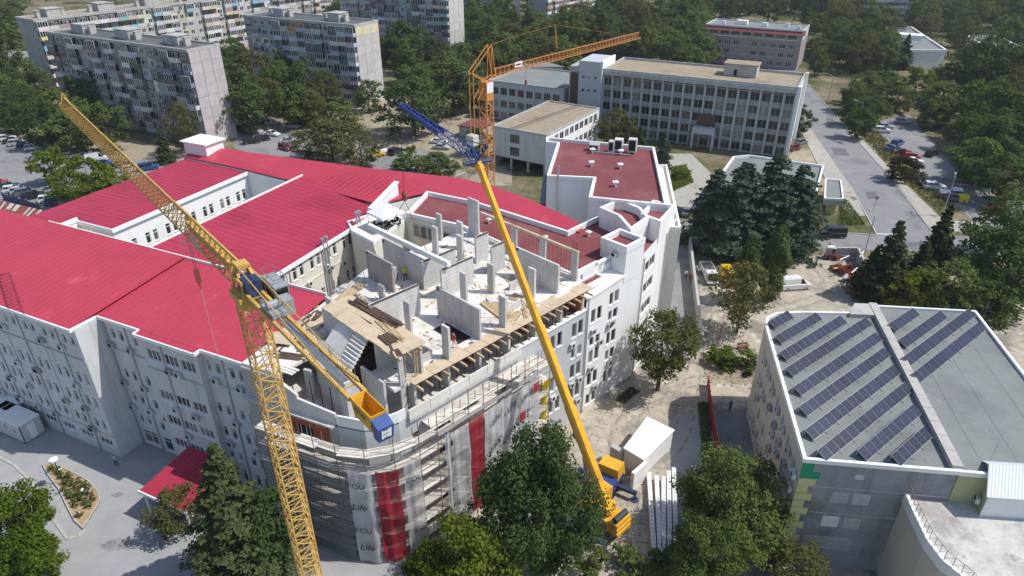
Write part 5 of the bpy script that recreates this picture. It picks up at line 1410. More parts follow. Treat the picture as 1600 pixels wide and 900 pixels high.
wall(sb, (25.3, 44.3), (37.9, 42.8), 0, SZ, M['shadefront'], ops, depth=.08)
for a, b, z0, z1 in ops:
    d = (Vector((37.9, 42.8)) - Vector((25.3, 44.3))).normalized(); c = Vector((25.3, 44.3)) + d * a
    mb = MB(); mb.box(0, b - a, .03, .07, z0, z1); mb.build('window_board', M['acgrey'], sb, (c.x, c.y, 0), (0, 0, math.atan2(d.y, d.x)))
d = (Vector((37.9, 42.8)) - Vector((25.3, 44.3))).normalized(); fa = math.atan2(d.y, d.x)
for k in range(12):
    z = .4 + k * .88; w = 1.5 if k % 2 else 1.0
    mb = MB(); mb.box(.02, w, -.05, -.001, z, z + .8); mb.build('quoin', M['paleyellow'], sb, (25.3, 44.3, 0), (0, 0, fa))
mb = MB(); mb.box(.02, 1.0, -.05, -.002, 10.96, 12.7); mb.box(1.0, 1.7, -.05, -.002, 10.96, 11.7); mb.build('green_patch', M['greenpaint'], sb, (25.3, 44.3, 0), (0, 0, fa))
mb = MB(); mb.box(0, 12.7, -.04, -.001, 10.0, 10.12); mb.box(1.7, 12.7, -.04, -.001, 6.9, 7.0); mb.build('ledge', M['oldconc'], sb, (25.3, 44.3, 0), (0, 0, fa))
for k in range(5):
    mb = MB(); mb.box(1.8, 6.2, -.05, -.002, 2.4 + .33 * k, 2.62 + .33 * k); mb.build('siding_board', M['base'], sb, (25.3, 44.3, 0), (0, 0, fa))
for i in range(1, 6):
    wall(sb, SLp[i], SLp[i + 1], 0, SZ, M['sandwall']) if i < 6 else None
mb = MB(); mb.v = [(x, y, SZ - .15) for x, y in inset(SLp, .1)]; mb.f = [tuple(range(len(SLp)))]; mb.m = [0]; mb.build('flat_roof', M['greyroof'], sb)
mb = MB(); mb.ring(inset(SLp, -.05), .32, SZ - .3, SZ + .12); mb.build('parapet', M['trim'], sb)
mb = MB(); mb.prism(SRp, 0, SZ - .1, bottom=False, top=False); mb.build('wall', M['olive'], sb)
mb = MB(); mb.v = [(x, y, SZ - .14) for x, y in inset(SRp, .1)]; mb.f = [tuple(range(4))]; mb.m = [0]; mb.build('flat_roof', M['greyroof'], sb)
mb = MB(); mb.ring(inset(SRp, -.05), .3, SZ - .3, SZ + .15); mb.build('parapet', M['trim'], sb)
rd = (Vector((43.2, 70.4)) - Vector((37.9, 43.1))); rl = rd.length; ra = math.atan2(rd.y, rd.x)
n = 14
for k in range(n):
    mb = MB(); mb.box(rl * k / n + .02, rl * (k + 1) / n - .02, -.45, .45, SZ - .2, SZ + .42); mb.build('ridge_cover', M['base'], sb, (37.9, 43.1, 0), (0, 0, ra))
mb = MB(); mb.prism(ccw([(39.4, 67.9), (42.9, 67.6), (43.2, 70.2), (41.0, 70.4)]), 0, SZ + .35); mb.build('corner_block', M['base'], sb)
# roll seams in the membrane
for k in range(3):
    f = .2 + k * .27
    a = Vector((37.95, 42.75)).lerp(Vector((49.6, 41.3)), f); b = Vector((43.3, 70.3)).lerp(Vector((54.8, 69)), f)
    mb = MB(); mb.bar((a.x + .1, a.y + .5, SZ - .14), (b.x, b.y - .6, SZ - .14), .016, 4); mb.build('membrane_seam', M['darkflat'], sb)
# solar modules
def solar_row(LLp, LRp, idx, label):
    a, b = at(*LLp, SZ + .15), at(*LRp, SZ + .15)
    v = b - a; Ln = v.length; ang = R(38.0); n = max(2, 2 * round(Ln / 2.15))
    g = thing('solar_panel_row', label, 'solar panels', (a.x, a.y, SZ - .13), ang, 'solar panel rows on the grey flat roof')
    w = Ln / n; tilt = R(27); dep = 1.15
    key = round(w, 2)
    def P(x, y, o=0): return (x, y * math.cos(tilt) - o * math.sin(tilt), .25 + y * math.sin(tilt) + o * math.cos(tilt))
    fr = MB(); fr.hexa([P(.004, 0, -.04), P(w - .004, 0, -.04), P(w - .01, dep, -.04), P(.01, dep, -.04), P(.01, 0), P(w - .01, 0), P(w - .01, dep), P(.01, dep)])
    fm = fr.mesh('solar_module', M['alu'])
    ce = MB(); m_ = .016
    for i in range(2):
        for j in range(3):
            x0 = m_ + (w - 2 * m_) * i / 2 + .004; x1 = m_ + (w - 2 * m_) * (i + 1) / 2 - .004
            y0 = m_ + (dep - 2 * m_) * j / 3 + .001; y1 = m_ + (dep - 2 * m_) * (j + 1) / 3 - .001
            ce.quad(P(x0, y0, .006), P(x1, y0, .006), P(x1, y1, .006), P(x0, y1, .006))
    cm = ce.mesh('solar_cells', M['cell'])
    for k in range(n):
        o = put('solar_module', fm, g, (k * w, 0, 0)); put('solar_cells', cm, o)
    for k in range(0, n + 1, 2):
        fb_ = MB()
        x = min(k * w, Ln - .04) + .02
        fb_.bar((x, -.25, .04), (x, dep * math.cos(tilt) + .1, .04), .03, 4); fb_.bar((x, dep * math.cos(tilt) - .05, .04), (x, dep * math.cos(tilt) - .05, .7), .03, 4); fb_.bar((x, .05, .04), (x, .05, .26), .03, 4)
        fb_.build('support_frame', M['alu'], g)
    mb = MB(); yb = dep * math.cos(tilt); 
    mb.quad((0, yb + .02, .05), (Ln, yb + .02, .05), (Ln, yb + .02, .70), (0, yb + .02, .70)); mb.build('wind_plate', M['alu'], g)
rowsL = [((1212, 513), (1243, 497)), ((1222, 537), (1286, 499)), ((1230, 563), (1327, 505)), ((1240, 588), (1369, 509)), ((1253, 618), (1383, 532)),
         ((1262, 650), (1397, 557)), ((1272, 687), (1409, 583)), ((1292, 720), (1427, 610)), ((1355, 720), (1441, 645)), ((1408, 728), (1458, 682))]
ordw = ['first', 'second', 'third', 'fourth', 'fifth', 'sixth', 'seventh', 'eighth', 'ninth', 'tenth']
for i, (a, b) in enumerate(rowsL): solar_row(a, b, i, '%s solar panel row counting from the rounded roof corner, before the metal ridge' % ordw[i])
for i, (a, b) in enumerate([((1400, 518), (1439, 492)), ((1417, 543), (1481, 496)), ((1422, 572), (1527, 493)), ((1438, 598), (1543, 515))]):
    solar_row(a, b, i, '%s solar panel row beyond the metal ridge counting from the spruce trees' % ordw[i])
# lower terrace with curved parapet, railing and corrugated shed
TZ = 9.6
TP = ccw(gp((1407, 764), (1425, 806), (1446, 850), (1470, 882), (1510, 915), (1540, 960), (1760, 960), (1700, 760), (1520, 745), z=TZ))
te = thing('terrace_annex', 'lower annex with stained screed terrace and curved white parapet', 'annex', (0, 0, 0))
mb = MB(); mb.prism(TP, 0, TZ, bottom=False, mit=1); mb.build('wall', [M['sandwall'], M['terrace']], te)
par = gp((1407, 764), (1425, 806), (1446, 850), (1470, 882), (1510, 915), (1540, 960), z=TZ)
mb = MB()
for a, b in zip(par[:-1], par[1:]):
    a, b = Vector(a), Vector(b); dd = (b - a).normalized(); nn = Vector((-dd.y, dd.x)) * .25
    q = [a + nn * .9, b + nn * .9, b - nn * .3, a - nn * .3]
    mb.prism(ccw([tuple(x) for x in q]), TZ - .5, TZ + .55)
mb.build('parapet', M['white'], te)
mb = MB()
for a, b in zip(par[:-1], par[1:]):
    a, b = Vector(a), Vector(b); dd = (b - a).normalized(); nn = Vector((-dd.y, dd.x)) * .12; L_ = (b - a).length
    k = max(1, int(L_ / .55))
    for i in range(k):
        p, q = a.lerp(b, i / k) + nn, a.lerp(b, (i + 1) / k) + nn
        mb.bar((p.x, p.y, TZ + .5), (p.x, p.y, TZ + 1.5), .022, 4); mb.bar((p.x, p.y, TZ + 1.5), (q.x, q.y, TZ + 1.5), .025, 4); mb.bar((p.x, p.y, TZ + .7), (q.x, q.y, TZ + 1.4), .016, 4)
mb.build('railing', M['rusty'], te)
sh = thing('roof_shed', 'olive gabled shed with corrugated white roof on the terrace', 'shed', (0, 0, 0))
sa, sb_, sc, sd_ = [Vector(q) for q in gp((1530, 806), (1614, 812), (1600, 766), (1519, 760), z=TZ)]
e1 = (sb_ - sa).normalized(); e2 = (sd_ - sa).normalized(); L1, L2 = 7.5, 3.1
def SH(x, y, z): q = sa + e1 * x + e2 * y; return (q.x, q.y, z)
mb = MB()
for q in ([SH(0, 0, TZ), SH(0, L2, TZ), SH(0, L2, TZ + 3.3), SH(0, L2 * .62, TZ + 4.1), SH(0, 0, TZ + 2.5)], [SH(L1, 0, TZ), SH(L1, L2, TZ), SH(L1, L2, TZ + 3.3), SH(L1, L2 * .62, TZ + 4.1), SH(L1, 0, TZ + 2.5)]):
    k = len(mb.v); mb.v += q; mb.f.append(tuple(range(k, k + 5))); mb.m.append(0)
mb.build('gable_wall', M['olive'], sh)
mb = MB(); mb.quad(SH(0, 0, TZ), SH(L1, 0, TZ), SH(L1, 0, TZ + 2.5), SH(0, 0, TZ + 2.5)); mb.quad(SH(0, L2, TZ), SH(L1, L2, TZ), SH(L1, L2, TZ + 3.3), SH(0, L2, TZ + 3.3)); mb.build('side_wall', M['white'], sh)
mb = MB()
def ripple(y0, z0, y1, z1, n=60):
    for i in range(n):
        x0, x1 = -.25 + (L1 + .5) * i / n, -.25 + (L1 + .5) * (i + 1) / n; b0, b1 = (.05 if i % 2 else 0), (0 if i % 2 else .05)
        mb.quad(SH(x0, y0, z0 + b0), SH(x1, y0, z0 + b1), SH(x1, y1, z1 + b1), SH(x0, y1, z1 + b0))
ripple(-.3, TZ + 2.45, L2 * .62, TZ + 4.18); ripple(L2 * .62, TZ + 4.18, L2 + .3, TZ + 3.25)
mb.build('corrugated_roof', M['board'], sh)
mb = MB(); q = SH(-.02, L2 * .9, TZ); mb.bar(q, (q[0] + .2, q[1], TZ + 6.0), .02, 4); mb.build('antenna_pole', M['steel'], sh)
put('air_conditioner', AC, sh, SH(-.02, L2 * .35, TZ + .6), (0, 0, math.atan2(e2.y, e2.x) + PI))

# ================================================================== GREY OFFICE BLOCK
def flat_building(name, label, org, rz, L_, D, h, wm, rm, par=.5, cat='building'):
    g = thing(name, label, cat, (*org, 0), rz)
    P = [(0, 0), (L_, 0), (L_, D), (0, D)]
    mb = MB(); mb.quad((0, 0, h - par - .1), (L_, 0, h - par - .1), (L_, D, h - par - .1), (0, D, h - par - .1)); mb.build('flat_roof', M[rm], g)
    mb = MB(); mb.ring(inset(P, -.05), .35, h - par - .2, h); mb.build('parapet', M[wm], g)
    return g
of = flat_building('office_block', 'long grey concrete office block with window grid and tan flat roof', (24.1, 185.0), R(-26), 48.4, 17.2, 17.3, 'oldconc', 'tanroof', .45)
NB = 18; pt = 48.4 / NB
ops = [(pt * k + .28, pt * (k + 1) - .28, zs, zs + 2.05, 1) for k in range(NB) for zs in (13.0, 9.75, 6.5, 3.25, .3)]
p0, p1 = (0, .45), (48.4, .45)
wall(of, p0, p1, 0, 16.9, M['oldconc'], ops); windows(of, p0, p1, ops, sill=False, fm='oldconc')
for k in range(NB + 1):
    x = min(max(pt * k, .22), 48.2); mb = MB(); mb.box(x - .2, x + .2, -.12, .44, 0, 15.4); mb.build('pier', M['greypaint'], of)
for zs in (12.55, 9.3, 6.05, 2.8):
    mb = MB(); mb.box(.0, 48.4, .12, .43, zs - .12, zs); mb.build('string_course', M['oldconc'], of)
mb = MB(); mb.box(-.1, 48.5, -.3, .43, 15.5, 16.85); mb.build('fascia', M['oldconc'], of)
for k in range(NB):
    mb = MB(); mb.box(pt * k + .3, pt * (k + 1) - .3, -.31, -.29, 15.45, 15.68); mb.build('vent_slot', M['dark'], of)
wall(of, (48.4, .45), (48.4, 17.2), 0, 16.9, M['white']); wall(of, (48.4, 17.2), (0, 17.2), 0, 16.9, M['oldconc']); wall(of, (0, 17.2), (0, 0), 0, 16.9, M['oldconc'])
for y0, y1 in ((-.35, .6), (16.6, 17.5)):
    mb = MB(); mb.box(48.41, 49.2, y0, y1, 0, 17.45); mb.build('gable_fin', M['white'], of)
mb = MB(); mb.box(-6.4, -.02, -1.3, 9, 0, 19.0); mb.build('stair_tower', M['greypaint'], of)
mb = MB(); mb.box(-.3, 0.2, -1.31, 9.01, 17.3, 19.3); mb.build('stair_tower_fin', M['white'], of)
for (x, z) in ((-5.0, 14.6), (-3.4, 14.6), (-1.6, 14.6), (-5.0, 11.2), (-3.4, 11.2), (-1.6, 11.2)):
    mb = MB(); mb.box(x - .35, x + .35, -1.34, -1.301, z, z + .6); mb.build('window', M['glass'], of)
mb = MB(); mb.box(-9.4, -6.45, -.2, 8, 0, 17.2); mb.build('stair_wing', M['oldconc'], of)
mb = MB(); mb.box(-9.1, -6.7, -.24, -.201, 6, 15.6); mb.build('stair_glazing', M['darkwood'], of)
mb = MB(); mb.box(29.5, 37.5, 8, 13, 16.8, 19.6); mb.build('roof_house', M['oldconc'], of)
mb = MB(); mb.box(29.2, 37.8, 7.7, 13.3, 19.6, 19.85); mb.build('roof_house_cap', M['tanroof'], of)
mb = MB(); mb.box(32, 32.8, 7.95, 7.999, 16.9, 18.4); mb.build('door', M['dark'], of)
mb = MB(); mb.box(25.5, 31, -2.6, -.3, 4.0, 5.4); mb.box(25.5, 25.9, -2.6, -.3, 0, 4); mb.box(30.6, 31, -2.6, -.3, 0, 4); mb.build('porch', M['greypaint'], of)
mb = MB(); mb.box(26, 30.5, -.34, -.31, 5.6, 8.6); mb.build('porch_glazing', M['darkwood'], of)
lo = flat_building('low_office_wing', 'two storey grey wing with flat blue grey roof joined to the office block', (-6.6, 200.2), R(-28), 23.5, 22, 11.0, 'oldconc', 'greyroof', .3)
ops = [(1.0 + 2.75 * k, 3.0 + 2.75 * k, zs, zs + 2.0, 2) for k in range(8) for zs in (7.2, 3.6, .4)]
wall(lo, (0, 0), (23.5, 0), 0, 10.7, M['greypaint'], ops); windows(lo, (0, 0), (23.5, 0), ops, sill=False, fm='duct')
wall(lo, (0, 22), (0, 0), 0, 10.7, M['oldconc']); wall(lo, (23.5, 0), (23.5, 22), 0, 10.7, M['oldconc'])
tb = flat_building('tan_roof_block', 'stone clad block on pillars with tan flat roof in front of the offices', (-4.6, 157.8), R(-31.5), 14.6, 27.5, 9.9, 'oldconc', 'tanroof', .2)
ops = [(4.8, 7.4, 6.6, 8.6, 2), (4.8, 7.4, 3.6, 5.6, 2)]
wall(tb, (0, 0), (14.6, 0), 2.9, 9.7, M['panel'], ops); windows(tb, (0, 0), (14.6, 0), ops, sill=False, fm='dark')
ops = [(1.0 + 2.6 * k, 2.9 + 2.6 * k, zs, zs + 1.8, 1) for k in range(10) for zs in (7.0, 3.6)]
wall(tb, (14.6, 0), (14.6, 27.5), 0, 9.7, M['white'], ops); windows(tb, (14.6, 0), (14.6, 27.5), ops, sill=False)
wall(tb, (0, 27.5), (0, 0), 0, 9.7, M['panel'])
mb = MB(); mb.box(.1, 14.5, .1, 4, 2.75, 2.95); mb.build('soffit', M['oldconc'], tb)
mb = MB(); mb.box(.3, 14.4, 4, 4.2, 0, 2.8); mb.build('recessed_wall', M['dark'], tb)
for x in (.4, 5.0, 9.6, 14.0):
    mb = MB(); mb.box(x - .25, x + .25, .2, .7, 0, 2.8); mb.build('pillar', M['oldconc'], tb)
for k in range(9):
    mb = MB(); mb.box(0, 14.6, -.025, -.001, 3.4 + k * .7, 3.43 + k * .7); mb.build('stone_joint', M['base'], tb)
# low building behind the cedars
KP = ccw([(39.2, 128.6), (61.2, 129.0), (68.6, 144.2), (54.4, 151.4), (50.4, 150.3)])
kb = thing('low_flat_building', 'low building with blue grey flat roof and white parapet behind the cedar trees', 'building', (0, 0, 0))
mb = MB(); mb.prism(KP, 0, 4.4, bottom=False, mit=1); mb.build('wall', [M['base'], M['greyroof']], kb)
mb = MB(); mb.ring(inset(KP, -.1), .4, 4.2, 4.9); mb.build('parapet', M['trim'], kb)
K2 = ccw([(62.6, 128.0), (66.2, 127.6), (70.2, 138.2), (67.2, 139.2)])
mb = MB(); mb.prism(K2, 2.2, 3.4, bottom=True, mit=1); mb.build('annex_roof', [M['base'], M['greyroof']], kb)
mb = MB(); mb.ring(inset(K2, -.08), .3, 3.3, 3.7); mb.build('parapet', M['trim'], kb)
mb = MB(); mb.prism(inset(K2, .9), 0, 2.25, bottom=False); mb.build('annex_wall', M['paleyellow'], kb)
# mauve block with burgundy attic
pb = flat_building('mauve_block', 'mauve rendered block with burgundy sloped attic roof behind the office', (75.8, 283.0), R(-28), 36, 17, 14.2, 'greypaint', 'greyroof', .3)
ops = [(1.2 + 3.4 * k, 3.4 + 3.4 * k, zs, zs + 1.6, 2) for k in range(10) for zs in (7.4, 4.2, 1.0)]
wall(pb, (0, 0), (36, 0), 0, 10.4, M['purple'], ops); windows(pb, (0, 0), (36, 0), ops)
wall(pb, (36, 0), (36, 17), 0, 10.4, M['purple']); wall(pb, (0, 17), (0, 0), 0, 10.4, M['purple'])
ops = [(1.5 + 4.2 * k, 4.6 + 4.2 * k, 10.9, 12.4, 2) for k in range(8)]
wall(pb, (0, 1.2), (36, 1.2), 10.4, 14, M['greypaint'], ops); windows(pb, (0, 1.2), (36, 1.2), ops, sill=False)
wall(pb, (36, 1.2), (36, 17), 10.4, 14, M['greypaint'])
mb = MB(); mb.hexa([(-.6, -1.3, 12.5), (36.8, -1.3, 12.5), (36.8, 1.15, 12.5), (-.6, 1.15, 12.5), (-.6, 1.0, 14.15), (36.8, 1.0, 14.15), (36.8, 1.15, 14.15), (-.6, 1.15, 14.15)]); mb.build('attic_roof', M['burgundy'], pb)
for (x, y, w) in ((10, 8, 4), (20, 6, 2), (28, 9, 1.5), (5, 5, 1.2), (33, 5, 1.2)):
    mb = MB(); mb.box(x, x + w, y, y + w * .7, 13.8, 15.2); mb.build('roof_house', M['trim'], pb)
# low public buildings among the trees on the right
for lab, pts, z in (('low flat roofed building with pale terrace roof among the trees', ((1384, 44), (1424, 44), (1478, 80), (1408, 80)), 6.5),
                    ('white low building with blue grey roof at the wooded edge', ((1512, 58), (1560, 58), (1640, 100), (1600, 112)), 6.5)):
    g = thing('low_public_building', lab, 'building', (0, 0, 0))
    P = ccw(gp(*pts, z=z)); mb = MB(); mb.prism(P, 0, z, bottom=False, mit=1); mb.build('wall', [M['white'], M['greyroof']], g)
    mb = MB(); mb.ring(inset(P, -.2), .6, z - .2, z + .6); mb.build('parapet', M['trim'], g)
    c = Vector((sum(p[0] for p in P) / 4, sum(p[1] for p in P) / 4)); mb = MB(); mb.obox((c.x, c.y, z), (9, 6, 1.8), R(-28)); mb.build('roof_house', M['white'], g)
for lab, pts, z, rm in (('grey low shed roof showing beyond the orange crane jib', ((882, 50), (985, 54), (980, 66), (884, 62)), 5, 'greyroof'),
                        ('flat grey shed roof left of the office beyond the orange crane', ((796, 92), (850, 96), (880, 104), (812, 104)), 5, 'greyroof'),
                        ('pink roofed hut beside the orange crane mast', ((717, 195), (740, 186), (770, 190), (752, 200)), 3.2, 'burgundy'),
                        ('house with pale pink roof deep in the trees', ((1008, 12), (1045, 8), (1052, 18), (1014, 22)), 6, 'purple')):
    g = thing('shed', lab, 'shed', (0, 0, 0))
    P = ccw(gp(*pts, z=z)); mb = MB(); mb.prism(P, 0, z - .3, bottom=False); mb.build('wall', M['oldconc'], g)
    mb = MB(); mb.prism(inset(P, -.3), z - .3, z); mb.build('roof', M[rm], g)

# ================================================================== APARTMENT BLOCKS
def amesh():
    out = {}
    mb = MB(); W_ = 3.1
    mb.box(-W_ / 2, W_ / 2, -1.15, 0, -.12, 0); mb.box(-W_ / 2, W_ / 2, -1.15, -1.07, .002, 1.0); mb.box(-W_ / 2, -W_ / 2 + .08, -1.07, 0, .002, 1.0); mb.box(W_ / 2 - .08, W_ / 2, -1.07, 0, .002, 1.0)
    out['balcony'] = mb.mesh('balcony', M['paintvar'])
    mb = MB()
    for k in range(5): x = -W_ / 2 + .05 + k * (W_ - .1) / 4; mb.box(x - .05, x + .05, -1.12, -1.05, 0, 1.55)
    mb.box(-W_ / 2, W_ / 2, -1.13, -1.04, 1.5, 1.62); mb.quad((-W_ / 2, -1.08, 0), (W_ / 2, -1.08, 0), (W_ / 2, -1.08, 1.55), (-W_ / 2, -1.08, 1.55), 1)
    mb.quad((-W_ / 2 + .01, -1.08, 0), (-W_ / 2 + .01, 0, 0), (-W_ / 2 + .01, 0, 1.55), (-W_ / 2 + .01, -1.08, 1.55), 1); mb.quad((W_ / 2 - .01, 0, 0), (W_ / 2 - .01, -1.08, 0), (W_ / 2 - .01, -1.08, 1.55), (W_ / 2 - .01, 0, 1.55), 1)
    out['glazing'] = mb.mesh('balcony_glazing', [M['trim'], M['glass']])
    for nm, w in (('win2', 1.5), ('win3', 2.1)):
        mb = MB(); mb.quad((-w / 2, -.012, 0), (w / 2, -.012, 0), (w / 2, -.012, 1.4), (-w / 2, -.012, 1.4), 1)
        mb.box(-w / 2, -w / 2 + .08, -.06, 0, 0, 1.4); mb.box(w / 2 - .08, w / 2, -.06, 0, 0, 1.4); mb.box(-w / 2 + .08, w / 2 - .08, -.058, 0, 0, .08); mb.box(-w / 2 + .08, w / 2 - .08, -.058, 0, 1.32, 1.4); mb.box(-.05, .05, -.057, 0, .08, 1.32)
        if nm == 'win3': mb.box(w / 4 - .03, w / 4 + .03, -.056, 0, .08, 1.32)
        out[nm] = mb.mesh('window', [M['trim'], M['glass']])
    mb = MB(); mb.quad((-1.5, -.014, 0), (1.5, -.014, 0), (1.5, -.014, 2.3), (-1.5, -.014, 2.3)); out['recess'] = mb.mesh('loggia', M['dark'])  # flat near-black sheet; the shade inside the loggia is put into its colour
    mb = MB(); mb.box(-1.56, 1.56, -.05, 0, 0, 2.7); out['clad'] = mb.mesh('cladding', M['paintvar'])
    return out
AM = amesh()
PALD = [(.34, .35, .37), (.24, .25, .27), (.60, .61, .62), (.14, .14, .15), (.30, .27, .25), (.44, .47, .50), (.17, .15, .14), (.66, .66, .66)]
PALB = [(.62, .60, .56), (.55, .55, .54), (.70, .69, .66), (.60, .52, .34), (.30, .48, .56), (.42, .32, .26), (.66, .62, .55)]
def apartment(label, org, rz, bays, depth, floors, seed, pal, wallc, gcol, gtop=None, bw=3.2, fh=2.8, base=1.2, right=True, left=False, special=None, roofm='darkflat'):
    g = thing('apartment_block', label, 'apartment block', (*org, 0), rz)
    r_ = random.Random(seed); L_ = bays * bw; h = base + floors * fh + .6
    mb = MB(); mb.prism([(0, 0), (L_, 0), (L_, depth), (0, depth)], 0, h - .4, bottom=False, top=False); put('wall', mb.mesh('wall', M['paintvar']), g, color=wallc)
    mb = MB(); mb.quad((0, 0, h - .4), (L_, 0, h - .4), (L_, depth, h - .4), (0, depth, h - .4)); mb.build('flat_roof', M[roofm], g)
    mb = MB(); mb.ring([(-.25, -.3), (L_ + .12, -.3), (L_ + .12, depth + .2), (-.25, depth + .2)], .45, h - .75, h); put('parapet', mb.mesh('parapet', M['oldconc']), g)
    pattern = [r_.choice('bbwbw') for _ in range(bays)]
    for f in range(floors):
        for b in range(bays):
            x = bw * (b + .5); z = base + f * fh
            c = r_.choice(pal); c = tuple(q * r_.uniform(.85, 1.12) for q in c)
            if pattern[b] == 'b' or r_.random() < .15:
                put('balcony', AM['balcony'], g, (x, -.002, z + .1), color=c)
                if r_.random() < .5: put('balcony_glazing', AM['glazing'], g, (x, -.004, z + 1.12))
                else: put('loggia', AM['recess'], g, (x, 0, z + .2)); put('window', AM['win3'], g, (x + r_.uniform(-.3, .3), -.02, z + .9))
            else:
                if r_.random() < .45: put('cladding', AM['clad'], g, (x, 0, z + .02), color=c); put('window', AM['win2' if r_.random() < .6 else 'win3'], g, (x + r_.uniform(-.4, .4), -.05, z + .85))
                else: put('window', AM['win2' if r_.random() < .6 else 'win3'], g, (x + r_.uniform(-.4, .4), 0, z + .85))
                if r_.random() < .3: put('air_conditioner', AC, g, (x + r_.uniform(-1.2, 1.2), -.05, z + .3))
    if special: 
        b, f, c = special
        put('balcony', AM['balcony'], g, (bw * (b + .5), -.06, base + f * fh + .1), color=c)
        put('cladding', AM['clad'], g, (bw * (b + .5), -.03, base + f * fh + .05), color=c); put('cladding', AM['clad'], g, (bw * (b + 1.5), -.03, base + f * fh + .05), color=c)
        for q in (0, 1): put('window', AM['win2'], g, (bw * (b + .5 + q), -.09, base + f * fh + .9))
    np_ = 3
    for side, on in (('r', right), ('l', left)):
        if not on: continue
        x = L_ if side == 'r' else 0; dp = depth / np_
        for f in range(floors):
            for k in range(np_):
                mb = MB(); X0, X1 = (x + .002, x + .09) if side == 'r' else (x - .09, x - .002)
                mb.box(X0, X1, k * dp + .05, (k + 1) * dp - .05, base + f * fh + .06 - (base if f == 0 else 0), base + (f + 1) * fh)
                cc = gtop if (gtop and f >= floors - 1) else gcol; j = r_.uniform(.95, 1.05)
                mb.build('gable_panel', M['paintvar'], g, color=tuple(q * j for q in cc))
    for k in range(max(2, bays // 5)):
        x = L_ * (k + .5) / max(2, bays // 5)
        mb = MB(); mb.box(x - 2.2, x + 2.2, depth * .35, depth * .75, h - .4, h + 1.9); mb.box(x - 2.4, x + 2.4, depth * .33, depth * .77, h + 1.9, h + 2.1); put('roof_house', mb.mesh('roof_house', M['oldconc']), g)
        for q in (-4.2, 3.4):
            mb = MB(); mb.box(x + q - .5, x + q + .5, depth * .45, depth * .6, h - .4, h + 1.6); mb.box(x + q - .6, x + q + .6, depth * .43, depth * .62, h + 1.6, h + 1.75); mb.build('chimney', M['base'], g)
    return g
apartment('shaded apartment block with pinkish grey gable beside the left car parks', (-129.6, 200.4), R(-28.4), 18, 9.6, 8, 3, PALD, (.33, .32, .32), (.50, .45, .45))
apartment('long sunlit apartment block with bright balconies behind the pinkish gable', (-146.5, 222.5), R(57), 36, 11, 8, 4, PALB, (.50, .47, .43), (.42, .41, .40), left=True, right=False, roofm='tanroof')
apartment('grey apartment block with orange framed loggia and cream topped gable', (-85.9, 233.0), R(-27.5), 14, 11, 8, 5, PALD + [(.46, .50, .55)] * 4, (.40, .42, .44), (.52, .50, .47), gtop=(.64, .57, .38), special=(6, 7, (.50, .22, .09)))
apartment('blue grey apartment block with pale gable standing behind the chestnut trees', (-69.5, 296.5), R(-26.5), 16, 11, 9, 6, PALD + [(.42, .46, .52)] * 5, (.36, .40, .44), (.55, .54, .52))
apartment('far apartment block with white gable above the tree line', (-26.5, 386), R(-27), 9, 11, 9, 7, PALD + [(.42, .46, .52)] * 3, (.38, .42, .46), (.66, .65, .63))
apartment('far white apartment block with red dotted balconies behind the trees', (17, 366), R(52), 16, 11, 9, 8, [(.72, .71, .70), (.68, .67, .65), (.62, .60, .58), (.55, .30, .18)], (.60, .59, .57), (.34, .36, .40), left=True, right=False)  # gable colour greyed to stand for its shaded side
apartment('far pale apartment block behind the grey orange framed one', (-128, 372), R(50), 26, 11, 9, 9, PALB, (.56, .54, .50), (.5, .48, .46), left=True, right=False)
apartment('distant white apartment block above the wooded park', (178, 395), R(-8), 12, 11, 9, 11, [(.70, .70, .70), (.62, .62, .63)], (.60, .61, .63), (.6, .6, .6))

# ================================================================== TREES
def leaf_cloud(name, pts, nrm, size, m, seed):
    g = np.random.default_rng(seed)
    n = len(pts)
    nrm = nrm + g.normal(0, .55, (n, 3)); nrm /= np.linalg.norm(nrm, axis=1)[:, None] + 1e-9
    ref = g.normal(0, 1, (n, 3)); a = np.cross(nrm, ref); a /= np.linalg.norm(a, axis=1)[:, None] + 1e-9
    b = np.cross(nrm, a)
    s = (size * g.uniform(.45, 1.45, n))[:, None]
    fold = nrm * s * g.uniform(-.15, .15, n)[:, None]
    v = np.stack([pts - a * s * .5, pts - b * s * .36 + fold, pts + a * s * .5, pts + b * s * .36 + fold], 1).reshape(-1, 3)
    me = bpy.data.meshes.new(name)
    me.vertices.add(4 * n); me.vertices.foreach_set('co', v.astype(np.float32).ravel())
    me.loops.add(4 * n); me.loops.foreach_set('vertex_index', np.arange(4 * n, dtype=np.int32))
    me.polygons.add(n); me.polygons.foreach_set('loop_start', np.arange(0, 4 * n, 4, dtype=np.int32))
    try: me.polygons.foreach_set('loop_total', np.full(n, 4, dtype=np.int32))
    except Exception: pass
    me.materials.append(m); me.update(calc_edges=True); me.validate()
    return me


def unit(n, g):
    d = g.normal(0, 1, (n, 3)); return d / np.linalg.norm(d, axis=1)[:, None]


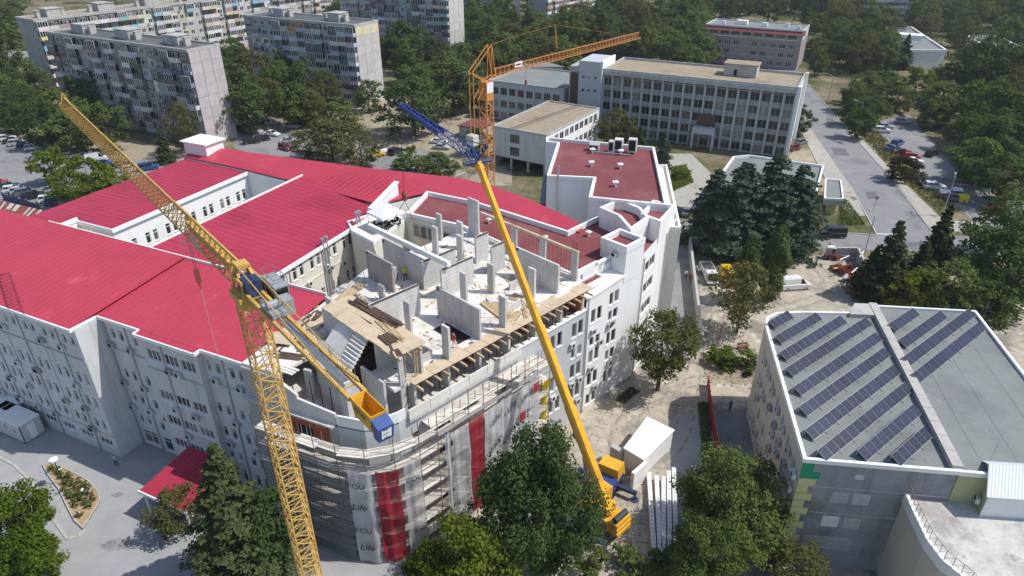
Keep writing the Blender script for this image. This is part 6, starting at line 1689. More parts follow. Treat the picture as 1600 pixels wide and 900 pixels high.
def crown_broad(r, h, nb, nl, leaf, m, seed, low=.12, gap=.0):
    g = np.random.default_rng(seed); nb = int(nb * 2.4)
    cz = h * (low + 1) / 2; rz = h * (1 - low) / 2
    shell = g.uniform(.18, 1, nb) ** .42
    c = unit(nb, g) * shell[:, None] * .82
    c *= (1 + .16 * np.sin(c[:, 0] * 5 + seed) * np.sin(c[:, 1] * 4 + 2 * seed) + .12 * np.sin(c[:, 2] * 6 + seed))[:, None]
    c[:, 2] = np.clip(c[:, 2], -.7, .9)
    c[:, :2] *= (1.08 - .35 * np.clip(c[:, 2], 0, 1) - .25 * np.clip(-c[:, 2], 0, 1))[:, None]
    ax = g.uniform(.86, 1.14, 2); c[:, :2] *= ax      # no crown is quite round
    br = g.uniform(.07, .25, nb) * (1.15 - .3 * shell)
    k = g.choice(nb, nl * 2, p=br ** 1.8 / (br ** 1.8).sum())
    d = unit(nl * 2, g); d[:, 2] = np.where(d[:, 2] < -.3, -d[:, 2], d[:, 2])
    p = c[k] + d * (br[k] * g.uniform(.35, 1.25, nl * 2))[:, None] * np.array([1.1, 1.1, .8])
    dist = np.linalg.norm(p[:, None, :] - c[None], axis=2) / br[None]
    keep = dist.min(1) > .33
    p, d = p[keep][:nl], d[keep][:nl]
    p[:, :2] /= np.percentile(np.linalg.norm(p[:, :2], axis=1), 97.5)
    lo, hi = np.percentile(p[:, 2], 1), np.percentile(p[:, 2], 99.7); p[:, 2] = (p[:, 2] - lo) / (hi - lo) * 2 - 1
    pts = p * np.array([r, r, rz]) + np.array([0, 0, cz])
    up = d.copy(); up[:, 2] += .35
    return leaf_cloud('crown', pts, up, leaf, m, seed + 1)


def trunk_mesh(h, r, rc, seed, m='bark', limbs=6, low=.25):
    g = random.Random(seed); mb = MB()
    top = Vector((g.uniform(-.3, .3), g.uniform(-.3, .3), h * .62)); mid = Vector((g.uniform(-.15, .15), g.uniform(-.15, .15), h * low))
    mb.bar((0, 0, -.1), mid, r, 7, r2=r * .8); mb.bar(mid, top, r * .8, 7, r2=r * .3)
    for i in range(limbs):
        a = 2 * PI * i / limbs + g.uniform(-.4, .4); s = mid.lerp(top, g.uniform(0, .6)); e = Vector((math.cos(a) * rc * .62, math.sin(a) * rc * .62, h * g.uniform(.5, .82)))
        m2 = s.lerp(e, .5) + Vector((0, 0, h * .04)); mb.bar(s, m2, r * .42, 5, r2=r * .28); mb.bar(m2, e, r * .28, 5, r2=r * .08)
    return mb.mesh('trunk', M[m])


def crown_spruce(r, h, nl, leaf, m, seed, low=.06, power=.9, droop=.25, tier=.55):
    g = np.random.default_rng(seed); P = []; Nn = []
    z = low * h
    levels = []
    while z < h * .985: levels.append(z); z += tier * (1 - .45 * z / h)
    tot = sum((1 - zz / h) ** power + .06 for zz in levels)
    for zz in levels:
        R_ = r * ((1 - zz / h) ** power + .03) * g.uniform(.85, 1.1); n = max(6, int(nl * (((1 - zz / h) ** power + .06) / tot)))
        nbr = max(5, int(7 + 9 * (1 - zz / h))); ba = g.uniform(0, 2 * PI, nbr); bl = g.uniform(.55, 1.2, nbr)
        k = g.integers(0, nbr, n); f = g.uniform(.12, 1, n) ** .7
        w = g.normal(0, .16, n) * (1.1 - .6 * f)
        rad = R_ * bl[k] * f; x = rad * np.cos(ba[k]) - w * R_ * np.sin(ba[k]); y = rad * np.sin(ba[k]) + w * R_ * np.cos(ba[k])
        zz_ = zz - droop * rad * .6 + g.normal(0, .07, n) + .12 * f * f * R_
        P.append(np.stack([x, y, zz_], 1)); Nn.append(np.stack([np.cos(ba[k]) * .5, np.sin(ba[k]) * .5, np.ones(n) * .8], 1))
    P = np.concatenate(P); Nn = np.concatenate(Nn); P[:, 2] = np.maximum(P[:, 2], .15)
    return leaf_cloud('crown', P, Nn, leaf, m, seed + 1)


def crown_column(r, h, nl, leaf, m, seed):
    g = np.random.default_rng(seed)
    t = g.uniform(0, 1, nl); a = g.uniform(0, 2 * PI, nl)
    prof = np.sin(np.clip(t * .93 + .07, 0, 1) * PI) ** .6
    lump = 1 + .18 * np.sin(a * 3 + t * 14) + .12 * np.sin(a * 5 - t * 23)
    rr = r * prof * lump * g.uniform(.7, 1.05, nl)
    P = np.stack([rr * np.cos(a), rr * np.sin(a), .2 + t * (h - .2)], 1)
    return leaf_cloud('crown', P, np.stack([np.cos(a), np.sin(a), np.full(nl, .5)], 1), leaf, m, seed + 1)


PROTO = {}
def proto(key, crown, trunk): PROTO[key] = (crown, trunk)
for i in range(4): proto(('broad', i), crown_broad(5.4, 12, 34, 5200, .52, LEAF['broad'], 100 + i), trunk_mesh(12, .28, 5.4, i))
for i in range(4): proto(('dark', i), crown_broad(6.4, 15, 42, 6500, .55, LEAF['dark'], 120 + i), trunk_mesh(15, .34, 6.4, 10 + i))
for i in range(2): proto(('bright', i), crown_broad(4.6, 8, 26, 4600, .42, LEAF['bright'], 140 + i), trunk_mesh(8, .2, 4.6, 20 + i))
for i in range(3): proto(('olive', i), crown_broad(5.0, 12, 44, 4200, .42, LEAF['olive'], 150 + i, low=.15), trunk_mesh(12, .22, 5, 30 + i))
proto(('plum', 0), crown_broad(3.6, 5.2, 22, 3600, .36, LEAF['plum'], 160), trunk_mesh(5.2, .14, 3.6, 40))
for i in range(2): proto(('spruce', i), crown_spruce(3.6, 12, 8000, .42, LEAF['spruce'], 170 + i), trunk_mesh(12, .2, .5, 50 + i, limbs=2))
for i in range(2): proto(('blue', i), crown_spruce(6.0, 16, 15000, .46, LEAF['blue'], 180 + i, power=.62, droop=.5, tier=.95), trunk_mesh(16, .32, 1.5, 52 + i, limbs=3))
proto(('cypress', 0), crown_column(1.5, 11, 5200, .36, LEAF['dark'], 190), trunk_mesh(11, .15, .2, 60, limbs=2))
proto(('bush', 0), crown_broad(1.7, 2.4, 16, 1500, .26, LEAF['broad'], 200, low=.05), trunk_mesh(2.4, .06, 1.2, 61, limbs=4))
proto(('bushbright', 0), crown_broad(1.7, 2.2, 16, 1500, .26, LEAF['bright'], 201, low=.05), trunk_mesh(2.2, .06, 1.2, 62, limbs=4))
# near, finer trees
proto(('walnut', 0), crown_broad(6.3, 12.5, 90, 42000, .27, LEAF['dark'], 210, low=.12), trunk_mesh(12.5, .3, 6, 70))
proto(('maple', 0), crown_broad(5.2, 10.0, 66, 30000, .27, LEAF['broad'], 211, low=.12), trunk_mesh(10, .25, 5, 71))
proto(('young', 0), crown_broad(4.2, 7.5, 50, 16000, .28, LEAF['bright'], 212, low=.1), trunk_mesh(7.5, .18, 4, 72))
proto(('yard', 0), crown_broad(4.6, 11.0, 40, 7500, .34, LEAF['olive'], 213, low=.28), trunk_mesh(11, .3, 4.6, 73, limbs=9, low=.22))
proto(('nearspruce', 0), crown_spruce(5.0, 15.5, 30000, .30, LEAF['spruce'], 214, power=1.05, droop=.3, tier=.62), trunk_mesh(15.5, .26, .6, 74, limbs=2))
HTS = dict(broad=12, dark=15, bright=8, olive=12, plum=5.2, spruce=12, blue=16, cypress=11, bush=2.4, bushbright=2.2, walnut=12.5, maple=10, young=7.5, yard=11, nearspruce=15.5)
RAD = dict(broad=5.4, dark=6.4, bright=4.6, olive=5, plum=3.6, spruce=3.6, blue=6, cypress=1.5, bush=1.7, bushbright=1.7, walnut=6.3, maple=5.2, young=4.2, yard=4.6, nearspruce=5)
NAMES = dict(broad='broadleaf_tree', dark='chestnut_tree', bright='acacia_tree', olive='birch_tree', plum='plum_tree', spruce='spruce_tree', blue='cedar_tree', cypress='cypress_tree', bush='bush', bushbright='bush', walnut='walnut_tree', maple='maple_tree', young='young_tree', yard='plane_tree', nearspruce='spruce_tree')
TCOUNT = {}
PLACED = []
def tree(kind, x, y, h, r, label, group, cat='tree'):
    n = TCOUNT.get(kind, 0); TCOUNT[kind] = n + 1
    vs = [k for k in PROTO if k[0] == kind]; cr, tr = PROTO[vs[n % len(vs)]]
    g = thing(NAMES[kind], label, cat, (x, y, 0), random.uniform(0, 2 * PI), group)
    sc = (r / RAD[kind], r / RAD[kind], h / HTS[kind])
    put('trunk', tr, g, scale=sc); put('crown', cr, g, scale=sc)
    PLACED.append((x, y, r))
def T(kind, px, py, h, r, label, group=None, cat='tree'):
    p = at(px, py, h); tree(kind, p.x, p.y, h, r, label, group, cat)

# near the camera
T('nearspruce', 328, 688, 17.5, 6.4, 'tall dark spruce in front of the entrance canopy')
T('dark', 405, 762, 11.0, 3.4, 'deep shaded leafy tree between the spruce and the tower crane mast')
T('olive', 262, 768, 5.6, 2.7, 'reddish olive small tree overhanging the entrance canopy', None)
T('walnut', 838, 682, 16.5, 5.7, 'broad dark walnut tree in front of the scaffold nets and mobile crane')
T('young', 735, 828, 11.0, 4.2, 'light green young tree below the open scaffold boards')
T('young', 662, 860, 8.0, 2.6, 'small light green tree at the foot of the scaffold corner')
T('maple', 1160, 722, 11.0, 5.1, 'dense green maple over the white precast beams')
T('maple', 1112, 812, 8.0, 3.4, 'smaller green maple at the end of the precast beams')
T('olive', 1250, 862, 5.0, 3.2, 'yellowish green tree at the quoined corner of the solar building')
T('young', -8, 775, 9.0, 3.9, 'sunlit green tree standing on the open yard')
T('young', 18, 842, 6.0, 3.2, 'lower leafy tree beside the sunlit one on the yard')
T('bush', 985, 868, 2.4, 2.2, 'dark bush in rubble at the lower end of the dusty yard', None, 'bush')
T('bush', 1040, 868, 2.2, 1.8, 'bush under the ends of the precast beams', None, 'bush')
T('bush', 925, 858, 3.0, 1.8, 'brownish bush beside the walnut tree', None, 'bush')
# site yard
T('yard', 1042, 497, 11.0, 4.7, 'solitary yard tree with bare trunk beside the white block hut')
T('olive', 1172, 412, 11.5, 4.6, 'slender leaning tree with thin crown beside the parked yellow van')
T('blue', 1170, 250, 17.5, 8.2, 'large blue grey cedar nearest the walled car park')
T('blue', 1222, 238, 18.5, 7.6, 'tall blue grey cedar between the two other cedars')
T('blue', 1260, 256, 16.5, 6.8, 'blue grey cedar closest to the black van on the cross street')
T('blue', 1125, 262, 14.5, 6.2, 'darker cedar at the low flat building')
T('cypress', 1180, 368, 11.5, 1.7, 'narrow dark cypress in front of the cedars')
T('cypress', 1224, 352, 13.0, 1.9, 'tallest narrow cypress beside the white van')
T('spruce', 1410, 343, 13.5, 5.0, 'wide dark spruce by the walled scrap yard')
T('spruce', 1372, 385, 8.5, 3.2, 'short dark spruce right against the scrap yard wall')
T('spruce', 1488, 318, 14.0, 4.2, 'slender spruce rising over the cross street')
T('spruce', 1452, 375, 10.0, 3.6, 'spruce filling the gap between two bigger spruces')
T('bright', 1428, 425, 7.5, 4.0, 'yellow green bushy tree behind the solar roof')
T('broad', 1500, 408, 10, 5.0, 'round green tree behind the far solar panel rows')
T('broad', 1555, 440, 8.5, 4.5, 'leafy tree at the outer corner of the solar roof')
T('dark', 1610, 345, 15, 8.0, 'huge dark tree overhanging the street corner')
T('dark', 1590, 300, 13, 6.0, 'dark tree behind the huge corner tree')
T('bush', 1240, 500, 3.0, 2.4, 'bush behind the rounded corner of the solar roof', None, 'bush')
T('bushbright', 1132, 548, 2.4, 2.6, 'bright green bush by the red bench at the solar building', None, 'bush')
T('bush', 1165, 552, 2.8, 2.6, 'dark green bush touching the solar building', None, 'bush')
T('plum', 1420, 243, 6.0, 4.3, 'brown leaved plum tree between the street and the parking area')
T('blue', 1040, 204, 9.0, 2.8, 'small silver blue spruce at the office porch')
T('spruce', 1002, 196, 6.5, 2.4, 'little dark conifer near the office front')
T('olive', 962, 170, 10.5, 4.8, 'feathery pale tree between the tan roof and office block')
T('olive', 985, 185, 8.0, 3.6, 'lower feathery tree in front of the office windows')
T('bushbright', 1064, 265, 2.0, 2.6, 'grassy green bush in the office forecourt', None, 'bush')
T('broad', 1255, 165, 8.0, 4.0, 'leafy tree against the office gable')
# back car park
T('olive', 512, 184, 10.5, 8.2, 'wide yellowish tree group beside the red rear roof')
T('olive', 560, 205, 9.0, 5.5, 'right hand part of the yellowish trees beside the rear roof')
T('olive', 478, 205, 8.0, 5.0, 'left hand yellowish tree over the parked dark red car')
T('broad', 527, 152, 9.0, 6.5, 'green tree behind the yellowish car park trees')
T('broad', 572, 125, 9.5, 4.5, 'dark small tree at the foot of the cream topped gable')
T('bush', 640, 238, 4.0, 4.2, 'shrub by the small round cypress on the rear car park', None, 'bush')
T('broad', 680, 240, 6.0, 5.4, 'grey green low tree behind the rear red roof')
T('bushbright', 640, 228, 4.2, 2.0, 'rounded bright bush on the dusty rear car park', None, 'bush')
T('dark', 640, 106, 18, 9.4, 'huge chestnut tree with yellowing crown over the rear car park')
T('dark', 705, 82, 18, 9.0, 'big dark tree right of the yellowing chestnut')
T('dark', 655, 40, 17, 7.5, 'tall dark tree below the pale gable')
T('broad', 745, 200, 7.0, 4.2, 'small tree next to the pink roofed hut')
T('dark', 735, 100, 14, 7.0, 'dark tree behind the orange crane mast')
T('olive', 690, 60, 13, 4.0, 'thin dry looking tree among the dark ones')
# left side
T('olive', 275, 158, 13.5, 4.4, 'weeping birch in front of the pinkish gable')
T('spruce', 247, 198, 9.0, 2.8, 'small dark conifer next to the weeping birch')
for i, (px, py, h, r) in enumerate(((45, 98, 13, 6), (123, 110, 15, 7.2), (84, 140, 13, 6.5), (20, 128, 12, 6), (152, 160, 13, 6.2), (5, 148, 11, 5.5), (100, 165, 12, 6.5), (60, 158, 12, 6))):
    T('dark' if i % 2 else 'broad', px, py, h, r, ('short ' if h < 9.6 else 'tall ' if h > 12.4 else '') + 'leafy tree between the shaded apartment block and the left car parks', 'trees before the shaded apartment block')
for i, (px, py, h, r) in enumerate(((68, 233, 8.5, 5.2), (126, 246, 8.5, 5.4), (165, 264, 7.5, 4.8), (100, 268, 7, 4.4), (145, 285, 6.0, 4.2))):
    T('bright', px, py, h, r, 'bright green acacia between the two left car rows', 'acacias between the left car rows')
T('broad', 8, 328, 4, 3.0, 'small round tree by the rusty striped roof at the yard edge')
for i, (px, py, h, r) in enumerate(((385, 80, 14, 6), (432, 95, 13, 5), (470, 92, 14, 5.5), (405, 118, 12, 5), (455, 130, 11, 5), (375, 125, 13, 6), (500, 110, 12, 4.6), (440, 80, 13, 5), (350, 90, 14, 6), (480, 140, 9, 4.6), (360, 60, 12, 6))):
    T(('olive', 'broad', 'dark')[i % 3], px, py, h * 1.12, r * 1.25, ('short ' if h < 9.6 else 'tall ' if h > 12.4 else '') + 'tree of the grove between the two grey apartment gables', 'grove between apartment gables')
# street trees on the right
for i, (px, py, h, r) in enumerate(((1286, 74, 10, 4.6), (1342, 128, 9, 4.6), (1338, 152, 8, 4.0), (1358, 112, 10, 5.4), (1385, 108, 10, 6), (1352, 168, 8.5, 4.4), (1372, 148, 9, 4.6), (1412, 128, 9, 5))):
    T('broad' if i % 2 else 'dark', px, py, h, r, ('short ' if h < 9.6 else 'tall ' if h > 12.4 else '') + 'street tree along the far side of the main street', 'street trees by the parking area')
for i, (px, py, h, r) in enumerate(((1478, 128, 12, 6.6), (1530, 128, 13, 7.6), (1520, 176, 10, 5.2), (1570, 180, 13, 8), (1545, 215, 11, 7), (1600, 165, 14, 8), (1465, 150, 9, 4.4), (1590, 240, 11, 7), (1440, 105, 11, 6), (1490, 95, 12, 6), (1580, 120, 13, 7))):
    T('bright' if i in (1, 8) else ('dark' if i % 2 else 'broad'), px, py, h, r, ('short ' if h < 9.6 else 'tall ' if h > 12.4 else '') + 'dense park tree beyond the parking area', 'park trees beyond the parking area')
T('spruce', 1422, 52, 13, 4.6, 'dark pointed conifer in front of the low pale terrace roof')

# scattered far trees: keep clear of buildings, roads and each other
BLOCK = []
def block_rect(org, rz, L_, D, pad=3): BLOCK.append((org, rz, L_, D, pad))
for org, rz, L_, D in (((-129.6, 200.4), R(-28.4), 58, 10), ((-146.5, 222.5), R(57), 116, 11), ((-85.9, 233), R(-27.5), 45, 11), ((-69.5, 296.5), R(-26.5), 52, 11), ((-26.5, 386), R(-27), 29, 11), ((17, 366), R(52), 52, 11), ((-128, 372), R(50), 84, 11), ((178, 395), R(-8), 39, 11), ((24.1, 185), R(-26), 49, 18), ((14, 188), R(-26), 10, 12), ((-6.6, 200.2), R(-28), 24, 22), ((75.8, 283), R(-28), 36, 17)):
    block_rect(org, rz, L_, D)
# open ground: lawns and forecourts in front of the far blocks stay free of trees
CLEAR = [gp(*q) for q in (((838, 44), (930, 44), (930, 74), (838, 74)), ((780, 42), (825, 42), (825, 70), (780, 70)), ((1380, 70), (1490, 78), (1500, 122), (1385, 112)), ((1340, 28), (1432, 28), (1432, 52), (1340, 52)), ((1500, 88), (1640, 100), (1640, 135), (1500, 118)), ((1000, 20), (1060, 20), (1060, 40), (1000, 40)), ((878, 60), (990, 64), (990, 78), (878, 76)))]
def blocked(x, y, r):
    if any(inside((x, y), q) for q in CLEAR): return True
    for org, rz, L_, D, pad in BLOCK:
        dx, dy = x - org[0], y - org[1]; u = dx * math.cos(rz) + dy * math.sin(rz); v = -dx * math.sin(rz) + dy * math.cos(rz)
        if -r * .6 < u < L_ + r * .6 and -r * .7 < v < D + r * .5: return True
    for i in range(len(main_l) - 1):
        pass
    if 118 < y < 330:
        xl = np.interp(y, [118, 141, 191, 235, 330], [69, 75, 84, 92, 110]); xr = np.interp(y, [118, 150, 235, 330], [80, 87, 102, 120])
        if xl - r * .4 < x < xr + r * .4: return True
    return any((x - a) ** 2 + (y - b) ** 2 < ((r + c) * .50) ** 2 for a, b, c in PLACED)
ZONES = [
    ([(1300, 45), (1400, 20), (1405, 128), (1330, 128), (1300, 118), (1290, 120)], 20, 'tree of the wood at the upper end of the main street', 'wood at the end of the street'),   # px polygons on the ground, number, label, group
    ([(600, 60), (735, 60), (735, 165), (600, 120)], 14, 'dark tree standing below the blue grey apartment block', 'trees below the blue grey block'),
    ([(730, 45), (900, 60), (890, 110), (740, 140)], 34, 'tree of the wood behind the orange crane', 'wood behind the orange crane'),
    ([(860, 50), (1100, 60), (1095, 118), (900, 90)], 34, 'tree of the wood along the back of the office block', 'wood behind the office block'),
    ([(820, 5), (1100, 5), (1100, 60), (900, 52)], 44, 'tree in the far wood below the white apartment blocks', 'far wood'),
    ([(1090, 2), (1340, 2), (1350, 60), (1290, 110), (1262, 110), (1255, 40), (1100, 28)], 44, 'tree of the wood around the mauve block', 'wood round the mauve block'),
    ([(1350, 20), (1640, 10), (1640, 120), (1480, 130), (1400, 60)], 64, 'tree in the park at the upper right edge of town', 'park trees in the distance'),
    ([(1500, 120), (1640, 120), (1640, 320), (1580, 290), (1530, 240)], 18, 'shady tree behind the park parking area', 'shady trees behind parking'),
    ([(-60, 30), (35, 30), (30, 75), (-60, 80)], 12, 'tree beside the far left road', 'trees by the far left road'),
    ([(-60, 100), (40, 95), (60, 180), (-60, 200)], 8, 'tree before the left road bend', 'trees before the left road bend'),
    ([(300, 20), (385, 60), (385, 160), (345, 90)], 8, 'tree in the gap between two apartment blocks', 'trees in the apartment gap'),
    ([(420, 30), (560, 20), (560, 42), (420, 40)], 5, 'tree top showing behind the orange framed block', 'tree tops behind the orange framed block')]
ADJ = dict(broad='mid green', dark='dark green', olive='pale olive', bright='bright green', spruce='pointed conifer')
total = 0
for zi, (poly, n, lab, grp) in enumerate(ZONES):
    wp = gp(*poly); xs_, ys_ = [p[0] for p in wp], [p[1] for p in wp]; r_ = random.Random(500 + zi); cnt = 0
    for _ in range(n * 30):
        if cnt >= n: break
        x, y = r_.uniform(min(xs_), max(xs_)), r_.uniform(min(ys_), max(ys_)); r = r_.uniform(5.2, 8.6)
        if not inside((x, y), wp) or blocked(x, y, r): continue
        kind = r_.choice(['broad', 'dark', 'dark', 'broad', 'olive', 'olive', 'broad'] + (['bright'] if zi in (4, 5) else []) + (['spruce'] if zi == 5 else []))
        h = r * r_.uniform(1.5, 2.6); tree(kind, x, y, h, r if kind != 'spruce' else r * .6, ('tall ' if h > 13.5 else 'low ') + ADJ[kind] + ' ' + lab, grp); cnt += 1; total += 1
# understorey below the woods
def understorey():
    g = np.random.default_rng(21); P = []
    for poly, n, lab, grp in ZONES:
        wp = gp(*poly); xs_, ys_ = [p[0] for p in wp], [p[1] for p in wp]; k = 0; want = n * 110
        while k < want:
            x, y = g.uniform(min(xs_), max(xs_)), g.uniform(min(ys_), max(ys_))
            if not inside((x, y), wp): continue
            k += 1
            if (math.sin(x * .21 + 1.7 * math.sin(y * .13)) + math.sin(y * .17 + x * .05)) < -.35: continue
            P.append((x, y, abs(g.normal(0, .8)) + .1))
    P = np.array(P); nr = np.tile([0, 0, .5], (len(P), 1)) + g.normal(0, .5, (len(P), 3))
    tag(put('undergrowth', leaf_cloud('undergrowth', P, nr, 1.1, LEAF['broad'], 22)), 'low undergrowth below the woods', 'undergrowth', None, 'stuff')
understorey()
# thin summer haze
hz = bpy.data.materials.new('haze'); hz.use_nodes = True
hz.node_tree.nodes.remove(hz.node_tree.nodes['Principled BSDF'])
pv = hz.node_tree.nodes.new('ShaderNodeVolumePrincipled'); pv.inputs['Color'].default_value = (.86, .92, 1, 1)
pv.inputs['Density'].default_value = HAZE; pv.inputs['Anisotropy'].default_value = .2
hz.node_tree.links.new(pv.outputs[0], hz.node_tree.nodes['Material Output'].inputs['Volume'])
mb = MB(); mb.box(-1510, 1510, -310, 2610, -1, 57)
tag(mb.build('haze', hz), 'thin pale summer haze over the town', 'haze', None, 'stuff')
# far forest belt to the horizon: too many to count
def forest():
    g = np.random.default_rng(9); cs = []
    for _ in range(420):
        x = g.uniform(-560, 620); y = g.uniform(400, 760)
        if blocked(x, y, 7): continue
        cs.append((x, y, g.uniform(4.5, 8), g.uniform(9, 16)))
    P, N_ = [], []
    for x, y, r, h in cs:
        n = 330; d = unit(n, g); d[:, 2] = np.abs(d[:, 2]) * 1.0 - .25
        lump = 1 + .2 * np.sin(d[:, 0] * 7 + x) * np.sin(d[:, 1] * 6 + y)
        p = d * np.array([r, r, h * .5]) * lump[:, None] * g.uniform(.75, 1.05, n)[:, None] + np.array([x, y, h * .55]); P.append(p); N_.append(d)
    me = leaf_cloud('forest', np.concatenate(P), np.concatenate(N_), 1.3, LEAF['dark'], 3)
    tag(put('forest', me), 'distant wood covering the far end of the town', 'forest', None, 'stuff')
forest()
# undergrowth tufts
def tufts(name, label, poly, n, size, m, seed, hmax=.5):
    g = np.random.default_rng(seed); xs_, ys_ = [p[0] for p in poly], [p[1] for p in poly]; P = []
    while len(P) < n:
        x, y = g.uniform(min(xs_), max(xs_)), g.uniform(min(ys_), max(ys_))
        if inside((x, y), poly): P.append((x, y, abs(g.normal(0, hmax * .5)) + .03))
    P = np.array(P); nr = np.tile([0, 0, .3], (n, 1)) + g.normal(0, .6, (n, 3))
    tag(put(name, leaf_cloud(name, P, nr, size, m, seed)), label, 'grass', None, 'stuff')
tufts('grass', 'dry grass on the verge beside the main street', gp((1340, 206), (1372, 207), (1428, 268), (1500, 332), (1470, 338), (1402, 272)), 4500, .4, LEAF['grass'], 31)
tufts('grass', 'green grass patch at the street junction', gp((1312, 312), (1322, 312), (1352, 352), (1310, 354)), 2500, .3, LEAF['broad'], 32)
tufts('grass', 'weeds along the red board fence', gp((1090, 630), (1106, 630), (1120, 760), (1100, 760)), 1500, .3, LEAF['broad'], 33, .35)
tufts('grass', 'grass in the office forecourt', gp((1048, 262), (1072, 258), (1084, 285), (1050, 300)), 2500, .3, LEAF['bright'], 34)
tufts('grass', 'weeds at the foot of the white building', gp((962, 625), (985, 605), (1000, 612), (975, 632)), 500, .25, LEAF['olive'], 35, .3)
# rose bushes in the flower bed
rp = crown_broad(.42, .7, 9, 170, .16, LEAF['olive'], 300, low=.0); rp2 = crown_broad(.5, .6, 9, 170, .17, LEAF['broad'], 301, low=.0)
fl = MB(); fl.obox((0, 0, .45), (.22, .22, .16), .4); fl.obox((.2, .15, .5), (.14, .14, .12), .1); flm = fl.mesh('blossom', M['tent'])
r_ = random.Random(4); k = 0; pl = []
for _ in range(900):
    x, y = r_.uniform(min(p[0] for p in FB), max(p[0] for p in FB)), r_.uniform(min(p[1] for p in FB), max(p[1] for p in FB))
    if not inside((x, y), inset(FB, .5)) or any((x - a) ** 2 + (y - b) ** 2 < .38 for a, b in pl): continue
    pl.append((x, y)); wht = r_.random() < .15
    o = thing('rose_bush', 'small %s rose bush in the pointed flower bed' % ('white flowering' if wht else 'green'), 'bush', (x, y, .14), r_.uniform(0, 6), 'rose bushes in flower' if wht else 'rose bushes without flowers')
    put('foliage', rp if r_.random() < .6 else rp2, o)
    if wht: put('blossom', flm, o)

# ================================================================== CARS
def car_meshes(kind):
    L_, W_, H_ = dict(hatch=(4.0, 1.72, 1.46), sedan=(4.5, 1.76, 1.42), suv=(4.5, 1.82, 1.66), van=(5.1, 1.95, 2.05))[kind]
    hl = L_ / 2; out = []
    prof = dict(hatch=[(-hl, .45), (-hl + .05, .95), (hl * .42, .96), (hl * .95, .72), (hl, .45)], sedan=[(-hl, .45), (-hl + .05, .92), (hl * .42, .94), (hl * .95, .70), (hl, .45)],
                suv=[(-hl, .5), (-hl + .04, 1.05), (hl * .45, 1.06), (hl * .96, .88), (hl, .5)], van=[(-hl, .45), (-hl + .03, 1.15), (hl * .62, 1.15), (hl * .97, .85), (hl, .45)])[kind]
    prof = prof + [(hl - .05, .26), (-hl + .05, .26)]
    mb = MB(); n = len(prof)
    secs = [(-W_ / 2 + .0, .93), (-W_ / 2 + .10, 1.0), (W_ / 2 - .10, 1.0), (W_ / 2, .93)]
    base = len(mb.v)
    for (y, s) in secs:
        for x, z in prof: mb.v.append((x * (.985 if s < 1 else 1), y, .26 + (z - .26) * s))
    for k in range(3):
        for i in range(n):
            j = (i + 1) % n; mb.f.append((base + k * n + i, base + k * n + j, base + (k + 1) * n + j, base + (k + 1) * n + i)); mb.m.append(0)
    mb.f.append(tuple(base + i for i in range(n))[::-1]); mb.f.append(tuple(base + 3 * n + i for i in range(n))); mb.m += [0, 0]
    bz = prof[1][1] - .02
    cab = dict(hatch=(-hl + .08, hl * .40, -hl + .35, hl * .05), sedan=(-hl * .72, hl * .40, -hl * .42, hl * .06), suv=(-hl + .08, hl * .42, -hl + .28, hl * .12), van=(-hl + .05, hl * .62, -hl + .12, hl * .34))[kind]
    x0, x1, t0, t1 = cab; wb_, wt = W_ / 2 - .06, W_ / 2 - .22
    b = [(x0, -wb_, bz), (x1, -wb_, bz), (x1, wb_, bz), (x0, wb_, bz)]; t = [(t0, -wt, H_), (t1, -wt, H_), (t1, wt, H_), (t0, wt, H_)]
    # roof plate + pillars (paint)
    mb.hexa([(t0 - .03, -wt - .02, H_ - .05), (t1 + .03, -wt - .02, H_ - .05), (t1 + .03, wt + .02, H_ - .05), (t0 - .03, wt + .02, H_ - .05), (t0 + .05, -wt + .06, H_ + .03), (t1 - .05, -wt + .06, H_ + .03), (t1 - .05, wt - .06, H_ + .03), (t0 + .05, wt - .06, H_ + .03)])
    for p, q in zip(b, t): mb.bar(p, q, .05, 4)
    for s in (-1, 1):
        xm = (x0 + x1) / 2 - .1; mb.bar((xm, s * wb_, bz), (xm, s * wt, H_), .05, 4)
    body = mb.mesh('body', M['carpaint'])
    g = MB(); g.hexa(b + t); glass = g.mesh('window', M['carglass'])
    if kind == 'van':
        pbm = MB(); pbm.hexa([(x0 - .01, -wb_ - .02, bz), (x1 * .35, -wb_ - .02, bz), (x1 * .35, wb_ + .02, bz), (x0 - .01, wb_ + .02, bz), (t0 - .02, -wt - .03, H_), (x1 * .35, -wt - .03, H_), (x1 * .35, wt + .03, H_), (t0 - .02, wt + .03, H_)]); panel = pbm.mesh('load_panel', M['carpaint'])
    else: panel = None
    w = MB(); w.bar((0, -.1, 0), (0, .1, 0), .31, 12); w.bar((0, -.11, 0), (0, .11, 0), .19, 8, mi=1); wheel = w.mesh('wheel', [M['black'], M['chrome']])
    h = MB(); h.box(hl - .12, hl + .012, -.17, .17, .60, .74); hlm = h.mesh('headlight', M['lampglass'])
    h = MB(); h.box(-hl - .012, -hl + .08, -.12, .12, .68, .86); tl = h.mesh('tail_light', M['taillight'])
    return dict(body=body, glass=glass, wheel=wheel, hl=hlm, tl=tl, W=W_, L=L_, panel=panel)
CARS = {k: car_meshes(k) for k in ('hatch', 'sedan', 'suv', 'van')}
CN = dict(white=(.72, .72, .71), silver=(.42, .43, .45), grey=(.17, .18, .19), black=(.02, .02, .022), red=(.42, .02, .02), darkred=(.14, .015, .02), blue=(.03, .08, .22), yellow=(.68, .40, .02), green=(.03, .07, .05))
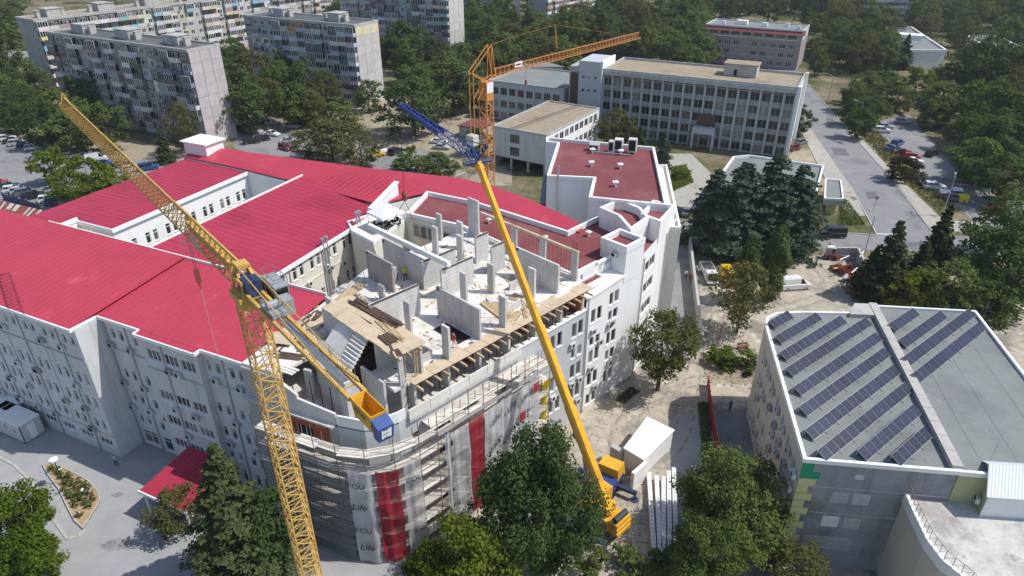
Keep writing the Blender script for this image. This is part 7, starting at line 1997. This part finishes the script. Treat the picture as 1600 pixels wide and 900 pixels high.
def car(px, py, hd, col, kind, where, group):
    p = at(px, py, .5); c = CARS[kind]; rz = R(hd)
    nm = dict(hatch='hatchback', sedan='saloon car', suv='estate car', van='van')[kind]
    g = thing('parked_car' if kind != 'van' else 'parked_van', '%s %s %s' % (col.replace('darkred', 'dark red'), nm, where), 'van' if kind == 'van' else 'car', (p.x, p.y, 0.03), rz, group)
    put('body', c['body'], g, color=CN[col]); put('window', c['glass'], g)
    if c['panel']: put('load_panel', c['panel'], g, color=CN[col])
    for x in (-c['L'] * .31, c['L'] * .31):
        for y in (-c['W'] / 2 + .1, c['W'] / 2 - .1): put('wheel', c['wheel'], g, (x, y, .31))
    for y in (-c['W'] * .34, c['W'] * .34): put('headlight', c['hl'], g, (0, y, 0)); put('tail_light', c['tl'], g, (0, y, 0))
G1 = 'cars in the far left parking row'
for px, py, col, k in ((2, 214, 'silver', 'sedan'), (10, 217, 'white', 'suv'), (20, 220, 'black', 'sedan'), (29, 224, 'silver', 'suv'), (40, 227, 'black', 'hatch'), (52, 231, 'white', 'hatch')): car(px, py, 28, col, k, 'in the row under trees across the left road', G1)
G2 = 'cars in the near left parking row'
for px, py, col, k in ((-4, 286, 'red', 'sedan'), (12, 291, 'green', 'sedan'), (21, 296, 'white', 'hatch'), (32, 298, 'silver', 'hatch'), (42, 301, 'grey', 'suv'), (52, 306, 'black', 'suv'), (76, 311, 'white', 'hatch'), (86, 315, 'blue', 'hatch'), (101, 314, 'grey', 'hatch')): car(px, py, 30, col, k, 'in the row between acacias and the rusty striped roof', G2)
G3 = 'cars along the lane before the pinkish gable'
for px, py, col, k in ((110, 244, 'white', 'sedan'), (124, 238, 'red', 'hatch'), (134, 243, 'silver', 'sedan'), (152, 248, 'white', 'van'), (160, 256, 'blue', 'sedan'), (188, 258, 'black', 'sedan'), (206, 264, 'white', 'hatch'), (232, 262, 'blue', 'suv')): car(px, py, 25, col, k, 'on the lane beyond the acacias under the crane jib', G3)
G4 = 'cars in the car park below the pinkish gable'
for px, py, hd, col, k in ((380, 202, -20, 'black', 'suv'), (398, 205, -20, 'silver', 'suv'), (425, 209, -22, 'white', 'sedan'), (393, 221, 25, 'black', 'suv'), (410, 217, 25, 'black', 'hatch'), (451, 220, 12, 'silver', 'sedan'), (446, 231, -35, 'darkred', 'hatch'), (400, 190, 25, 'grey', 'suv'), (414, 190, 25, 'black', 'suv'), (427, 192, 25, 'silver', 'sedan'), (457, 197, -15, 'silver', 'hatch'), (476, 187, -25, 'white', 'suv'), (468, 192, -25, 'black', 'hatch')): car(px, py, hd, col, k, 'in the car park behind the rear red roof near the gable', G4)
G5 = 'cars on the dusty lot behind the rear roof'
for px, py, hd, col, k in ((596, 234, -50, 'white', 'hatch'), (618, 237, 60, 'black', 'suv'), (589, 241, 20, 'yellow', 'hatch'), (577, 247, -20, 'white', 'hatch'), (686, 221, -12, 'white', 'sedan'), (690, 230, -12, 'silver', 'sedan')): car(px, py, hd, col, k, 'on the dusty lot beside the yellowish trees', G5)
G6 = 'cars in the parking area by the main street'
for px, py, hd, col, k in ((1460, 292, -8, 'white', 'suv'), (1452, 287, -8, 'black', 'sedan'), (1508, 281, -40, 'silver', 'sedan'), (1428, 252, -15, 'white', 'sedan'), (1424, 245, -15, 'red', 'hatch'), (1411, 238, -15, 'darkred', 'sedan'), (1396, 232, 10, 'blue', 'sedan'), (1402, 224, 40, 'blue', 'suv'), (1378, 204, -12, 'white', 'suv'), (1411, 190, -20, 'silver', 'hatch'), (1456, 240, 40, 'black', 'suv'), (1492, 310, -30, 'grey', 'hatch'), (1384, 198, -12, 'silver', 'hatch')): car(px, py, hd, col, k, 'in the parking area behind the brown plum tree', G6)
car(1556, 327, -15, 'red', 'sedan', 'driving in along the shaded lane', None)
car(1299, 366, 178, 'black', 'van', 'driving along the cross street', None)
car(1281, 368, 178, 'black', 'hatch', 'just ahead of the black van on the cross street', None)
car(1252, 222, 35, 'grey', 'hatch', 'parked beside the office gable', None); car(1241, 231, 35, 'darkred', 'hatch', 'parked at the office gable corner', None)
car(1058, 330, 75, 'black', 'hatch', 'at the end of the lane behind the white building', None); car(1072, 331, 75, 'grey', 'sedan', 'next to the black one behind the white building', None)
car(1137, 436, -92, 'yellow', 'van', 'in the walled car park under the cedars', None)
car(1241, 446, 8, 'white', 'van', 'on the sandy lot behind the cypress', None)
# flatbed pickup
p = at(1108, 432, .5); g = thing('pickup_truck', 'white pickup truck with caged flatbed in the walled car park', 'truck', (p.x, p.y, .02), R(-90))
mb = MB(); mb.hexa([(.4, -.95, .5), (2.5, -.95, .5), (2.5, .95, .5), (.4, .95, .5), (.4, -.9, 2.0), (1.5, -.85, 2.0), (1.5, .85, 2.0), (.4, .9, 2.0)]); mb.build('cab', M['carpaint'], g, color=CN['white'])
mb = MB(); mb.quad((2.38, -.8, 1.05), (2.38, .8, 1.05), (1.66, .75, 1.92), (1.66, -.75, 1.92)); mb.build('windscreen', M['carglass'], g)
mb = MB(); mb.box(-3.0, .35, -1, 1, .75, .9); mb.build('flatbed', M['steel'], g)
mb = MB()
for x in (-3.0, -1.9, -.8, .3):
    for y in (-1, 1): mb.bar((x, y, .9), (x, y, 1.7), .03, 4)
for y in (-1, 1): mb.bar((-3, y, 1.7), (.3, y, 1.7), .03, 4)
mb.bar((-3, -1, 1.7), (-3, 1, 1.7), .03, 4); mb.bar((.3, -1, 1.7), (.3, 1, 1.7), .03, 4); mb.build('cage_rail', M['trim'], g)
for x in (-2.0, 1.6):
    for y in (-.85, .85): put('wheel', CARS['van']['wheel'], g, (x, y, .33))

# ================================================================== SITE YARD THINGS
# white block hut with side passage
hut = thing('block_hut', 'white rendered block hut with grey end wall beside the mobile crane', 'hut', (0, 0, 0))
HZ = 2.7
a, b, c, d = [at(*q, HZ) for q in ((976, 700), (1006, 718), (1052, 672), (1012, 653))]
HP = ccw([tuple(q[:2]) for q in (a, b, c, d)])
mb = MB(); mb.prism(HP, 0, HZ - .15, bottom=False); mb.build('wall', M['white'], hut)
mb = MB(); mb.prism(inset(HP, -.12), HZ - .15, HZ + .05); mb.build('roof_slab', M['trim'], hut)
a2, b2 = Vector(a[:2]), Vector(b[:2]); e = (b2 - a2).normalized(); nn = Vector((e.y, -e.x))
if nn.y > 0: nn = -nn
q = [a2 - e * 1.6 - nn * .2, a2 - e * .1 - nn * .2, a2 - e * .1 + nn * .4, a2 - e * 1.6 + nn * .4]
mb = MB(); mb.prism(ccw([tuple(x) for x in q]), 0, 2.2); mb.build('buttress_wall', M['base'], hut)
mb = MB(); z0 = Vector(b[:2]); mb.prism(ccw([tuple(z0 + e * .1), tuple(z0 + e * .5), tuple(z0 + e * .5 + nn * 2.4), tuple(z0 + e * .1 + nn * 2.4)]), 0, 2.6); mb.build('side_wall', M['white'], hut)
# precast beams on bearers
BE = [((1014, 737), (1023, 870)), ((1026, 742), (1032, 866)), ((1037, 743), (1037, 856)), ((1045, 735), (1047, 866)), ((1053, 730), (1057, 866)), ((1084, 727), (1092, 800)), ((1140, 712), (1146, 736))]
ORD = ['first', 'second', 'third', 'fourth', 'fifth']
stm = MB(); stm.box(-.10, .10, -.02, .02, 0, .03); stmesh = stm.mesh('stirrup', M['base'])
for i, (p, q) in enumerate(BE):
    A_, B_ = at(*p, .8), at(*q, .8); v = B_ - A_
    lab = ('%s white precast beam counting from the dusty yard side' % ORD[i]) if i < 5 else ('white precast beam lying alone on the shaded road' if i == 5 else 'short white beam end beside the red fence')
    g = thing('precast_beam', lab, 'beam', (A_.x, A_.y, .12), math.atan2(v.y, v.x), 'white precast beams laid out on the road')
    Ln = v.length; mb = MB(); mb.box(0, Ln, -.22, .22, .0, .66); mb.build('beam', M['white'], g)
    k = 0; x = .3
    while x < Ln - .1: put('stirrup', stmesh, g, (x, 0, .66), (0, 0, PI / 2)); x += .5
for i, y in enumerate((755, 785, 845)):
    A_, B_ = at(995 if i != 1 else 1060, y, .06), at(1062 if i != 1 else 1115, y + 6, .06); v = B_ - A_
    g = thing('timber_bearer', 'long timber bearer lying under the white precast beams', 'timber', (A_.x, A_.y, .03), math.atan2(v.y, v.x), 'bearers under the precast beams')
    mb = MB(); mb.box(0, v.length, -.08, .08, 0, .085); mb.build('bearer', M['plank'], g)
# red board fences
def board_fence(label, pts, h, m, name='board_fence', step=1.0, cat='fence'):
    g = thing(name, label, cat, (0, 0, 0))
    for p, q in zip(pts[:-1], pts[1:]):
        A_, B_ = at(*p), at(*q); v = B_ - A_; n = max(1, int(v.length / step)); an = math.atan2(v.y, v.x)
        mb = MB(); mb.box(.01, v.length / n - .01, -.03, .03, .05, h); bm_ = mb.mesh('board', M[m])
        mb = MB(); mb.box(-.05, .05, -.06, .06, 0, h + .12); pm = mb.mesh('post', M[m])
        for k in range(n):
            c = A_ + v * (k / n); put('board', bm_, g, (c.x, c.y, 0), (0, 0, an)); put('post', pm, g, (c.x, c.y, 0), (0, 0, an))
    return g
board_fence('long red board fence separating the side road from the court', ((1105, 602), (1111, 660), (1118, 700), (1126, 760), (1140, 860)), 1.5, 'redfence')
board_fence('red board fence close along the solar building wall', ((1172, 652), (1182, 690), (1192, 730)), 1.5, 'redfence')
for i, px in enumerate((1128, 1165)):
    A_ = at(px, 640); g = thing('crowd_barrier', 'thin steel crowd barrier across the court entrance', 'barrier', (A_.x, A_.y, 0), R(-4), 'steel barriers across the court entrance')
    mb = MB()
    for z in (.15, 1.05): mb.bar((-1, 0, z), (1, 0, z), .025, 5)
    for x in np.linspace(-1, 1, 9): mb.bar((x, 0, .15), (x, 0, 1.05), .012, 4)
    mb.build('frame', M['steel'], g)
    for x in (-.8, .8): mb = MB(); mb.bar((x, -.3, .03), (x, .3, .03), .02, 4); mb.bar((x, 0, .03), (x, 0, .2), .02, 4); mb.build('foot', M['steel'], g)
# walls round the car park and scrap yard
def masonry(label, pts, h, w=.3, m='oldconc'):
    g = thing('boundary_wall', label, 'wall', (0, 0, 0)); k = 0
    for p, q in zip(pts[:-1], pts[1:]):
        A_, B_ = at(*p), at(*q); v = B_ - A_; an = math.atan2(v.y, v.x); n = max(1, round(v.length / 3.0))
        for i in range(n):
            c = A_ + v * (i / n); mb = MB(); mb.box(.015, v.length / n - .015, -w / 2, w / 2, 0, h); mb.build('wall_panel', M[m], g, (c.x, c.y, 0), (0, 0, an))
            mb = MB(); mb.box(-.0, v.length / n, -w / 2 - .05, w / 2 + .05, h, h + .1); mb.build('coping', M['base'], g, (c.x, c.y, 0), (0, 0, an))
masonry('long concrete wall between the lane and the walled car park', ((1076, 388), (1082, 440), (1088, 490), (1094, 545)), 2.2)
masonry('concrete wall closing the car park toward the cross street', ((1078, 388), (1140, 384), (1180, 390)), 2.2)
masonry('angled concrete wall round the scrap yard', ((1288, 405), (1336, 405), (1358, 450)), 2.2)
# scrap yard things
SCR = random.Random(12)
def crate(label, px, py, w, d, h, m, rz, cat='crate', name='scrap_crate'):
    p = at(px, py); g = thing(name, label, cat, (p.x, p.y, .01), R(rz))
    for i in range(4): mb = MB(); mb.box(-w / 2, w / 2, -d / 2 + i * d / 4 + .02, -d / 2 + (i + 1) * d / 4 - .02, .1, .16); mb.build('floor_board', M['plank'], g)
    for sy in (-1, 1): mb = MB(); mb.box(-w / 2, w / 2, sy * d / 2 - .03, sy * d / 2 + .03, .1, h); mb.build('side_panel', M[m], g)
    for sx in (-1, 1): mb = MB(); mb.box(sx * w / 2 - .03, sx * w / 2 + .03, -d / 2 + .04, d / 2 - .04, .1, h * .9); mb.build('end_panel', M[m], g)
crate('rust red steel skip in the scrap yard', 1322, 428, 2.4, 1.6, 1.3, 'rustred', 20); crate('dark rusty crate at the scrap yard wall', 1334, 440, 1.8, 1.6, 1.6, 'rustred', 35)
crate('low rusty frame beside the rust red skip', 1308, 422, 2.2, 1.4, .7, 'rustred', 10); crate('rusty stack lowest in the scrap yard', 1338, 462, 1.6, 1.4, 1.2, 'rustred', 40)
crate('orange brown pallet box near the small digger', 1310, 405, 1.6, 1.2, .9, 'brick', 5); crate('grey pallet box by the angled wall', 1322, 404, 2.6, 1.4, 1.0, 'oldconc', 0)
p = at(1296, 404); g = thing('mini_digger', 'small digger with white cab roof at the scrap yard wall', 'digger', (p.x, p.y, 0), R(80))
for y in (-.6, .6): mb = MB(); mb.box(-.9, .9, y - .18, y + .18, 0, .5); mb.build('track', M['black'], g)
mb = MB(); mb.box(-.8, .6, -.65, .65, .55, 1.1); mb.build('body', M['rustred'], g)
mb = MB(); mb.box(-.4, .6, -.5, .5, 1.1, 2.1); mb.build('cab', M['carglass'], g)
mb = MB(); mb.box(-.5, .7, -.6, .6, 2.1, 2.25); mb.build('cab_roof', M['trim'], g)
mb = MB(); mb.bar((.7, 0, .9), (1.8, 0, 2.2), .12, 6); mb.bar((1.8, 0, 2.2), (2.4, 0, 1.0), .09, 6); mb.build('arm', M['rustred'], g)
p = at(1318, 440); g = thing('cement_mixer', 'cement mixer with white drum beside the rust red skip', 'mixer', (p.x, p.y, 0), R(30))
mb = MB(); mb.bar((0, 0, .6), (.5, 0, 1.3), .45, 12, r2=.28); mb.build('drum', M['board'], g)
mb = MB(); mb.bar((-.4, -.4, 0), (0, 0, .7), .04, 5); mb.bar((-.4, .4, 0), (0, 0, .7), .04, 5); mb.bar((.5, 0, 0), (.1, 0, .8), .04, 5); mb.build('stand', M['rustred'], g)
for i in range(6):
    px, py = SCR.uniform(1312, 1345), SCR.uniform(412, 455); p = at(px, py)
    g = thing('steel_profile', 'long pale profile thrown across the scrap heap', 'scrap', (p.x, p.y, .9 + .25 * i), R(SCR.uniform(20, 60)), 'profiles on the scrap heap')
    mb = MB(); mb.box(-1.4, 1.4, -.1, .1, 0, .12); mb.build('profile', M['board'] if i % 2 else M['rustred'], g)
p = at(1213, 490 + 0); 
g = thing('garden_bench', 'dark red wooden bench among bushes beside the solar building', 'bench', (*at(1160, 545)[:2], 0), R(10))
for i in range(3): mb = MB(); mb.box(-.8, .8, -.2 + i * .15, -.08 + i * .15, .42, .46); mb.build('seat_slat', M['rustred'], g)
for i in range(2): mb = MB(); mb.box(-.8, .8, .25, .28, .55 + i * .2, .7 + i * .2); mb.build('back_slat', M['rustred'], g)
for x in (-.7, .7): mb = MB(); mb.box(x - .04, x + .04, -.2, .28, 0, .42); mb.build('leg', M['rustred'], g)
# rubble and stones on the dusty yard
stone = []
for k in range(4):
    g_ = random.Random(k); mb = MB(); P = [Vector((g_.uniform(.6, 1) * x, g_.uniform(.6, 1) * y, g_.uniform(.3, .6) * z)) for z in (0, 1) for x, y in ((-1, -1), (1, -1), (1, 1), (-1, 1))]; mb.hexa([q * .5 for q in P]); stone.append(mb.mesh('stone', M['rubble']))
r_ = random.Random(77)
rb_ = MB()
for poly, n, s in ((gp((905, 800), (985, 850), (1020, 890), (900, 890)), 500, .22), (gp((900, 690), (985, 600), (1040, 600), (1000, 740), (930, 760)), 300, .12), (gp((1095, 540), (1170, 530), (1180, 610), (1100, 600)), 350, .2), (gp((1000, 868), (1060, 868), (1070, 893), (1000, 893)), 250, .35)):
    xs_, ys_ = [p[0] for p in poly], [p[1] for p in poly]; k = 0
    while k < n:
        x, y = r_.uniform(min(xs_), max(xs_)), r_.uniform(min(ys_), max(ys_))
        if not inside((x, y), poly): continue
        q = s * r_.uniform(.3, 1.3); rb_.obox((x, y, 0), (q, q * r_.uniform(.6, 1), q * .5), r_.uniform(0, 3)); k += 1
tag(rb_.build('rubble', M['rubble']), 'stones and rubble strewn over the dusty yard', 'rubble', None, 'stuff')

# ================================================================== FRONT YARD THINGS
def cabin(label, px, py, L_, W_, rz):
    p = at(px, py); g = thing('site_cabin', label, 'cabin', (p.x, p.y, 0), rz, 'site cabins in the building shadow')
    mb = MB(); mb.box(-L_, 0, 0, W_, .15, 2.5); mb.build('wall', M['greypaint'], g)
    n = 6
    for k in range(n): mb = MB(); mb.box(-L_ + L_ * k / n + .02, -L_ + L_ * (k + 1) / n - .02, -.04, W_ + .04, 2.5, 2.62); mb.build('roof_panel', M['trim'], g)
    mb = MB()
    for x in (-L_, -.12):
        for y in (-.03, W_ - .09): mb.box(x, x + .12, y, y + .12, .1, 2.52)
    mb.build('corner_post', M['darkblue'], g)
    for k in range(3):
        fr, pn = win_mesh(.8, 1.0, 1, False, False); w = put('window', fr, g, (-1.2 - 1.7 * k, -.14, 1.1)); put('pane', pn, w)
    mb = MB(); mb.box(-.0, .04, .8, 1.6, .2, 2.2); mb.build('door', M['board'], g)
    return g
cabin('white site cabin with seamed roof nearest the flower bed', 41, 694, 6.1, 2.45, A25); cabin('second white site cabin joined behind the first', 22, 700 - 32, 6.1, 2.45, A25)
p = at(100.6, 757); g = thing('yard_lamp', 'slim lamp post with flat round head in the flower bed', 'lamp post', (p.x, p.y, 0))
mb = MB(); mb.bar((0, 0, 0), (0, 0, 3.6), .05, 8); mb.build('post', M['dark'], g)
mb = MB(); mb.bar((0, 0, 3.55), (0, 0, 3.68), .42, 18); mb.bar((0, 0, 3.68), (0, 0, 3.78), .3, 18, r2=.1); mb.build('lamp_head', M['tent'], g)
# rusty striped roof at the yard edge
p = [at(*q, 2.6) for q in ((8, 322), (18, 316), (62, 330), (62, 352), (30, 352))]
g = thing('striped_roof_shed', 'shed with rusty striped sheet roof beside the left car row', 'shed', (0, 0, 0))
A_, B_, C_, D_ = at(-30, 345, 2.6), at(40, 352, 2.6), at(66, 328, 2.6), at(-6, 312, 2.6)
n = 22
for k in range(n):
    t0, t1 = k / n, (k + .94) / n
    q = [A_.lerp(B_, t0), A_.lerp(B_, t1), D_.lerp(C_, t1), D_.lerp(C_, t0)]
    mb = MB(); mb.prism(ccw([tuple(x[:2]) for x in q]), 2.5, 2.58 + .02 * (k % 2)); mb.build('roof_sheet', M['rustred'] if SCR.random() < .45 else M['base'], g)
mb = MB(); mb.prism(ccw([tuple(A_.lerp(C_, .03)[:2]), tuple(B_.lerp(D_, .03)[:2]), tuple(C_.lerp(A_, .03)[:2]), tuple(D_.lerp(B_, .03)[:2])]), 0, 2.5, bottom=False); mb.build('wall', M['base'], g)
board_fence('dark panel fence behind the striped shed roof', ((6, 312), (40, 322), (66, 330)), 1.4, 'darkblue')

# ================================================================== STREET FURNITURE
def street_lamp(label, px, py, h, arm):
    p = at(px, py); g = thing('street_lamp', label, 'street lamp', (p.x, p.y, 0), R(arm))
    mb = MB(); mb.bar((0, 0, 0), (0, 0, h), .12, 8, r2=.07); mb.build('post', M['duct'], g)
    mb = MB(); mb.bar((0, 0, h), (1.8, 0, h + .5), .05, 6); mb.build('arm', M['duct'], g)
    mb = MB(); mb.box(1.6, 2.4, -.16, .16, h + .42, h + .56); mb.build('lamp_head', M['base'], g)
street_lamp('street lamp beside the main street before the parking area', 1336, 213, 9, 150)
street_lamp('street lamp further up the main street', 1292, 165, 9, 150)
street_lamp('thin street lamp at the plum tree', 1387, 275, 7, 150)
street_lamp('lamp mast at the far left road', 45, 78, 11, 200)
street_lamp('lamp post on the cross street by the spruces', 1351, 395, 7, 90)
street_lamp('lamp post at the waste containers', 1472, 338, 8, 60)
def sign(label, px, py, h, col, shape):
    p = at(px, py); g = thing('traffic_sign', label, 'sign', (p.x, p.y, 0), R(-10))
    mb = MB(); mb.bar((0, 0, 0), (0, 0, h), .04, 6); mb.build('post', M['steel'], g)
    mb = MB()
    if shape == 'round': mb.bar((0, -.06, h - .3), (0, -.03, h - .3), .42, 16)
    else: mb.box(-.4, .4, -.06, -.03, h - .8, h)
    mb.build('plate', M[col], g)
sign('round back of a traffic sign at the street junction', 1365, 328, 3.0, 'steel', 'round')
sign('blue square sign on the cross street', 1510, 408, 3.2, 'blue', 'square')
for (lab, px, py, col) in (('grey blue waste container beside the parking area', 1474, 309, 'duct'), ('blue waste container beside the parking area', 1493, 306, 'blue'), ('yellow waste container beside the parking area', 1503, 316, 'chute')):
    p = at(px, py); g = thing('waste_container', lab, 'container', (p.x, p.y, 0), R(-12))
    mb = MB(); mb.hexa([(-.8, -.6, .15), (.8, -.6, .15), (.8, .6, .15), (-.8, .6, .15), (-.95, -.75, 1.35), (.95, -.75, 1.35), (.95, .75, 1.35), (-.95, .75, 1.35)]); mb.build('bin', M[col], g)
    mb = MB(); mb.hexa([(-1, -.8, 1.36), (1, -.8, 1.36), (1, .8, 1.36), (-1, .8, 1.36), (-.9, -.3, 1.75), (.9, -.3, 1.75), (.9, .5, 1.75), (-.9, .5, 1.75)]); mb.build('lid', M['board'] if col != 'chute' else M['chute'], g)
    for x in (-.7, .7): mb = MB(); mb.bar((x, -.5, .1), (x, .5, .1), .1, 8); mb.build('wheel', M['black'], g)

# ================================================================== PEOPLE
def person_mat(name, shirt, trousers, hair):
    m = bpy.data.materials.new(name); m.use_nodes = True; N, L = m.node_tree.nodes, m.node_tree.links
    b = N['Principled BSDF']; b.inputs['Roughness'].default_value = .85
    tc_ = N.new('ShaderNodeTexCoord'); sx = N.new('ShaderNodeSeparateXYZ'); L.new(tc_.outputs['Object'], sx.inputs[0])
    cr = N.new('ShaderNodeValToRGB'); mr = N.new('ShaderNodeMapRange'); L.new(sx.outputs['Z'], mr.inputs[0]); mr.inputs[1].default_value = 0; mr.inputs[2].default_value = 1.8
    L.new(mr.outputs[0], cr.inputs[0]); e = cr.color_ramp; e.interpolation = 'CONSTANT'
    e.elements[0].color = (.03, .025, .02, 1); e.elements[0].position = 0
    e.elements[1].position = .05; e.elements[1].color = (*trousers, 1)
    for pos, c in ((.53, shirt), (.825, (.42, .26, .19)), (.93, hair)): k = e.elements.new(pos); k.color = (*c, 1)
    L.new(cr.outputs[0], b.inputs['Base Color']); return m
def person(label, loc, rz, shirt, trousers, hair, arms='down'):
    V = [(0, 0, .95), (0, 0, 1.15), (0, 0, 1.38), (0, 0, 1.52), (0, .02, 1.62), (0, .02, 1.74),
         (.10, 0, .9), (.12, .04, .5), (.13, -.02, .08), (.13, .12, .04), (-.10, 0, .9), (-.14, -.06, .5), (-.15, -.16, .08), (-.15, -.04, .04)]
    Rr = [.15, .15, .17, .065, .095, .08, .10, .07, .05, .04, .10, .07, .05, .04]
    E_ = [(0, 1), (1, 2), (2, 3), (3, 4), (4, 5), (0, 6), (6, 7), (7, 8), (8, 9), (0, 10), (10, 11), (11, 12), (12, 13)]
    for s in (1, -1):
        k = len(V); fwd = .28 if arms != 'down' else .05
        V += [(s * .2, 0, 1.42), (s * .26, .02, 1.15), (s * .24, fwd, .95 if arms == 'down' else 1.08), (s * .23, fwd + .09, .88 if arms == 'down' else 1.08)]; Rr += [.065, .05, .04, .035]
        E_ += [(2, k), (k, k + 1), (k + 1, k + 2), (k + 2, k + 3)]
    me = bpy.data.meshes.new('person'); me.from_pydata(V, E_, []); o = bpy.data.objects.new('person', me); COL.objects.link(o)
    sk = o.modifiers.new('skin', 'SKIN'); 
    for i, sv in enumerate(me.skin_vertices[0].data): sv.radius = (Rr[i] * (1.25 if i in (0, 1, 2) else 1), Rr[i] * (.8 if i in (0, 1, 2) else 1)); sv.use_root = (i == 0)
    ss = o.modifiers.new('sub', 'SUBSURF'); ss.levels = 1; ss.render_levels = 1
    me.materials.append(person_mat('clothes', shirt, trousers, hair)); o.location = loc; o.rotation_euler = (0, 0, rz)
    return tag(o, label, 'person')
person('person in white jacket and dark trousers bending over the deck', ST(8.6, 15.6, DZ), R(60), (.75, .76, .78), (.10, .10, .12), (.7, .7, .7), 'fwd')
person('person in yellow vest standing by the white jacket', ST(9.2, 14.9, DZ), R(200), (.55, .55, .05), (.04, .04, .05), (.6, .5, .05))
person('person in pale trousers working behind the blade column', ST(4.3, .8, DZ), R(140), (.35, .07, .05), (.5, .5, .5), (.5, .08, .06), 'fwd')
pp = at(183, 728); person('person in pale lilac shirt walking in the building shadow', (pp.x, pp.y, .012), R(160), (.45, .40, .55), (.05, .05, .08), (.03, .02, .02))
pp = at(1071, 436); person('person in white shirt walking down the shaded lane', (pp.x, pp.y, .02), R(180), (.7, .7, .7), (.05, .05, .07), (.05, .04, .03))
pp = at(1078, 442); person('person in red shirt walking down the shaded lane', (pp.x, pp.y, .02), R(180), (.45, .03, .03), (.06, .06, .1), (.03, .02, .02))
pp = at(1140, 642); person('person in blue clothes at the crowd barrier', (pp.x, pp.y, .02), R(20), (.08, .14, .3), (.05, .08, .18), (.1, .07, .05))
